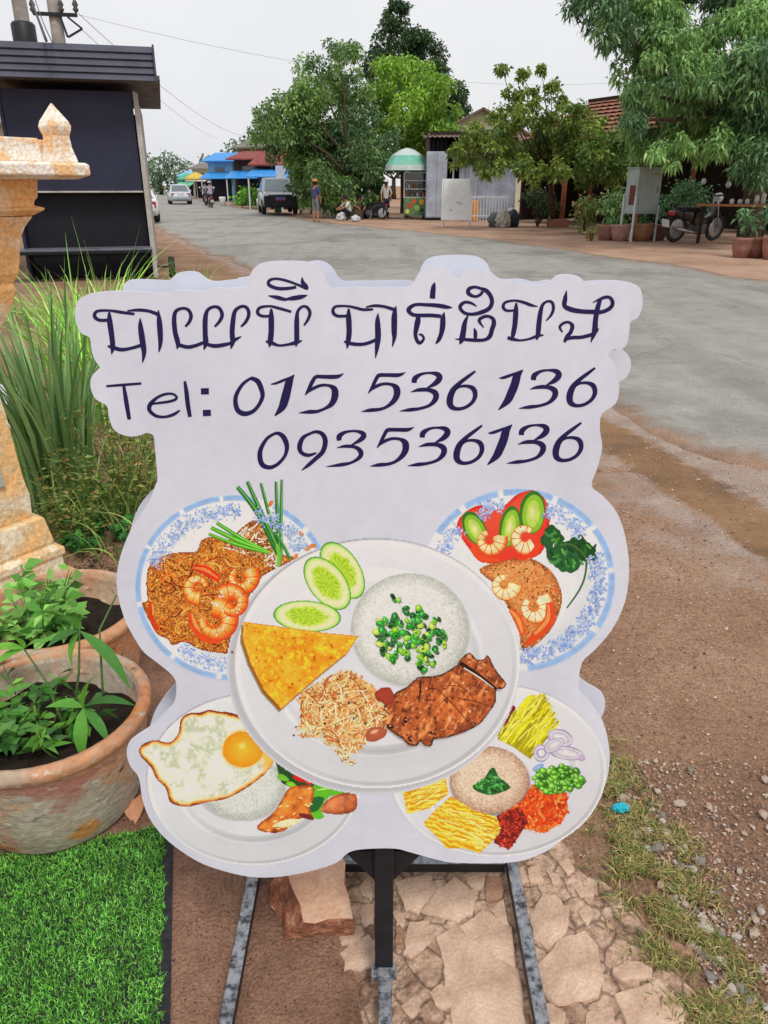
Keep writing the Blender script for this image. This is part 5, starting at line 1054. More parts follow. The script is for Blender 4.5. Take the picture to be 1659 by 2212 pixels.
tuft('tall_grass', 'low grass patch behind the spirit house', 20, 690, 160, .7, .3, .014, (.3, .9), [(92, 128, 60), (76, 112, 50)])
random.seed(31)
WC = [(128, 134, 66), (86, 108, 50), (132, 128, 74), (70, 96, 46), (140, 110, 70), (120, 140, 70)]
for k, (px, py, ns, sp, hh, lab) in enumerate([(250, 1130, 46, .30, .62, 'brownish flowering weeds beside the left edge of the menu board'), (170, 1160, 30, .26, .36, 'low weeds at the foot of the spirit house'), (320, 1090, 30, .26, .48, 'tangled weeds behind the left plate of the menu board'), (240, 1000, 34, .34, .70, 'tall seeding weeds between lemongrass and menu board')]):
    b = G(px, py); herb('weed', lab, b, ns, sp, hh, 26, .038, WC, wr=.4)
for px, py, lab in [(300, 1185, 'round leaved creeper at the rim of the weeds'), (205, 1180, 'glossy round leaved creeper beneath the weeds')]:
    herb('creeper', lab, G(px, py), 14, .16, .12, 12, .055, [(56, 110, 48), (70, 130, 58), (46, 92, 42)], wr=.8)
for px, py, nn, hh, lab in [(290, 1120, 60, .5, 'loose grass blades tangled among the weeds by the board'), (190, 1130, 50, .55, 'loose grass blades between lemongrass and weeds'), (330, 1180, 40, .3, 'short grass blades at the left plate of the board')]: tuft('wild_grass', lab, px, py, nn, .26, hh, .012, (.3, 1.1), [(150, 176, 96), (120, 150, 76), (176, 190, 120), (96, 128, 60)])
# brown leaf litter
n = 700; la = np.array([tuple(G(random.gauss(230, 90), random.uniform(1040, 1260))) for _ in range(n)]); la[:, 2] += .006
o = leaf_mesh('leaf_litter', la, np.stack([RNG.normal(size=n), RNG.normal(size=n), RNG.normal(0, .15, n)], 1), RNG.uniform(.015, .045, n), RNG.uniform(.008, .02, n), col_mix([(112, 84, 62), (150, 116, 88), (80, 62, 50), (170, 150, 120)], n, k=1), droop=0)
tag(o, 'brown leaf litter under the weeds', 'leaf litter', kind='stuff')
# white plastic bags behind the spirit house
def crumple(name, loc, r, col, label, cat='bag', sq_=(1, 1, .8), grp=None):
    bm = bmesh.new(); bmesh.ops.create_icosphere(bm, subdivisions=3, radius=1)
    for v in bm.verts:
        k = 1 + .28 * noise.fractal(v.co * 2.2 + Vector(loc), 1, 2, 4); v.co *= k; v.co.x *= sq_[0]; v.co.y *= sq_[1]; v.co.z = max(-.72, v.co.z) * sq_[2]
    me = bpy.data.meshes.new(name); bm.to_mesh(me); bm.free(); me.materials.append(M('plastic_%d_%d_%d' % col, C(*col), C(*[int(x * .86) for x in col]), scale=8, rough=.45, grain=.05, bump=.3, bscale=14))
    o = bpy.data.objects.new(name, me); COL.objects.link(o); o.scale = (r, r, r); o.location = (loc[0], loc[1], loc[2] + .72 * r * sq_[2])
    return tag(o, label, cat, grp)
crumple('bottle_wrapper', WRAP, .017, (44, 186, 208), 'small crumpled cyan plastic wrapper lying on the dry grass', 'wrapper', (1.3, .8, .7))
crumple('plastic_bag', G(20, 910), .17, (214, 216, 222), 'crumpled white plastic bag on the ground behind the spirit house')
crumple('plastic_bag', G(62, 960), .12, (206, 206, 206), 'small crumpled white bag in the lemongrass')
tuft('tall_grass', 'bright leafy grass bank in front of the kiosk counter', 250, 780, 200, .5, 1.05, .02, (.3, 1.0), [(130, 180, 66), (156, 200, 96), (104, 152, 56), (176, 206, 130)])

# ---- black kiosk
K0 = G(338, 600); kiosk = thing('food_kiosk', 'black painted street kiosk with slatted awning and fold-down counter', 'kiosk', K0, math.radians(15))
navy = M('black_paint', C(34, 36, 58), C(42, 45, 68), scale=2.5, rough=0.5, grain=.06, spec=.35); ink_p = M('black_board', C(17, 18, 26), C(24, 25, 34), scale=3, rough=.6, grain=.08)
greyp = M('grey_render', C(190, 186, 178), C(160, 156, 150), scale=3, rough=.8); sof = M('soffit_board', C(120, 112, 106), C(90, 84, 80), scale=4, rough=.9, bump=.3)
def kp(name, c, d, mat, bev=.006, rz=0, rx=0, par=kiosk):
    mb = MB(); mb.box(c, d, rz, rx=rx); return mb.build(name, mat, par, bevel=bev)
kp('upper_panel', (-1.03, .06, 2.13), (1.94, .10, 1.46), navy); kp('panel_trim', (-1.03, .0, 1.385), (1.96, .06, .028), greyp)
kp('lower_panel', (-1.03, .25, .93), (1.94, .06, .86), ink_p); kp('counter', (-1.16, -.12, .50), (2.3, .55, .035), M('counter_grey', C(112, 114, 122), C(86, 88, 96), scale=5, rough=.5))
kp('counter_edge', (-1.16, -.40, .47), (2.3, .025, .05), ink_p); kp('skirt', (-1.03, .35, .24), (1.94, .05, .44), ink_p)
for x in (-2.02, -1.4, -.75, -.1): kp('leg', (x, .1, .24), (.05, .05, .47), ink_p)
kp('side_wall', (-.02, 2.3, 1.43), (.04, 4.7, 2.86), greyp); kp('corner_post', (.0, -.01, 1.42), (.07, .07, 2.84), greyp)
kp('side_wall', (-2.03, 2.3, 1.43), (.05, 4.6, 2.86), navy); kp('back_wall', (-1.03, 4.62, 1.43), (1.96, .05, 2.86), navy)
kp('roof', (-1.35, 2.2, 3.02), (3.5, 5.1, .07), sof)
slatm = M('awning_slat', C(74, 76, 92), C(60, 62, 76), scale=2, rough=.42, grain=.05, spec=.4)
for i in range(5): kp('awning_slat', (-1.38, -.44 + .035 * i, 3.005 + i * .098), (3.44, .022, .118), slatm, .006, 0, math.radians(-38))
kp('awning_end', (.345, -.36, 3.2), (.03, .3, .5), slatm)
mb = MB(); mb.lathe([(.05, -.05), (.15, -.055), (.17, -.03), (.17, .03), (.15, .055), (.05, .05)], 22, (.28, .12, .17), axis='X'); w_ = mb.build('wheel', M('tyre', C(40, 40, 42), C(58, 56, 54), scale=20, rough=.9), kiosk, True)
mb = MB(); mb.lathe([(.01, -.058), (.07, -.058), (.07, .058), (.01, .058)], 14, (.28, .12, .17), axis='X'); mb.build('hub', greyp, w_, True)
mb = MB(); mb.bar((-.0, .12, .17), (.24, .12, .17), .03); mb.build('axle', ink_p, kiosk)

# ---- utility poles and wires
conc = M('pole_concrete', C(170, 164, 156), C(134, 128, 122), scale=3, rough=.9, bump=.2)
def pole(px, py0, Y, r, label):
    p = AT(px, py0, Y); t = thing('utility_pole', label, 'utility pole', (p.x, Y, 0)); mb = MB(); mb.lathe([(r * 1.25, 0), (r * .85, 10.5)], 14); mb.build('shaft', conc, t, True); return t
pa = pole(47, 40, 20, .15, 'concrete utility pole with a black sleeve behind the kiosk roof'); pb = pole(121, 45, 26, .18, 'concrete utility pole with steel cross arms behind the kiosk roof')
zs = AT(50, 48, 20).z; ze = AT(50, 82, 20).z - 1.0
mb = MB(); mb.lathe([(.19, ze), (.26, ze + .05), (.26, zs - .05), (.22, zs)], 16); mb.build('sleeve', blk, pa, True)
def lp(px, py, Y, t): v = AT(px, py, Y); return (v.x - t.location.x, v.y - t.location.y - .2, v.z)
mb = MB(); mb.bar(lp(78, 32, 26, pb), lp(172, 36, 26, pb), .09); mb.build('cross_arm', blk, pb); mb = MB(); mb.bar(lp(152, 40, 26, pb), lp(183, 65, 26, pb), .05).bar(lp(183, 65, 26, pb), lp(153, 83, 26, pb), .05).bar(lp(135, 36, 26, pb), lp(152, 83, 26, pb), .05); mb.build('brace', blk, pb)
for px in (78, 139, 170):
    a = Vector(lp(px, 31, 26, pb)); mb = MB(); mb.lathe([(.03, 0), (.09, .08), (.05, .14), (.09, .2), (.04, .32), (.01, .36)], 10, a); mb.build('insulator', M('porcelain', C(70, 62, 62), C(96, 88, 86), scale=9, rough=.3), pb, True)
wire_m = M('wire', C(60, 60, 64), scale=5, rough=.6, grain=0)
def wire(a, b, sag, r, label):
    a, b = Vector(a), Vector(b); mb = MB(); mb.tube([a.lerp(b, i / 16) - Vector((0, 0, sag * 4 * (i / 16) * (1 - i / 16))) for i in range(17)], r, 5); tag(mb.build('wire', wire_m, smooth=True), label, 'wire')
wire(AT(60, -20, 20), AT(100, 88, 12), .0, .02, 'thick service wire dropping past the kiosk roof'); wire(AT(70, -20, 20), AT(115, 95, 12), .1, .008, 'thin service wire beside the thick one above the kiosk')
farp = AT(430, 330, 95)
wire(AT(170, 30, 26), AT(560, 290, 90), 1.2, .008, 'overhead wire running down the street above the kiosk end')
wire(AT(139, 28, 26), AT(470, 300, 90), .5, .008, 'second overhead wire running down the street'); wire(AT(170, 32, 26), AT(1500, 160, 40), 1.0, .004, 'overhead wire crossing the sky towards the trees')

# ================================================================ BACKGROUND: trees
def clump_leaves(clumps, dens, ln, wd, cols, squash=.85, hollow=.45, droop=.35):
    V = []; Fc = []; CC = []; o = 0
    for (c, r, ci) in clumps:
        n = int(dens * r * r) + 12; d = unit(RNG.normal(size=(n, 3))); rr = r * (hollow + (1 - hollow) * RNG.random(n) ** .7)
        lump = 1 + .28 * np.sin(d[:, 0] * 7 + c[0]) * np.sin(d[:, 1] * 6 + c[1] * 2) + .18 * np.sin(d[:, 2] * 11 + c[2])
        pos = np.array(c) + d * (rr * lump)[:, None] * np.array([1, 1, squash])
        dr = d * .6 + RNG.normal(0, .7, (n, 3)); L_ = RNG.uniform(.6, 1.25, n) * ln
        v, f = leaf_quads(pos, dr, L_, L_ * wd, droop=droop); V.append(v); Fc.append(f + o); o += len(v)
        cc = col_mix(cols[ci % len(cols)], n, jit=.16) * RNG.normal(1, .1); CC.append(cc)
    return np.concatenate(V), np.concatenate(Fc), np.concatenate(CC)
def spray_leaves(clumps, dens, cols, ln=.2, wd=.22, length=1.0):
    V = []; Fc = []; CC = []; o = 0
    for (c, r, ci) in clumps:
        m = int(dens * r * r) + 6; d = unit(RNG.normal(size=(m, 3))); st = np.array(c) + d * (r * (.25 + .65 * RNG.random(m)))[:, None] * np.array([1, 1, .8])
        out = unit(d * np.array([1, 1, .35]) + RNG.normal(0, .35, (m, 3))); out[:, 2] *= .5; LL = length * RNG.uniform(.6, 1.2, m); base_c = col_mix(cols[ci % len(cols)], m, jit=.14) * RNG.normal(1, .08)
        sd_ = unit(np.cross(out, np.array([0, 0, 1.0])))
        for k in range(11):
            s = (k + 1) / 11; p = st + out * (LL * s)[:, None]; p[:, 2] -= .5 * LL * s ** 2
            for sg in (-1, 1):
                dr = out * .75 + sd_ * sg * .8; dr[:, 2] -= .25 + .5 * s; L_ = ln * RNG.uniform(.7, 1.2, m) * (1.15 - .5 * s)
                v, f = leaf_quads(p + RNG.normal(0, .01, (m, 3)), dr, L_, L_ * wd, droop=.25); V.append(v); Fc.append(f + o); o += len(v); CC.append(base_c * RNG.normal(1, .12, (m, 1)).clip(.6, 1.4))
    return np.concatenate(V), np.concatenate(Fc), np.concatenate(CC)
def limbs(mb, base, targets, r0, rng=random):
    for t in targets:
        a = Vector(base); b = Vector(t); m1 = a.lerp(b, .35) + Vector((0, 0, (b - a).length * .10)) + Vector((rng.uniform(-.2, .2), rng.uniform(-.2, .2), 0)); m2 = a.lerp(b, .7) + Vector((rng.uniform(-.2, .2), rng.uniform(-.2, .2), .12))
        mb.tube([a, m1, m2, b], [r0, r0 * .7, r0 * .45, r0 * .18], 7)
def px_clumps(lst, Y, jit, seed):
    random.seed(seed); out = []
    for t in lst:
        px, py, r = t[:3]; ci = t[3] if len(t) > 3 else random.randint(0, 5); y = Y + random.uniform(-jit, jit); out.append((tuple(AT(px, py, y)), r * y / 1776, ci))
    return out
def break_up(clumps, k, f, seed):                        # each big clump becomes several small tufts with gaps between them
    random.seed(seed); out = []
    for c, r, ci in clumps:
        for i in range(k):
            d = Vector((random.gauss(0, 1), random.gauss(0, 1), random.gauss(.15, .8))).normalized() * r * random.uniform(.45, .95)
            out.append(((c[0] + d.x, c[1] + d.y, c[2] + d.z * .85), r * f * random.uniform(.7, 1.25), ci + (1 if random.random() < .25 else 0)))
    return out
def tree(name, label, foot, fork, clumps, mode, cols, r0, parts, lean=0, **kw):
    t = thing(name, label, 'tree', foot); mb = MB(); f = Vector(fork); mb.tube([foot - Vector((0, 0, .1)), foot.lerp(f, .3) + Vector((lean, 0, 0)), f], [r0 * 1.35, r0, r0 * .8], 9)
    tr = mb.build('trunk', bark, t, True, foot); mb = MB(); limbs(mb, f, [c[0] for c in clumps[:parts]], r0 * .4); mb.build('limb', bark, t, True, foot)
    if mode == 'tuft': mb = MB(); clumps = break_up(clumps, 9, .36, len(clumps)); mode = 'clump'
    v, fc, cc = (spray_leaves if mode == 'spray' else clump_leaves)(clumps, cols=cols, **kw)
    fast_mesh('crown', v, fc, leaf_mat, cc, t, foot); return t
GC = [[(90, 116, 68), (106, 132, 80), (74, 100, 58)], [(108, 136, 74), (126, 150, 88), (92, 120, 64)], [(80, 108, 68), (96, 124, 82), (66, 92, 58)]]
GB = [[(118, 150, 50), (134, 166, 62), (98, 132, 44)], [(104, 140, 52), (126, 156, 60)], [(90, 122, 54), (112, 146, 60)]]
GD = [[(50, 72, 48), (62, 84, 54), (42, 62, 42)], [(58, 80, 46), (70, 94, 58)]]
GR = [[(92, 122, 76), (112, 142, 90), (76, 106, 64)], [(110, 142, 82), (132, 162, 98), (92, 126, 70)], [(76, 104, 70), (94, 124, 84), (64, 90, 62)]]
cl = px_clumps([(612,262,62,0),(612,310,52,2),(680,165,72,1),(728,118,44,1),(700,250,84,0),(750,330,84,2),(690,335,76,0),(780,260,76,1),(655,215,50,1),(820,312,64,2),(765,405,46,2),(668,368,46,0),(715,395,54,2),(810,370,40,2),(580,262,34,2),(700,430,40,2),(755,435,38,2),(740,200,60,1),(650,400,30,0),(690,400,52,0),(740,415,50,1),(640,345,50,1),(660,290,60,0),(800,420,36,2),(570,300,34,1),(735,440,32,2),(782,432,34,0),(720,405,44,1),(800,395,40,0),(690,365,50,1)], 40, 1.6, 1)
tree('street_tree', 'large rounded green street tree beside the parked pickup', G(772, 474), AT(765, 400, 39), cl, 'tuft', GC, .24, 10, dens=760, ln=.2, wd=.5)
cl = px_clumps([(868,215,70,0),(850,160,50,1),(900,255,70,0),(930,195,52,1),(865,290,60,2),(825,215,46,1),(905,315,44,2),(955,285,44,2),(820,290,40,2),(965,240,40,2)], 42, 1.2, 2)
tree('street_tree', 'bright yellow green tree growing behind the food cart', G(872, 460), AT(870, 360, 43), cl, 'tuft', GB, .16, 6, dens=760, ln=.2, wd=.5)
cl = px_clumps([(862,30,26),(848,70,40),(880,95,48),(840,120,50),(915,135,46),(930,165,46),(965,205,46),(885,150,60),(985,235,36),(950,250,60),(820,150,40),(855,10,14),(975,275,50),(905,85,30)], 52, 1.6, 3)
tree('tall_tree', 'tall dark tree rising behind the yellow green tree', Vector((4.5, 53, 0)), AT(890, 260, 53), cl, 'tuft', GD, .3, 8, dens=560, ln=.25, wd=.5)
cl = px_clumps([(1290,10,56,2),(1330,60,54,2),(1365,130,50,0),(1385,200,40,0),(1375,258,28,2),(1410,60,84,1),(1470,150,84,1),(1425,235,70,1),(1490,285,70,1),(1560,190,100,0),(1600,70,110,0),(1640,250,96,2),(1545,325,56,1),(1620,345,56,2),(1700,150,130,2),(1500,10,110,1),(1390,-20,100,0),(1650,-30,130,0),(1720,290,100,2),(1440,130,70,1),(1330,-20,66,2),(1780,60,140,0),(1570,-90,140,0),(1440,-80,110,1),(1400,310,44,1),(1450,330,44,1),(1590,290,70,0),(1500,230,80,1),(1660,380,50,2)], 21, 2.0, 4)
tree('shade_tree', 'huge feathery shade tree overhanging the motorcycle and tables', Vector((10.6, 23.2, 0)), AT(1640, 300, 23.2), cl, 'tuft', GR, .3, 12, dens=2300, ln=.155, wd=.38, droop=.6)
cl = px_clumps([(1010,325,40,1),(1050,310,46,0),(1100,335,54,1),(1150,310,50,2),(1190,335,50,0),(1240,330,46,2),(1120,270,40,1),(1165,255,40,0),(1080,250,30,1),(1220,285,36,2),(1040,345,34,1),(1290,345,44,2),(1330,365,34,2),(1150,210,26,1),(1190,190,24,0),(1110,200,20,1),(1250,240,22,2),(1085,150,12,1),(1130,165,14,0),(1170,150,12,1),(1210,220,20,0),(1060,360,34,0),(1270,375,36,2),(1350,345,34,2),(1380,375,28,2),(1140,365,40,1),(1200,375,36,0),(1310,325,40,1),(1345,310,36,2),(1270,310,44,1),(1385,335,36,2),(1320,385,34,0),(1230,250,36,1),(1280,275,36,0),(1030,290,30,1),(1130,240,34,0),(1080,300,36,1),(1000,350,26,1)], 28.5, 1.0, 5)
GT = [[(104, 122, 54), (122, 138, 66), (84, 100, 46)], [(120, 136, 60), (98, 116, 52)], [(82, 104, 54), (98, 122, 62)]]
tree('thin_tree', 'sparse scraggly tree with drooping twigs in front of the red tiled house', G(1196, 489), AT(1188, 395, 29.5), cl, 'tuft', GT, .10, 23, dens=900, ln=.16, wd=.55, hollow=.1)
FT = [[(92, 112, 88), (104, 124, 98), (80, 100, 80)]]
for k, (lst, Y, lab) in enumerate([([(345,365,26),(365,345,20),(385,365,28),(350,395,26),(405,375,22),(400,395,22),(330,385,22)], 125, 'hazy green tree at the far end of the street'), ([(430,385,14),(455,365,18),(470,350,16),(445,345,12)], 110, 'small far tree beside the turquoise house'), ([(520,318,20),(545,310,22),(500,325,18),(565,322,20)], 92, 'far tree rising behind the two storey shop'), ([(300,370,30),(280,390,30),(315,350,20),(260,380,30)], 120, 'hazy far tree hidden behind the kiosk')]):
    cl = px_clumps(lst, Y, 2, 9 + k); f = Vector((cl[0][0][0], Y, 0)); tree('far_tree', lab, f, f + Vector((0, 0, 2.2)), cl, 'clump', FT, .25, 4, dens=60, ln=.6, wd=.55)
for k in range(14):                                                    # trees closing the view behind the houses
    px = -200 + k * 175; Y = 88 + (k * 37 % 20); x = (px - 829) * Y / 1776; random.seed(60 + k)
    if px < 520: continue
    cl = [((x + random.uniform(-4, 4), Y + random.uniform(-2, 2), random.uniform(2.0, 6.5)), random.uniform(1.8, 2.6), j) for j in range(7)]
    tree('background_tree', 'dense dark green tree behind the roadside houses', Vector((x, Y, 0)), Vector((x, Y, 2)), cl, 'clump', GD, .25, 4, dens=40, ln=.7, wd=.5)['group'] = 'trees closing the view behind the houses'

# ================================================================ buildings on the far side
darkwood = M('dark_wood', C(58, 44, 38), C(40, 32, 30), scale=5, rough=.9, bump=.3); brownw = M('brown_post', C(136, 84, 58), C(112, 66, 46), scale=5, rough=.85)
def corr(mb, a, b, z0, z1, n, dep, nrm):                                # corrugated sheet between two ground points
    a, b = Vector(a), Vector(b); v = []
    for i in range(n + 1):
        p = a.lerp(b, i / n) + Vector(nrm) * (dep * (i % 2)); v += [(p.x, p.y, z0), (p.x, p.y, z1)]
    mb.add(v, [(2 * i, 2 * i + 2, 2 * i + 3, 2 * i + 1) for i in range(n)])
# red tiled house with open porch
FA, FB = Vector((5.4, 35.5)), Vector((13.7, 21.5)); FD = (FB - FA).normalized(); FN = Vector((-FD.y, FD.x)); FN = FN if FN.x > 0 else -FN
def fp(s, d, z): p = FA + FD * s + FN * d; return Vector((p.x, p.y, z))
hs_ = thing('red_roof_house', 'old house with orange red tile roof and a dark open porch', 'house', fp(6, 0, 0)); ho = hs_.location
tile = M('red_tile', C(160, 106, 86), C(118, 78, 64), scale=5, rough=.9, c3=C(142, 92, 74), bump=.3, grain=.25)
def quadslab(pts, th):
    n = (Vector(pts[1]) - Vector(pts[0])).cross(Vector(pts[3]) - Vector(pts[0])).normalized() * th; mb = MB(); v = [Vector(p) for p in pts] + [Vector(p) - n for p in pts]
    mb.add(v, [(0, 1, 2, 3), (7, 6, 5, 4), (0, 4, 5, 1), (1, 5, 6, 2), (2, 6, 7, 3), (3, 7, 4, 0)]); return mb
S0, S1 = 0.9, 11.6; rf = quadslab([fp(S0, -.5, 3.05), fp(S1, -.5, 3.15), fp(S1, 3.4, 4.75), fp(S0, 3.4, 4.65)], .08).build('roof', tile, hs_, org=ho)
quadslab([fp(S1, 3.4, 4.75), fp(S0, 3.4, 4.65), fp(S0, 7.2, 3.1), fp(S1, 7.2, 3.1)][::-1], .08).build('roof', tile, hs_, org=ho)
tile_me = None
for r in range(9):                                                      # tile courses, proud of the slope
    k = (r + .1) / 9; a, b = fp(S0, -.53, 3.075).lerp(fp(S0, 3.4, 4.69), k), fp(S1, -.53, 3.175).lerp(fp(S1, 3.4, 4.79), k); mb = MB(); n = 60; v = []
    up = (fp(S0, 3.4, 4.69) - fp(S0, -.53, 3.075)) / 9 * .98; nn = Vector((0, 0, 1))
    for i in range(n + 1):
        p = a.lerp(b, i / n); h = .05 + .03 * (i % 2); v += [p + nn * h, p + up + nn * .012]
    mb.add(v, [(2 * i, 2 * i + 2, 2 * i + 3, 2 * i + 1) for i in range(n)]); mb.build('tile_course', tile, rf, org=ho)
mb = MB(); mb.bar(fp(S0, 3.4, 4.75), fp(S1, 3.4, 4.85), .25, .12); mb.build('ridge', darkwood, hs_, org=ho)
def wallq(name, s0, s1, d, z0, z1, mat, th=.1):
    mb = MB(); a, b = fp(s0, d, 0), fp(s1, d, 0); mb.bar((a.x, a.y, (z0 + z1) / 2), (b.x, b.y, (z0 + z1) / 2), th, z1 - z0); return mb.build(name, mat, hs_, org=ho)
wallq('back_wall', S0, S1 + .3, 3.2, 0, 4.3, darkwood); wallq('beam', S0, S1, -.2, 2.85, 3.02, darkwood); mb = MB(); mb.bar(fp(S0 + .05, -.1, 1.6), fp(S0 + .05, 6.9, 1.6), .1, 3.0); mb.build('side_wall', darkwood, hs_, org=ho)  # back wall planks coloured dark; the tone also stands in for shade under the roof
mb = MB(); mb.bar(fp(S1 + .2, 1.5, 1.6), fp(S1 + .2, 6.9, 1.6), .1, 3.0); mb.build('side_wall', darkwood, hs_, org=ho)
for s in (2.9, 5.0, 7.4, 9.6): mb = MB(); mb.bar(fp(s, -.15, 0), fp(s, -.15, 2.86), .12); mb.build('porch_post', brownw, hs_, org=ho)
mb = MB(); mb.bar(G(1212, 489), G(1212, 489) + Vector((0, 0, 2.1)), .16); tag(mb.build('timber_post', M('orange_post', C(156, 96, 64), C(128, 76, 52), scale=6, rough=.85)), 'reddish brown timber post standing under the sparse tree', 'post')
# green rendered house on the right
gh = thing('green_house', 'pale green rendered house wall with a brown plank door behind the shade tree', 'house', fp(13.6, 1.4, 0)); go_ = gh.location
greenw = M('green_render', C(126, 148, 128), C(106, 128, 112), scale=2, rough=.9)
mb = MB(); a, b = fp(11.9, 1.6, 0), fp(17.5, 1.6, 0); mb.bar((a.x, a.y, 1.7), (b.x, b.y, 1.7), .12, 3.4); mb.build('wall', greenw, gh, org=go_)
quadslab([fp(11.7, .7, 3.2), fp(17.8, .7, 3.2), fp(17.8, 5, 4.2), fp(11.7, 5, 4.2)], .08).build('roof', M('grey_sheet', C(120, 112, 106), C(96, 88, 84), scale=3, rough=.7), gh, org=go_)
dr_ = MB(); a, b = fp(12.1, 1.5, 0), fp(13.3, 1.5, 0); dr_.bar((a.x, a.y, 1.15), (b.x, b.y, 1.15), .06, 2.3); dd = dr_.build('door', M('brown_door', C(112, 66, 52), C(88, 50, 42), scale=6, rough=.8), gh, org=go_)
for i in range(5): mb = MB(); p = fp(12.22 + i * .24, 1.45, 0); q = fp(12.4 + i * .24, 1.45, 0); mb.bar((p.x, p.y, 1.15), (q.x, q.y, 1.15), .03, 2.2); mb.build('plank', MATS['brown_door'], dd, org=go_)
# metal shack with white-blue sheets
sheet = M('white_sheet', C(172, 180, 194), C(138, 142, 152), scale=1.5, rough=.5, grain=.12); rust = M('rusty_sheet', C(120, 112, 108), C(112, 82, 66), scale=3, rough=.7, grain=.2)
YS = 37.5; sk = thing('metal_shack', 'roadside shack of pale blue metal sheets with rusty roof', 'shack', (AT(1015, 470, YS).x, YS, 0)); so = sk.location
def sx(px, Y=YS): return (px - CX) * Y / 1776.0
def sz(py, Y=YS): return AT(829.5, py, Y).z
mb = MB(); corr(mb, (sx(991), YS, 0), (sx(1112), YS - .3, 0), .05, sz(337), 26, -.05, (0, 1, 0)); mb.build('front_sheet', sheet, sk, org=so)
mb = MB(); corr(mb, (sx(925), YS + .2, 0), (sx(966), YS + .1, 0), 0, sz(300), 10, -.05, (0, 1, 0)); mb.build('side_sheet', ink_p, sk, org=so)
mb = MB(); mb.box((sx(1018), YS + 2.6, 1.9), (sx(1112) - sx(925), .1, 3.8)); mb.build('back_wall', darkwood, sk, org=so)
for xx in (925, 1112): mb = MB(); mb.box((sx(xx), YS + 1.4, 1.8), (.08, 2.5, 3.6)); mb.build('side_wall', rust, sk, org=so)
mb = MB(); v = []; n = 44
for i in range(n + 1):
    x = sx(915) + (sx(1128) - sx(915)) * i / n; z = .05 * (i % 2); v += [(x, YS - .9, sz(300) + z), (x, YS + 3.0, sz(284) + z)]
mb.add(v, [(2 * i, 2 * i + 2, 2 * i + 3, 2 * i + 1) for i in range(n)]); mb.build('roof', rust, sk, org=so)
mb = MB(); mb.box((sx(1050), YS - .05, sz(318)), (sx(1112) - sx(985), .06, .7)); mb.build('lintel', M('grey_lintel', C(140, 140, 146), C(104, 98, 96), scale=3), sk, org=so)
mb = MB(); mb.box((sx(978), YS - .05, 1.55), (.08, .08, 3.1)); mb.build('post', sheet, sk, org=so)
for i in range(4): mb = MB(); mb.box((sx(1006 + i * 27), YS - .12, 1.55), (.07, .07, 2.9)); mb.build('post', M('grey_post', C(150, 154, 160), C(126, 130, 136), scale=5), sk, org=so)
fen = thing('white_fence', 'low white railing in front of the metal shack', 'fence', (sx(1050, 35), 35, 0)); fo = fen.location; wm = M('white_metal', C(206, 210, 214), C(184, 188, 194), scale=5, rough=.5)
for z in (.25, 1.0): mb = MB(); mb.bar((sx(1008, 35), 35, z), (sx(1100, 35), 35, z), .05); mb.build('rail', wm, fen, org=fo)
for i in range(15): mb = MB(); x = sx(1008 + i * 6.5, 35); mb.bar((x, 35, 0), (x, 35, 1.05), .03); mb.build('baluster', wm, fen, org=fo)
mb = MB(); mb.box((sx(1024, 36), 36, .42), (.5, .4, .84)); tag(mb.build('orange_crate', M('orange_plastic', C(214, 150, 60), C(196, 128, 50), scale=6, rough=.5), bevel=.03), 'orange crate behind the white railing', 'crate')
# tall white metal cabinet
cb = thing('metal_cabinet', 'tall white sheet metal cabinet standing beside the food cart', 'cabinet', (sx(943, 36.6), 36.6, 0)); mb = MB(); mb.box((0, .3, 1.46), (sx(965, 36.6) - sx(921, 36.6), .55, 2.72)); mb.build('body', sheet, cb, bevel=.02)
for s in (-1, 1): mb = MB(); mb.box((s * .225, .01, 1.45), (.43, .025, 2.6)); mb.build('door', sheet, cb, bevel=.008)
for s in (-1, 1): mb = MB(); mb.box((s * .38, .2, .05), (.06, .06, .1)); mb.build('foot', ink_p, cb)
# white A-frame board
ab = thing('sandwich_board', 'white leaning A-frame notice board on thin legs by the road', 'sign', G(985, 492), math.radians(-8)); W2, H2 = .56, 1.42
mb = MB(); mb.box((0, -.12, .98), (W2 * 2, .03, H2), rx=math.radians(-9)); fbd = mb.build('panel', M('white_enamel', C(232, 235, 234), C(222, 226, 226), scale=6, rough=.4), ab, bevel=.006)
mb = MB(); 
for i, (x, y, w) in enumerate([(.05, .88, .12), (.16, .84, .08), (-.2, .62, .1)]): mb.box((x, -.141 - (1.0 - y) * .16, y), (w, .004, .04), rx=math.radians(-9))
mb.build('faint_writing', M('faded_ink', C(176, 184, 186), C(150, 158, 164), scale=20), fbd)
for s in (-1, 1):
    mb = MB(); mb.bar((s * .5, -.24, 0), (s * .5, -.02, 1.68), .035); mb.build('leg', wm, ab); mb = MB(); mb.bar((s * .5, .5, 0), (s * .5, -.0, 1.68), .035); mb.build('leg', wm, ab)
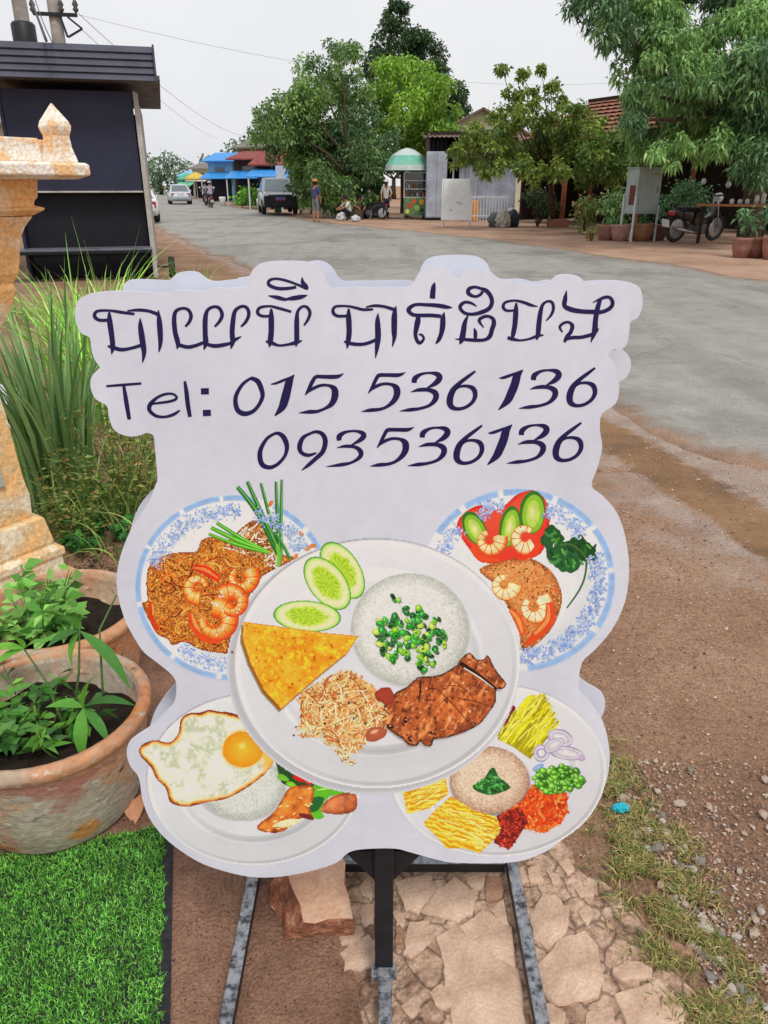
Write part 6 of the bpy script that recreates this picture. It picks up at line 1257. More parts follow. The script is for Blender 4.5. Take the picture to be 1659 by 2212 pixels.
# parasol and cart
um = thing('parasol', 'green and white street parasol over the food cart', 'umbrella', Vector((sx(879, 38), 38, 0))); ux = um.location
up_c = M('parasol_white', C(226, 236, 232), C(206, 226, 220), scale=4, rough=.7, trans=.3); up_g = M('parasol_green', C(128, 206, 182), C(150, 216, 196), scale=4, rough=.7, trans=.3)
mb = MB(); mb.lathe([(.03, 0), (.03, 3.0)], 8); mb.build('pole', wm, um, True); mb = MB(); mb.lathe([(.3, 0), (.32, .06), (.1, .14), (.04, .3)], 14); mb.build('base', conc, um, True)
for k in range(8):
    a0, a1 = 6.2832 * k / 8, 6.2832 * (k + 1) / 8; mb = MB(); rings = [(.02, 3.02), (.35, 2.93), (.72, 2.7), (1.0, 2.3), (1.04, 2.08)]
    v = []
    for r, z in rings:
        for j in range(4): a = a0 + (a1 - a0) * j / 3; rr_ = r * (1 - .05 * math.sin(math.pi * j / 3)); v.append((rr_ * math.cos(a), rr_ * math.sin(a), z))
    f = [(i * 4 + j, i * 4 + j + 1, i * 4 + j + 5, i * 4 + j + 4) for i in range(4) for j in range(3)]
    mb.v = v; mb.f = f; mb.c = [None] * len(f); mb.m = [1 if i == 2 else 0 for i in range(4) for j in range(3)]
    mb.build('canopy_panel', [up_c, up_g], um)
ct = thing('food_cart', 'glass food cart with green and red stickers under the parasol', 'cart', Vector((sx(897, 37.6), 37.6, 0))); cw = .52
mb = MB(); mb.box((0, .3, .55), (cw * 2, .7, .75)); mb.build('body', M('cart_green', C(64, 110, 76), C(104, 140, 90), scale=6, rough=.5), ct, bevel=.02)
for x, z, w, h, c in [(-.25, .6, .22, .3, (196, 66, 46)), (.1, .5, .26, .26, (150, 190, 90)), (.3, .75, .24, .14, (226, 170, 60)), (.32, .4, .2, .18, (40, 70, 50)), (-.05, .78, .22, .12, (210, 90, 50)), (-.35, .35, .2, .16, (220, 200, 120))]:
    mb = MB(); mb.lathe([(w / 2, 0), (w / 2, .012)], 9, (x, -.062, z), axis='Y'); mb.build('sticker', M('sticker_%d_%d_%d' % c, C(*c), scale=20, rough=.4), ct)
for x in (-cw, cw):
    for y in (0, .62): mb = MB(); mb.box((x * .97, y, 1.45), (.04, .04, 1.1)); mb.build('upright', wm, ct)
for z in (.95, 1.3, 1.65, 1.98): mb = MB(); mb.box((0, .31, z), (cw * 2, .68, .03)); mb.build('shelf', wm, ct)
mb = MB(); mb.box((0, .66, 1.45), (cw * 2, .02, 1.05)); mb.build('glass_pane', GLASS('shop_glass', (.06, .07, .08)), ct)
for i in range(7): mb = MB(); mb.lathe([(.05, 0), (.05, .14), (.02, .2)], 8, (-.4 + i * .13, .25, [.97, 1.32][i % 2])); mb.build('jar', M('jar_%d' % (i % 3), [C(200, 120, 60), C(220, 220, 210), C(120, 150, 90)][i % 3], scale=9, rough=.3), ct, True)
for x in (-.4, .4): mb = MB(); mb.lathe([(.02, -.03), (.16, -.03), (.18, 0), (.16, .03), (.02, .03)], 16, (x, .1, .18), axis='X'); mb.build('wheel', MATS['tyre'], ct, True)
# cream garden wall with hedge
mb = MB(); mb.box((sx(694, 46), 46, .82), (sx(745, 46) - sx(645, 46), .15, 1.64)); cwall = mb.build('garden_wall', M('cream_render', C(214, 208, 178), C(196, 188, 160), scale=2, rough=.9)); tag(cwall, 'cream rendered garden wall behind the standing woman', 'wall')
def bush(name, label, foot, rad, hgt, dens, ln, cols, wd=.5, cat='bush', seed=1, nst=5, grp=None):
    random.seed(seed); t = thing(name, label, cat, foot, group=grp); mb = MB(); cl = []
    for i in range(nst):
        a = random.uniform(0, 6.28); r = rad * .6 * math.sqrt(random.random()); c = (r * math.cos(a), r * math.sin(a), hgt * random.uniform(.35, .8)); cl.append((c, rad * random.uniform(.4, .62), i)); mb.tube([(0, 0, -.02), (c[0] * .5, c[1] * .5, c[2] * .5), c], [.02, .014, .008], 5)
    mb.build('stem', bark, t); v, f, cc = clump_leaves(cl, dens, ln, wd, cols, hollow=.2); fast_mesh('foliage', v, f, leaf_mat, cc, t); return t
HG = [[(98, 150, 52), (76, 124, 44), (118, 168, 66)]]
for k, px in enumerate((650, 672, 700, 722)): bush('hedge_shrub', ['bright green low shrub nearest the pickup', 'bright green low shrub behind the standing woman', 'bright green shrub against the cream wall', 'green shrub beneath the big street tree'][k], G(px, 462), .65, 1.0, 420, .14, HG, seed=k, cat='shrub', grp='low shrubs before the cream wall')
# far house with gable between the trees
fh = thing('gable_house', 'pale house gable showing between the tall tree and the sparse tree', 'house', (sx(1035, 47), 47, 0)); mb = MB(); hw_ = 2.4; zt_ = sz(282, 47); zr = sz(236, 47)
pr = [(-hw_, 0), (hw_, 0), (hw_, zt_), (0, zr), (-hw_, zt_)]; mb.add([(x, 0, z) for x, z in pr] + [(x, 7, z) for x, z in pr], [(0, 1, 2, 3, 4), (9, 8, 7, 6, 5), (0, 5, 6, 1), (1, 6, 7, 2), (4, 9, 5, 0)]); mb.build('wall', M('pale_yellow', C(206, 198, 172), C(186, 178, 156), scale=2, rough=.9), fh)
for s in (-1, 1): quadslab([(s * (hw_ + .4), -.4, zt_ - .2), (s * (hw_ + .4), 7.3, zt_ - .2), (0, 7.3, zr + .08), (0, -.4, zr + .08)][::s], .1).build('roof', rust, fh)
mb = MB(); mb.box((.2, -.02, zt_ - .3), (1.0, .06, .7)); mb.build('window', GLASS('house_glass'), fh)

# ---- row of shop houses down the street
def shop(label, px0, px1, Y, py_eave, py_ridge, wall, roof, aw, py_aw, dep=8, extra=None):
    x0, x1 = sx(px0, Y), sx(px1, Y); cxm = (x0 + x1) / 2; t = thing('shop_house', label, 'shop', (cxm, Y, 0), math.radians(-6)); w = x1 - x0; ze_ = sz(py_eave, Y); zr_ = sz(py_ridge, Y)
    mb = MB(); mb.box((0, dep / 2, ze_ / 2), (w, dep, ze_)); mb.build('wall', wall, t)
    quadslab([(-w / 2 - .4, -.8, ze_ - .1), (w / 2 + .4, -.8, ze_ - .1), (w / 2 + .4, dep / 2, zr_), (-w / 2 - .4, dep / 2, zr_)], .1).build('roof', roof, t); quadslab([(w / 2 + .4, dep / 2, zr_), (-w / 2 - .4, dep / 2, zr_), (-w / 2 - .4, dep, ze_), (w / 2 + .4, dep, ze_)][::-1], .1).build('roof', roof, t)
    if aw:
        za = sz(py_aw, Y); quadslab([(-w / 2 - .2, -2.3, za - .55), (w / 2 + .2, -2.3, za - .55), (w / 2 + .2, 0, za), (-w / 2 - .2, 0, za)], .05).build('awning', aw, t)
        for x in (-w / 2, w / 2): mb = MB(); mb.bar((x, -2.2, 0), (x, -2.2, za - .55), .08); mb.build('awning_post', wm, t)
    mb = MB(); mb.box((0, -.02, 1.15), (w * .8, .06, 2.2)); mb.build('shop_front', ink_p, t)
    for i in range(max(1, int(w / 2.2))): mb = MB(); mb.box((-w / 2 + 1.1 + i * 2.1, -.03, ze_ * .72), (.9, .06, min(1.0, ze_ * .2))); mb.build('window', MATS['house_glass'], t)
    return t
blue_t = M('blue_tarp', C(46, 130, 206), C(70, 156, 224), scale=3, rough=.5); red_r = M('maroon_roof', C(150, 76, 70), C(120, 56, 54), scale=3, rough=.8); turq = M('turquoise_wall', C(112, 172, 206), C(140, 190, 214), scale=3, rough=.8); grey_r = M('grey_roof', C(132, 126, 120), C(108, 102, 98), scale=3, rough=.8); cream = MATS['cream_render']; dkb = M('dark_shop', C(84, 66, 60), C(62, 50, 48), scale=3, rough=.9)
shop('shop with maroon roof and blue tarp awning behind the parked pickup', 556, 650, 54, 352, 318, dkb, red_r, blue_t, 362)
shop('shop with faded red roof and striped blue awning down the street', 508, 580, 63, 340, 322, dkb, red_r, blue_t, 368)
shop('two storey shop with grey roof behind the faded red roof', 520, 610, 74, 316, 298, M('tan_wall', C(176, 140, 120), C(150, 116, 100), scale=2), grey_r, None, 0)
shop('turquoise shop house with blue shutters at the row end', 452, 506, 78, 345, 326, turq, blue_t, blue_t, 372)
shop('small pale shop with white awning at the far end of the street', 418, 455, 96, 362, 350, cream, grey_r, M('white_tarp', C(206, 212, 206), C(190, 196, 190), scale=3), 380)
shop('far shop with a green awning at the bend of the street', 392, 420, 112, 378, 368, M('pale_wall', C(200, 206, 200), scale=2), turq, M('green_tarp', C(96, 180, 140), C(120, 196, 150), scale=3), 392)
shop('pale building beyond the kiosk on the near side', -60, 40, 36, 262, 225, cream, grey_r, None, 0)
sg = thing('shop_sign', 'small pale blue square sign on a pole above the pickup', 'sign', (sx(608, 49), 49, 0)); mb = MB(); mb.box((0, 0, 1.1), (.08, .08, 2.2)); mb.build('pole', wm, sg); mb = MB(); mb.box((0, -.06, sz(373, 49)), (.6, .06, .75)); mb.build('panel', M('sign_blue', C(170, 184, 214), C(190, 200, 222), scale=8, rough=.5), sg, bevel=.01)
for k, (px, Y, c, lab) in enumerate([(478, 60, (224, 224, 220), 'white bollard by the shop fronts'), (598, 47, (60, 150, 110), 'green bin at the kerb behind the pickup'), (560, 52, (226, 228, 226), 'white drum at the kerb before the maroon shop'), (575, 52.5, (218, 220, 222), 'white tub beside the white drum')]):
    mb = MB(); mb.lathe([(.2, 0), (.24, .5), (.25, .62), (.2, .66)], 12, (sx(px, Y), Y, 0)); tag(mb.build('drum', M('drum_%d' % k, C(*c), scale=6, rough=.5), smooth=True), lab, 'drum')
for k, px in enumerate((520, 545, 570)): bush('street_plant', ['yellow green potted plant before the faded red shop', 'leafy potted plant beside the blue awning post', 'banana-like potted plant before the maroon shop'][k], Vector((sx(px, 57), 57 - k, 0)), .8, 1.6, 160, .3, HG, seed=40 + k)
for k, (px, Y, c, lab) in enumerate([(425, 86, (222, 190, 90), 'yellow market parasol at the far end of the street'), (405, 92, (96, 180, 150), 'green market parasol at the far end of the street')]):
    t = thing('market_parasol', lab, 'umbrella', (sx(px, Y), Y, 0)); mb = MB(); mb.lathe([(.03, 0), (.03, 2.4)], 6); mb.build('pole', wm, t); mb = MB(); mb.lathe([(1.2, 1.9), (1.15, 2.1), (.5, 2.5), (.02, 2.65)], 12); mb.build('canopy', M('mp_%d' % k, C(*c), scale=5), t, True)

# ================================================================ street things on the right
eb = thing('electrical_cabinet', 'grey green steel electrical cabinet raised on a tubular stand', 'cabinet', G(1388, 522), math.radians(22)); cg = M('cabinet_grey', C(160, 172, 168), C(144, 156, 154), scale=3, rough=.5, grain=.08)
mb = MB(); mb.box((0, .25, 1.32), (.80, .50, 1.17)); mb.build('box', cg, eb, bevel=.012); mb = MB(); mb.box((.03, -.012, 1.32), (.68, .025, 1.05)); dd = mb.build('door', cg, eb, bevel=.006)
mb = MB(); mb.box((.26, -.03, 1.36), (.03, .02, .16)); mb.build('handle', steel, dd); mb = MB(); mb.box((.15, -.027, 1.76), (.34, .006, .05)); mb.build('label_plate', M('label_tan', C(150, 156, 120), scale=9), dd); mb = MB(); mb.box((-.405, .2, 1.22), (.012, .22, .5)); mb.build('opening', M('rust_red', C(110, 60, 50), scale=9), eb)
for x in (-.42, .40):
    for y in (.0, .5): mb = MB(); mb.bar((x, y, 0), (x, y, .95 if x > 0 else 1.2), .045); mb.build('leg', wm, eb)
mb = MB(); mb.box((0, .25, 1.915), (.86, .56, .03)); mb.build('cap', cg, eb, bevel=.006)
def clay(loc, r, h, label, c=(168, 124, 112), grp=None):
    t = thing('plant_pot', label, 'pot', loc, group=grp); mb = MB(); mb.lathe([(r * .7, 0), (r * .95, h * .5), (r, h * .85), (r * 1.06, h * .9), (r * 1.04, h), (r * .9, h), (r * .85, h * .9), (.01, h * .88)], 20); mb.build('bowl', M('clay_%d_%d_%d' % c, C(*c), C(*[int(v * .82) for v in c]), scale=6, rough=.9, bump=.2), t, True); return t
CR = [[(132, 128, 74), (104, 120, 66), (160, 120, 80)], [(90, 116, 60), (120, 140, 80)]]; LG = [[(150, 172, 116), (120, 150, 92), (98, 130, 76)]]; MG = [[(84, 128, 66), (104, 146, 80), (66, 106, 54)]]; BG = [[(86, 122, 84), (104, 138, 96), (70, 102, 70)]]
spots = [(1309, 518, .30, .42, 'pink clay pot under the variegated bush', (170, 126, 116)), (1338, 520, .28, .44, 'pale pink clay pot next to the cabinet leg', (180, 140, 130)), (1385, 520, .34, .48, 'tan clay pot beneath the electrical cabinet', (160, 116, 88)), (1418, 518, .28, .42, 'dull pink clay pot between cabinet and motorcycle', (150, 106, 98))]
for px, py, r, h, lab, c in spots: clay(G(px, py), r, h, lab, c)
bush('croton', 'variegated croton with orange tinged leaves left of the cabinet', G(1262, 505), .62, 1.25, 700, .14, CR, seed=3, nst=8); bush('pale_shrub', 'pale leaved shrub between croton and cabinet', G(1318, 512), .62, 1.55, 700, .15, LG, seed=4, nst=8); bush('fern', 'bright green fern below the pale shrub', G(1335, 518) + Vector((0, .2, 0)), .4, .8, 700, .14, MG, seed=5)
bush('tall_shrub', 'tall green shrub directly behind the cabinet', G(1455, 510), .8, 1.9, 560, .15, BG, seed=6, nst=8); bush('tall_shrub', 'rounded green shrub behind the motorcycle', G(1500, 505), .7, 1.7, 560, .14, BG, seed=7, nst=8); bush('succulent', 'small succulent in the tan pot beneath the cabinet', G(1385, 520) + Vector((0, 0, .4)), .26, .35, 900, .09, MG, seed=8)
bush('small_plant', 'small flowering plant on the ground before the pink pots', G(1278, 520), .26, .45, 900, .1, CR, seed=9); bush('dark_shrub', 'dark leafy shrub under the sparse tree beside the timber post', G(1160, 490), .75, 1.7, 420, .16, [[(66, 84, 54), (80, 100, 62), (54, 70, 46)]], seed=12, nst=9)
for px, py, r, h, lab, c in [(1600, 556, .23, .42, 'clay pot left of the pair at the table end', (160, 116, 104)), (1630, 556, .24, .42, 'brown clay pot beside the left one at the table end', (140, 96, 80)), (1668, 560, .26, .46, 'large clay pot at the right end of the pot row', (170, 122, 108))]: clay(G(px, py), r, h, lab, c)
bush('spiky_plant', 'grey green spiky plant in the left clay pot by the table', G(1600, 556) + Vector((0, 0, .36)), .32, .75, 700, .16, BG, .3, seed=13); bush('spiky_plant', 'leafy plant in the large clay pot by the table', G(1660, 560) + Vector((0, 0, .4)), .4, .9, 700, .15, BG, .4, seed=14)
mb = MB(); b0 = G(1204, 490); mb.box((b0.x, b0.y, .14), (.75, .5, .28)); tag(mb.build('brick_planter', M('planter', C(178, 122, 94), C(150, 104, 82), scale=8, rough=.9), bevel=.02), 'low orange brick planter at the foot of the timber post', 'planter')
crumple('rubbish_bag', G(1068, 490), .30, (112, 116, 120), 'grey rubbish bag beside the white sack', sq_=(.85, .8, 1.0)); crumple('rubbish_bag', G(1086, 491), .34, (196, 192, 182), 'pale woven sack between two bags', sq_=(.85, .8, 1.0)); crumple('rubbish_bag', G(1106, 490), .33, (56, 64, 80), 'dark blue rubbish bag with white top', sq_=(.8, .8, 1.05)); crumple('plastic_bag', G(1103, 489) + Vector((0, 0, .48)), .14, (214, 216, 220), 'small white bag lying on the dark blue rubbish bag')
# table with cups
tb = thing('plank_table', 'weathered wooden plank table under the shade tree', 'table', Vector((9.45, 21.9, 0)), math.radians(-25)); plank = M('orange_plank', C(176, 122, 84), C(150, 100, 70), scale=6, rough=.8)
for i in range(3): mb = MB(); mb.box((0, -.22 + i * .22, .98), (1.9, .21, .05)); mb.build('plank', plank, tb, bevel=.006)
for x in (-.8, .8):
    for y in (-.22, .22): mb = MB(); mb.box((x, y, .48), (.07, .07, .95)); mb.build('leg', darkwood, tb)
for k, (dx, h) in enumerate([(-.1, .14), (.1, .13), (.28, .14), (.5, .24), (.66, .3)]):
    p = Vector((9.45, 21.9, 1.006)) + Matrix.Rotation(math.radians(-25), 3, 'Z') @ Vector((dx, -.1, 0)); mb = MB(); mb.lathe([(.05, 0), (.06, h * .6), (.055, h * .8), (.03, h), (.02, h)], 12, p); tag(mb.build('cup' if k < 3 else 'jug', M('white_china', C(216, 216, 212), C(200, 200, 198), scale=9, rough=.3), smooth=True), ['white cup at the left end of the plank table', 'white cup in the middle of the three cups on the plank table', 'white cup beside the jugs on the plank table', 'squat white jug on the plank table', 'tall white jug on the plank table'][k], 'cup' if k < 3 else 'jug')

# ================================================================ vehicles
tyre = MATS['tyre']; rim_m = M('alloy', C(190, 192, 196), C(160, 162, 168), scale=9, rough=.3, metal=.7); blkp = M('black_plastic', C(26, 27, 30), C(36, 37, 40), scale=9, rough=.5); glass = GLASS('car_glass', (.12, .15, .17)); lampw = M('lamp_clear', C(222, 226, 230), C(190, 196, 204), scale=20, rough=.1, coat=.5); lampr = M('lamp_red', C(170, 26, 30), C(140, 18, 22), scale=20, rough=.2, coat=.5)
def wheel(parent, x, y, r, w, name='wheel'):
    mb = MB(); mb.lathe([(r * .62, -w / 2), (r * .9, -w / 2), (r, -w * .36), (r, w * .36), (r * .9, w / 2), (r * .62, w / 2)], 24, (x, y, r), axis='X'); t = mb.build(name, tyre, parent, True)
    mb = MB(); mb.lathe([(.02, -w * .52), (r * .3, -w * .5), (r * .62, -w * .44), (r * .64, 0), (r * .62, w * .44), (r * .3, w * .5), (.02, w * .52)], 20, (x, y, r), axis='X'); mb.build('rim', rim_m, t, True)
def car(name, label, loc, rz, paint, st, cab, wr, wy, front=True, blackface=False, cat='car'):
    """st: (y, half width, bottom, top); front is -y. cab: (y0, y1, roof y0, roof y1, belt z, roof z, half width, roof half width)"""
    t = thing(name, label, cat, loc, rz); mb = MB(); rings = []
    for y, h, zb, zt in st: rings.append([(-h * .88, y, zb), (-h * .99, y, zb + .1), (-h, y, zb + (zt - zb) * .55), (-h * .95, y, zt - .07), (-h * .82, y, zt), (0, y, zt + .025), (h * .82, y, zt), (h * .95, y, zt - .07), (h, y, zb + (zt - zb) * .55), (h * .99, y, zb + .1), (h * .88, y, zb)])
    mb.loft(rings); body = mb.build('body', paint, t, True)
    y0, y1, a0, a1, zb, zr, hw, rw = cab; mb = MB()
    def rr(ya, yb, h, z): return [(-h, ya + .06, z), (-h * .9, ya, z), (h * .9, ya, z), (h, ya + .06, z), (h, yb - .06, z), (h * .9, yb, z), (-h * .9, yb, z), (-h, yb - .06, z)]
    L_ = lambda k: rr(y0 + (a0 - y0) * k, y1 + (a1 - y1) * k, hw + (rw - hw) * k, zb + (zr - .07 - zb) * k)
    mb.loft([L_(0), L_(.5), L_(1), rr(a0 + .08, a1 - .08, rw * .93, zr - .015), rr(a0 + .3, a1 - .3, rw * .6, zr)]); mb.build('cabin', paint, t, False, bevel=.02)
    def pane(nm, pts, off): mb = MB(); v = [Vector(p) + Vector(off) for p in pts]; w = [p + Vector(off) * .02 - Vector(off) * 1.4 for p in v]; mb.add(v + w, [(0, 1, 2, 3), (7, 6, 5, 4), (0, 4, 5, 1), (1, 5, 6, 2), (2, 6, 7, 3), (3, 7, 4, 0)]); mb.build(nm, glass, t)
    q = lambda k, sx_, e: (sx_ * (hw + (rw - hw) * k) * .84, (y0 + (a0 - y0) * k) if e else (y1 + (a1 - y1) * k), zb + (zr - .07 - zb) * k)
    pane('windscreen', [q(.08, -1, 1), q(.08, 1, 1), q(.97, 1, 1), q(.97, -1, 1)], (0, -.015, .006)); pane('rear_window', [q(.08, 1, 0), q(.08, -1, 0), q(.97, -1, 0), q(.97, 1, 0)], (0, .015, .006))
    for s in (-1, 1):
        for m0, m1 in ((.06, .49), (.52, .94)):
            e = lambda k, m: (s * (hw + (rw - hw) * k), (y0 + (a0 - y0) * k) * (1 - m) + (y1 + (a1 - y1) * k) * m, zb + (zr - .07 - zb) * k)
            pane('side_window', [e(.1, m0), e(.1, m1), e(.92, m1 - .02), e(.92, m0 + .02)], (s * .012, 0, .003))
        for y in wy: wheel(t, s * (st[2][1] - .11), y, wr, .22)
        mb = MB(); mb.box((s * (hw + .12), y0 + .25, zb + .1), (.2, .1, .14)); mb.build('mirror', paint, t, bevel=.03)
        yf, hf, zbf, ztf = st[0]; mb = MB(); mb.box((s * hf * .74, st[1][0] - .16, ztf - .06), (.36, .18, .17)); mb.build('headlight', lampw, t, bevel=.04)
        yr, hr, zbr, ztr = st[-1]; mb = MB(); mb.box((s * hr * .8, yr - .0, ztr - .14), (.2, .12, .24)); mb.build('tail_light', lampr, t, bevel=.03)
    yf, hf, zbf, ztf = st[0]; bl = blkp if blackface else paint
    mb = MB(); mb.box((0, yf - .03, zbf + .18), (hf * 2.0 + (.24 if blackface else 0), .24, .56 if blackface else .30)); mb.build('bumper', bl, t, bevel=.05); mb = MB(); mb.box((0, yf - .03, ztf - .12), (hf * (1.75 if blackface else 1.15), .14, .3)); mb.build('grille', blkp, t, bevel=.02)
    mb = MB(); mb.box((0, st[-1][0] + .02, st[-1][2] + .2), (hf * 1.9, .18, .28)); mb.build('bumper', paint if not blackface else blkp, t, bevel=.05)
    mb = MB(); mb.box((0, yf - .165, zbf + .32), (.5, .02, .17)); np_ = mb.build('number_plate', M('plate_blue', C(92, 104, 168), C(110, 120, 180), scale=9), t); mb = MB(); mb.box((0, yf - .178, zbf + .262), (.48, .006, .05)); mb.build('plate_band', M('plate_red', C(196, 60, 56), scale=9), np_)
    mb = MB(); mb.box((0, st[-1][0] + .12, st[-1][2] + .42), (.5, .02, .15)); mb.build('number_plate', M('plate_white', C(214, 214, 210), scale=9), t)
    return t
silver = M('silver_paint', C(164, 170, 170), C(150, 156, 158), scale=2, rough=.28, metal=.35, coat=.6, grain=.02); whitep = M('white_paint', C(218, 220, 222), C(210, 212, 214), scale=2, rough=.25, coat=.6, grain=.02); paleb = M('pale_blue_paint', C(196, 206, 212), C(186, 196, 204), scale=2, rough=.25, coat=.6, metal=.2, grain=.02)
SUV = [(-2.25, .72, .45, .92), (-2.1, .86, .36, 1.0), (-1.3, .93, .32, 1.07), (0, .94, .32, 1.12), (1.6, .94, .34, 1.12), (2.25, .9, .4, 1.08), (2.4, .82, .48, 1.0)]; SED = [(-2.2, .66, .35, .66), (-2.05, .8, .24, .74), (-1.3, .86, .2, .84), (0, .87, .2, .9), (1.4, .87, .22, .92), (2.1, .82, .28, .9), (2.25, .74, .36, .84)]
car('pickup_truck', 'silver pickup with black front bumper parked facing the camera by the kerb', Vector((-5.8, 44.2, .05)), math.radians(12), silver, SUV, (-1.15, 1.5, -.35, 1.0, 1.07, 1.78, .86, .7), .38, (-1.45, 1.45), blackface=True, cat='pickup')
car('sedan_car', 'pale silver sedan driving away down the far street', Vector((-16.4, 65.5, .05)), math.radians(17), paleb, SED, (-1.0, 1.75, -.3, 1.0, .86, 1.45, .8, .62), .32, (-1.35, 1.35))
car('sedan_car', 'white car with red tail light half hidden behind the kiosk', Vector((-10.75, 35.2, .04)), math.radians(20), whitep, SED, (-1.0, 1.75, -.3, 1.0, .86, 1.45, .8, .62), .32, (-1.35, 1.35))
bpy.data.objects['sedan_car'].rotation_euler.z = math.radians(17 + 180 - 180)
for o in bpy.data.objects:
    if o.name.startswith('sedan_car'): o.rotation_euler.z += math.pi

def motorbike(label, loc, rz, paint, lean=0):
    t = thing('motorcycle', label, 'motorcycle', loc, rz); t.rotation_euler = (0, lean, rz)          # forward is +y
    for y in (-.62, .62):
        mb = MB(); R_, r_ = .25, .045; n, m = 28, 8; v = []
        for i in range(n):
            a = 6.2832 * i / n
            for j in range(m): b = 6.2832 * j / m; v.append((r_ * math.sin(b), y + (R_ + r_ * math.cos(b)) * math.cos(a), .295 + (R_ + r_ * math.cos(b)) * math.sin(a)))
        mb.add(v, [(i * m + j, ((i + 1) % n) * m + j, ((i + 1) % n) * m + (j + 1) % m, i * m + (j + 1) % m) for i in range(n) for j in range(m)]); w = mb.build('wheel', tyre, t, True)
        mb = MB(); mb.lathe([(.19, -.025), (.215, -.02), (.215, .02), (.19, .025)], 24, (0, y, .295), axis='X'); mb.build('rim', rim_m, w, True); mb = MB(); mb.lathe([(.045, -.05), (.05, 0), (.045, .05)], 12, (0, y, .295), axis='X')
        for k in range(12): a = 6.2832 * k / 12; mb.bar((0, y, .295), (0, y + .2 * math.cos(a), .295 + .2 * math.sin(a)), .008)
        mb.build('spokes', rim_m, w)
    mb = MB(); mb.loft([[(s * w, y, z + h * c) for s, c in ((-1, 0), (-1, .6), (-.6, 1), (.6, 1), (1, .6), (1, 0))] for y, w, z, h in ((-.72, .07, .66, .08), (-.5, .12, .66, .1), (-.2, .13, .64, .1), (.1, .1, .62, .09), (.18, .06, .6, .06))]); mb.build('seat', blkp, t, True)
    mb = MB(); mb.loft([[(s * w, y, z0 + (z1 - z0) * c) for s, c in ((-1, 0), (-1, 1), (1, 1), (1, 0))] for y, w, z0, z1 in ((-.82, .05, .6, .7), (-.5, .1, .5, .67), (-.1, .1, .36, .65), (.15, .07, .3, .52), (.4, .08, .4, .6), (.5, .05, .55, .9))]); mb.build('body', paint, t, True, bevel=.01)
    mb = MB(); mb.box((0, .05, .28), (.24, .34, .22)); mb.build('engine', M('engine_grey', C(120, 120, 122), C(80, 80, 84), scale=12, rough=.5, metal=.5), t, bevel=.03)
    mb = MB(); mb.tube([(.12, .15, .22), (.15, -.2, .22), (.16, -.75, .32)], [.02, .03, .045], 10); mb.build('exhaust', rim_m, t, True)
    for s in (-1, 1): mb = MB(); mb.tube([(s * .07, .62, .3), (s * .07, .5, .7), (s * .05, .42, .98)], .022, 8); mb.build('fork', rim_m, t, True)
    mb = MB(); mb.loft([[(s * .07, y, z + c) for s, c in ((-1, 0), (-.6, .03), (.6, .03), (1, 0))] for y, z in ((.35, .5), (.5, .6), (.66, .62), (.85, .5))]); mb.build('front_fender', paint, t)
    mb = MB(); mb.loft([[(s * .07, y, z + c) for s, c in ((-1, 0), (-.6, .03), (.6, .03), (1, 0))] for y, z in ((-.45, .58), (-.65, .62), (-.85, .55), (-.97, .4))]); mb.build('rear_fender', blkp, t)
    mb = MB(); mb.tube([(-.34, .3, 1.0), (-.2, .4, 1.0), (0, .42, .97), (.2, .4, 1.0), (.34, .3, 1.0)], .016, 8); mb.build('handlebar', blkp, t, True)
    mb = MB(); mb.lathe([(.02, -.08), (.09, -.06), (.11, .04), (.08, .08)], 14, (0, .5, .93), axis='Y'); mb.build('headlight', lampw, t, True)
    for s in (-1, 1): mb = MB(); mb.tube([(s * .25, .37, 1.0), (s * .32, .32, 1.18)], .006, 6); mm_ = mb.build('mirror_stem', blkp, t); mb = MB(); mb.lathe([(.01, -.02), (.06, -.015), (.065, .01), (.05, .015)], 14, (s * .34, .31, 1.23), axis='Y'); mb.build('mirror', lampw, t, True)
    mb = MB(); mb.box((0, -.86, .62), (.16, .08, .1)); mb.build('tail_light', lampr, t, bevel=.02); mb = MB(); mb.box((0, -.98, .42), (.2, .012, .16), rx=.3); mb.build('number_plate', MATS['plate_white'], t); mb = MB(); mb.bar((-.1, -.1, .25), (-.28, -.15, .01), .022); mb.build('side_stand', rim_m, t)
    return t
blackpaint = M('black_gloss', C(24, 24, 28), C(32, 32, 36), scale=5, rough=.25, coat=.6, grain=.03)
motorbike('black motorcycle with red tail light parked between cabinet and plank table', G(1496, 522), math.radians(-62), blackpaint, .1).scale = (1.25, 1.25, 1.25)
redp = M('red_gloss', C(140, 40, 40), C(120, 34, 34), scale=5, rough=.25, coat=.6, grain=.03)
b1 = motorbike('motorcycle ridden by the rider in the lilac shirt', Vector((-11.75, 55.2, .05)), math.radians(19), redp); b2 = motorbike('motorcycle of the rider further down the street', Vector((-13.2, 60.5, .05)), math.radians(17), blackpaint)
motorbike('motorcycle parked under the street tree beside the white bags', G(780, 476) + Vector((.4, 1.2, 0)), math.radians(60), blackpaint, .1)

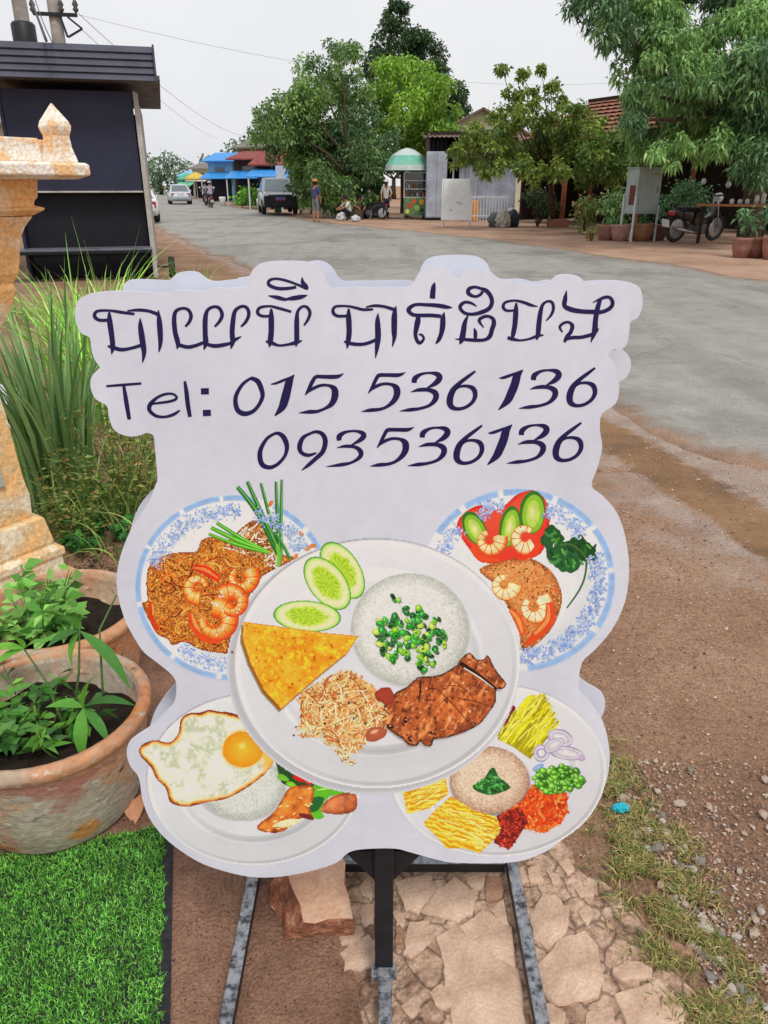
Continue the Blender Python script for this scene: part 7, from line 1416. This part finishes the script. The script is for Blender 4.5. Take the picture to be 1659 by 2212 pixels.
# ================================================================ people
skin_m = M('skin', C(172, 122, 96), C(156, 106, 82), scale=10, rough=.6, grain=.04); hair_m = M('hair', C(36, 28, 26), C(24, 20, 20), scale=20, rough=.6)
def person(label, loc, rz, J, shirt, lower, shin, hair='long', cap=None, sleeve=True):
    """J: joint name -> (x, y, z); faces -y; one continuous skinned body"""
    E = [('pelvis', 'spine'), ('spine', 'chest'), ('chest', 'neck'), ('neck', 'head'), ('head', 'crown')]
    for s in 'lr': E += [('chest', 'sh' + s), ('sh' + s, 'el' + s), ('el' + s, 'wr' + s), ('wr' + s, 'ha' + s), ('ha' + s, 'fi' + s), ('ha' + s, 'th' + s), ('pelvis', 'hi' + s), ('hi' + s, 'kn' + s), ('kn' + s, 'an' + s), ('an' + s, 'to' + s)]
    rad_ = dict(pelvis=.15, spine=.125, chest=.145, neck=.055, head=.092, crown=.075, sh=.065, el=.043, wr=.03, ha=.034, fi=.014, th=.012, hi=.095, kn=.06, an=.04, to=.035)
    names = list(J); idx = {n: i for i, n in enumerate(names)}; me = bpy.data.meshes.new('person'); me.from_pydata([J[n] for n in names], [(idx[a], idx[b]) for a, b in E], []); tmp = bpy.data.objects.new('tmp_body', me); COL.objects.link(tmp)
    sk_ = tmp.modifiers.new('skin', 'SKIN'); sk_.use_smooth_shade = True; ss = tmp.modifiers.new('sub', 'SUBSURF'); ss.levels = 2; ss.render_levels = 2
    for i, n in enumerate(names):
        k = n if n in rad_ else n[:2]; r = rad_[k]; d = me.skin_vertices[0].data[i]; d.radius = (r, r * (.72 if k in ('chest', 'spine', 'pelvis') else 1)); d.use_root = n == 'pelvis'
    dg = bpy.context.evaluated_depsgraph_get(); dg.update(); ev = tmp.evaluated_get(dg); nm = bpy.data.meshes.new_from_object(ev); bpy.data.objects.remove(tmp)
    nm.materials.clear()
    for m in (skin_m, shirt, lower, shin): nm.materials.append(m)
    zone = {}
    for a, b in E:
        k = (a[:2], b[:2]); z = 0
        if k[1] in ('sp', 'ch') or (k == ('ch', 'sh')) or (k == ('sh', 'el') and sleeve): z = 1
        if b in ('chest', 'spine'): z = 1
        if k in (('pe', 'hi'), ('hi', 'kn')): z = 2
        if k in (('kn', 'an'), ('an', 'to')): z = 3
        zone[(a, b)] = z
    segs = [(Vector(J[a]), Vector(J[b]), zone[(a, b)]) for a, b in E]
    for p in nm.polygons:
        c = p.center; best = None
        for a, b, z in segs:
            d = b - a; u = max(0, min(1, (c - a).dot(d) / max(1e-9, d.length_squared))); q = (c - (a + d * u)).length
            if best is None or q < best[0]: best = (q, z)
        p.material_index = best[1]; p.use_smooth = True
    t = thing('person', label, 'person', loc, rz); o = bpy.data.objects.new('body', nm); COL.objects.link(o); o.parent = t
    hd = Vector(J['head']); mb = MB(); ring = []
    for i in range(7):
        ph = math.pi * i / 6 * (.62 if hair != 'long' else .8); ring.append([(hd.x + .112 * math.sin(ph) * math.cos(a), hd.y + .018 + .118 * math.sin(ph) * math.sin(a), hd.z + .045 + .125 * math.cos(ph)) for a in [6.2832 * j / 14 for j in range(14)]])
    mb.loft(ring[::-1]); mb.build('hair', hair_m, t, True)
    mb = MB(); mb.lathe([(.005, -.125), (.018, -.1), (.02, -.085)], 8, (hd.x, hd.y, hd.z - .005), axis='Y'); mb.build('nose', skin_m, t, True)
    if cap:
        mb = MB(); mb.lathe([(.118, .07), (.12, .10), (.10, .155), (.03, .18)], 14, (hd.x, hd.y + .01, hd.z)); mb.box((hd.x, hd.y - .14, hd.z + .075), (.16, .14, .015)); mb.build('cap', cap, t, True)
    return t
def stand(**k):
    J = dict(pelvis=(0, 0, .88), spine=(0, .01, 1.06), chest=(0, .01, 1.27), neck=(0, .01, 1.42), head=(0, -.01, 1.53), crown=(0, .005, 1.6), shl=(.165, .01, 1.36), shr=(-.165, .01, 1.36), ell=(.22, .02, 1.1), elr=(-.22, .02, 1.1), wrl=(.22, -.05, .87), wrr=(-.22, -.05, .87), hal=(.22, -.08, .80), har=(-.22, -.08, .80), fil=(.21, -.1, .72), fir=(-.21, -.1, .72), thl=(.19, -.11, .77), thr=(-.19, -.11, .77), hil=(.09, 0, .84), hir=(-.09, 0, .84), knl=(.1, -.02, .46), knr=(-.1, -.02, .46), anl=(.1, .02, .08), anr=(-.1, .02, .08), tol=(.11, -.12, .035), tor=(-.11, -.12, .035)); J.update(k); return J
def ride():
    return stand(pelvis=(0, .05, .84), spine=(0, .0, 1.02), chest=(0, -.06, 1.24), neck=(0, -.08, 1.4), head=(0, -.11, 1.51), crown=(0, -.1, 1.58), shl=(.17, -.07, 1.33), shr=(-.17, -.07, 1.33), ell=(.26, -.22, 1.12), elr=(-.26, -.22, 1.12), wrl=(.28, -.45, 1.04), wrr=(-.28, -.45, 1.04), hal=(.29, -.5, 1.03), har=(-.29, -.5, 1.03), fil=(.3, -.54, .99), fir=(-.3, -.54, .99), thl=(.25, -.52, 1.01), thr=(-.25, -.52, 1.01), hil=(.1, .02, .8), hir=(-.1, .02, .8), knl=(.2, -.36, .66), knr=(-.2, -.36, .66), anl=(.17, -.22, .3), anr=(-.17, -.22, .3), tol=(.18, -.36, .26), tor=(-.18, -.36, .26))
def squat():
    return stand(pelvis=(0, .1, .28), spine=(0, .06, .46), chest=(0, -.03, .66), neck=(0, -.08, .8), head=(0, -.13, .91), crown=(0, -.12, .98), shl=(.17, -.04, .75), shr=(-.17, -.04, .75), ell=(.26, -.22, .58), elr=(-.26, -.22, .58), wrl=(.16, -.42, .5), wrr=(-.16, -.42, .5), hal=(.14, -.48, .47), har=(-.14, -.48, .47), fil=(.12, -.54, .43), fir=(-.12, -.54, .43), thl=(.1, -.5, .49), thr=(-.1, -.5, .49), hil=(.1, .06, .25), hir=(-.1, .06, .25), knl=(.18, -.28, .5), knr=(-.18, -.28, .5), anl=(.14, -.05, .08), anr=(-.14, -.05, .08), tol=(.16, -.19, .035), tor=(-.16, -.19, .035))
cl_ = lambda n, c: M('cloth_' + n, C(*c), C(*[int(v * .85) for v in c]), scale=9, rough=.9, grain=.1)
person('woman in dark blue top and grey shorts standing at the road edge', G(683, 481), math.radians(150), stand(ell=(.2, -.1, 1.14), wrl=(.1, -.26, 1.2), hal=(.08, -.3, 1.24), fil=(.06, -.32, 1.3), thl=(.05, -.3, 1.27)), cl_('navy', (70, 76, 110)), cl_('grey', (126, 124, 126)), skin_m, cap=cl_('ochre', (196, 140, 70)))
person('vendor in a pale shirt, dark trousers and cap standing by the food cart', Vector((sx(834, 37.5), 37.5, 0)), math.radians(10), stand(ell=(.25, -.05, 1.12), wrl=(.16, -.24, 1.02), hal=(.12, -.3, 1.02), fil=(.09, -.35, 1.0), thl=(.09, -.3, 1.05)), cl_('pale', (184, 182, 176)), cl_('darkt', (44, 46, 58)), cl_('darkt', (44, 46, 58)), hair='short', cap=cl_('white', (214, 214, 214)))
person('person in a white shirt crouching beside the white bags', G(752, 476), math.radians(-60), squat(), cl_('white', (214, 214, 214)), cl_('blackt', (40, 40, 46)), cl_('blackt', (40, 40, 46)), hair='short')
person('person in a green shirt sitting low behind the white bags', G(775, 473), math.radians(20), squat(), cl_('green', (96, 120, 90)), cl_('blackt', (40, 40, 46)), skin_m, hair='short')
for b, c, lab in ((b1, (176, 168, 190), 'rider in a lilac grey shirt on the nearer moving motorcycle'), (b2, (96, 100, 116), 'rider in dark clothes on the further moving motorcycle')):
    person(lab, b.location + Vector((0, 0, -.04)) + Matrix.Rotation(b.rotation_euler.z, 3, 'Z') @ Vector((0, -.25, 0)), b.rotation_euler.z + math.pi, ride(), cl_('r%d' % c[0], c), cl_('darkt', (44, 46, 58)), cl_('darkt', (44, 46, 58)), hair='short', cap=cl_('helmet%d' % c[0], (206, 206, 206) if c[0] > 150 else (60, 60, 66)))
for px, py, r, c, lab in [(738, 476, .24, (214, 214, 216), 'white bag on the ground left of the crouching person'), (768, 479, .2, (206, 206, 212), 'white bag in front of the crouching person'), (790, 472, .24, (60, 64, 80), 'dark sack beside the parked motorcycle under the tree'), (812, 470, .26, (110, 116, 126), 'grey sack left of the vendor'), (705, 466, .16, (220, 220, 220), 'small white bag by the shrubs before the cream wall')]: crumple('sack', G(px, py), r, c, lab)
for px, lab in ((800, 'dark table under the street tree left of the vendor'),):
    t = thing('low_table', lab, 'table', G(px, 470) + Vector((.2, .8, 0))); mb = MB(); mb.box((0, 0, .74), (1.5, .7, .05)); mb.build('top', darkwood, t)
    for x in (-.65, .65):
        for y in (-.28, .28): mb = MB(); mb.box((x, y, .36), (.06, .06, .72)); mb.build('leg', darkwood, t)
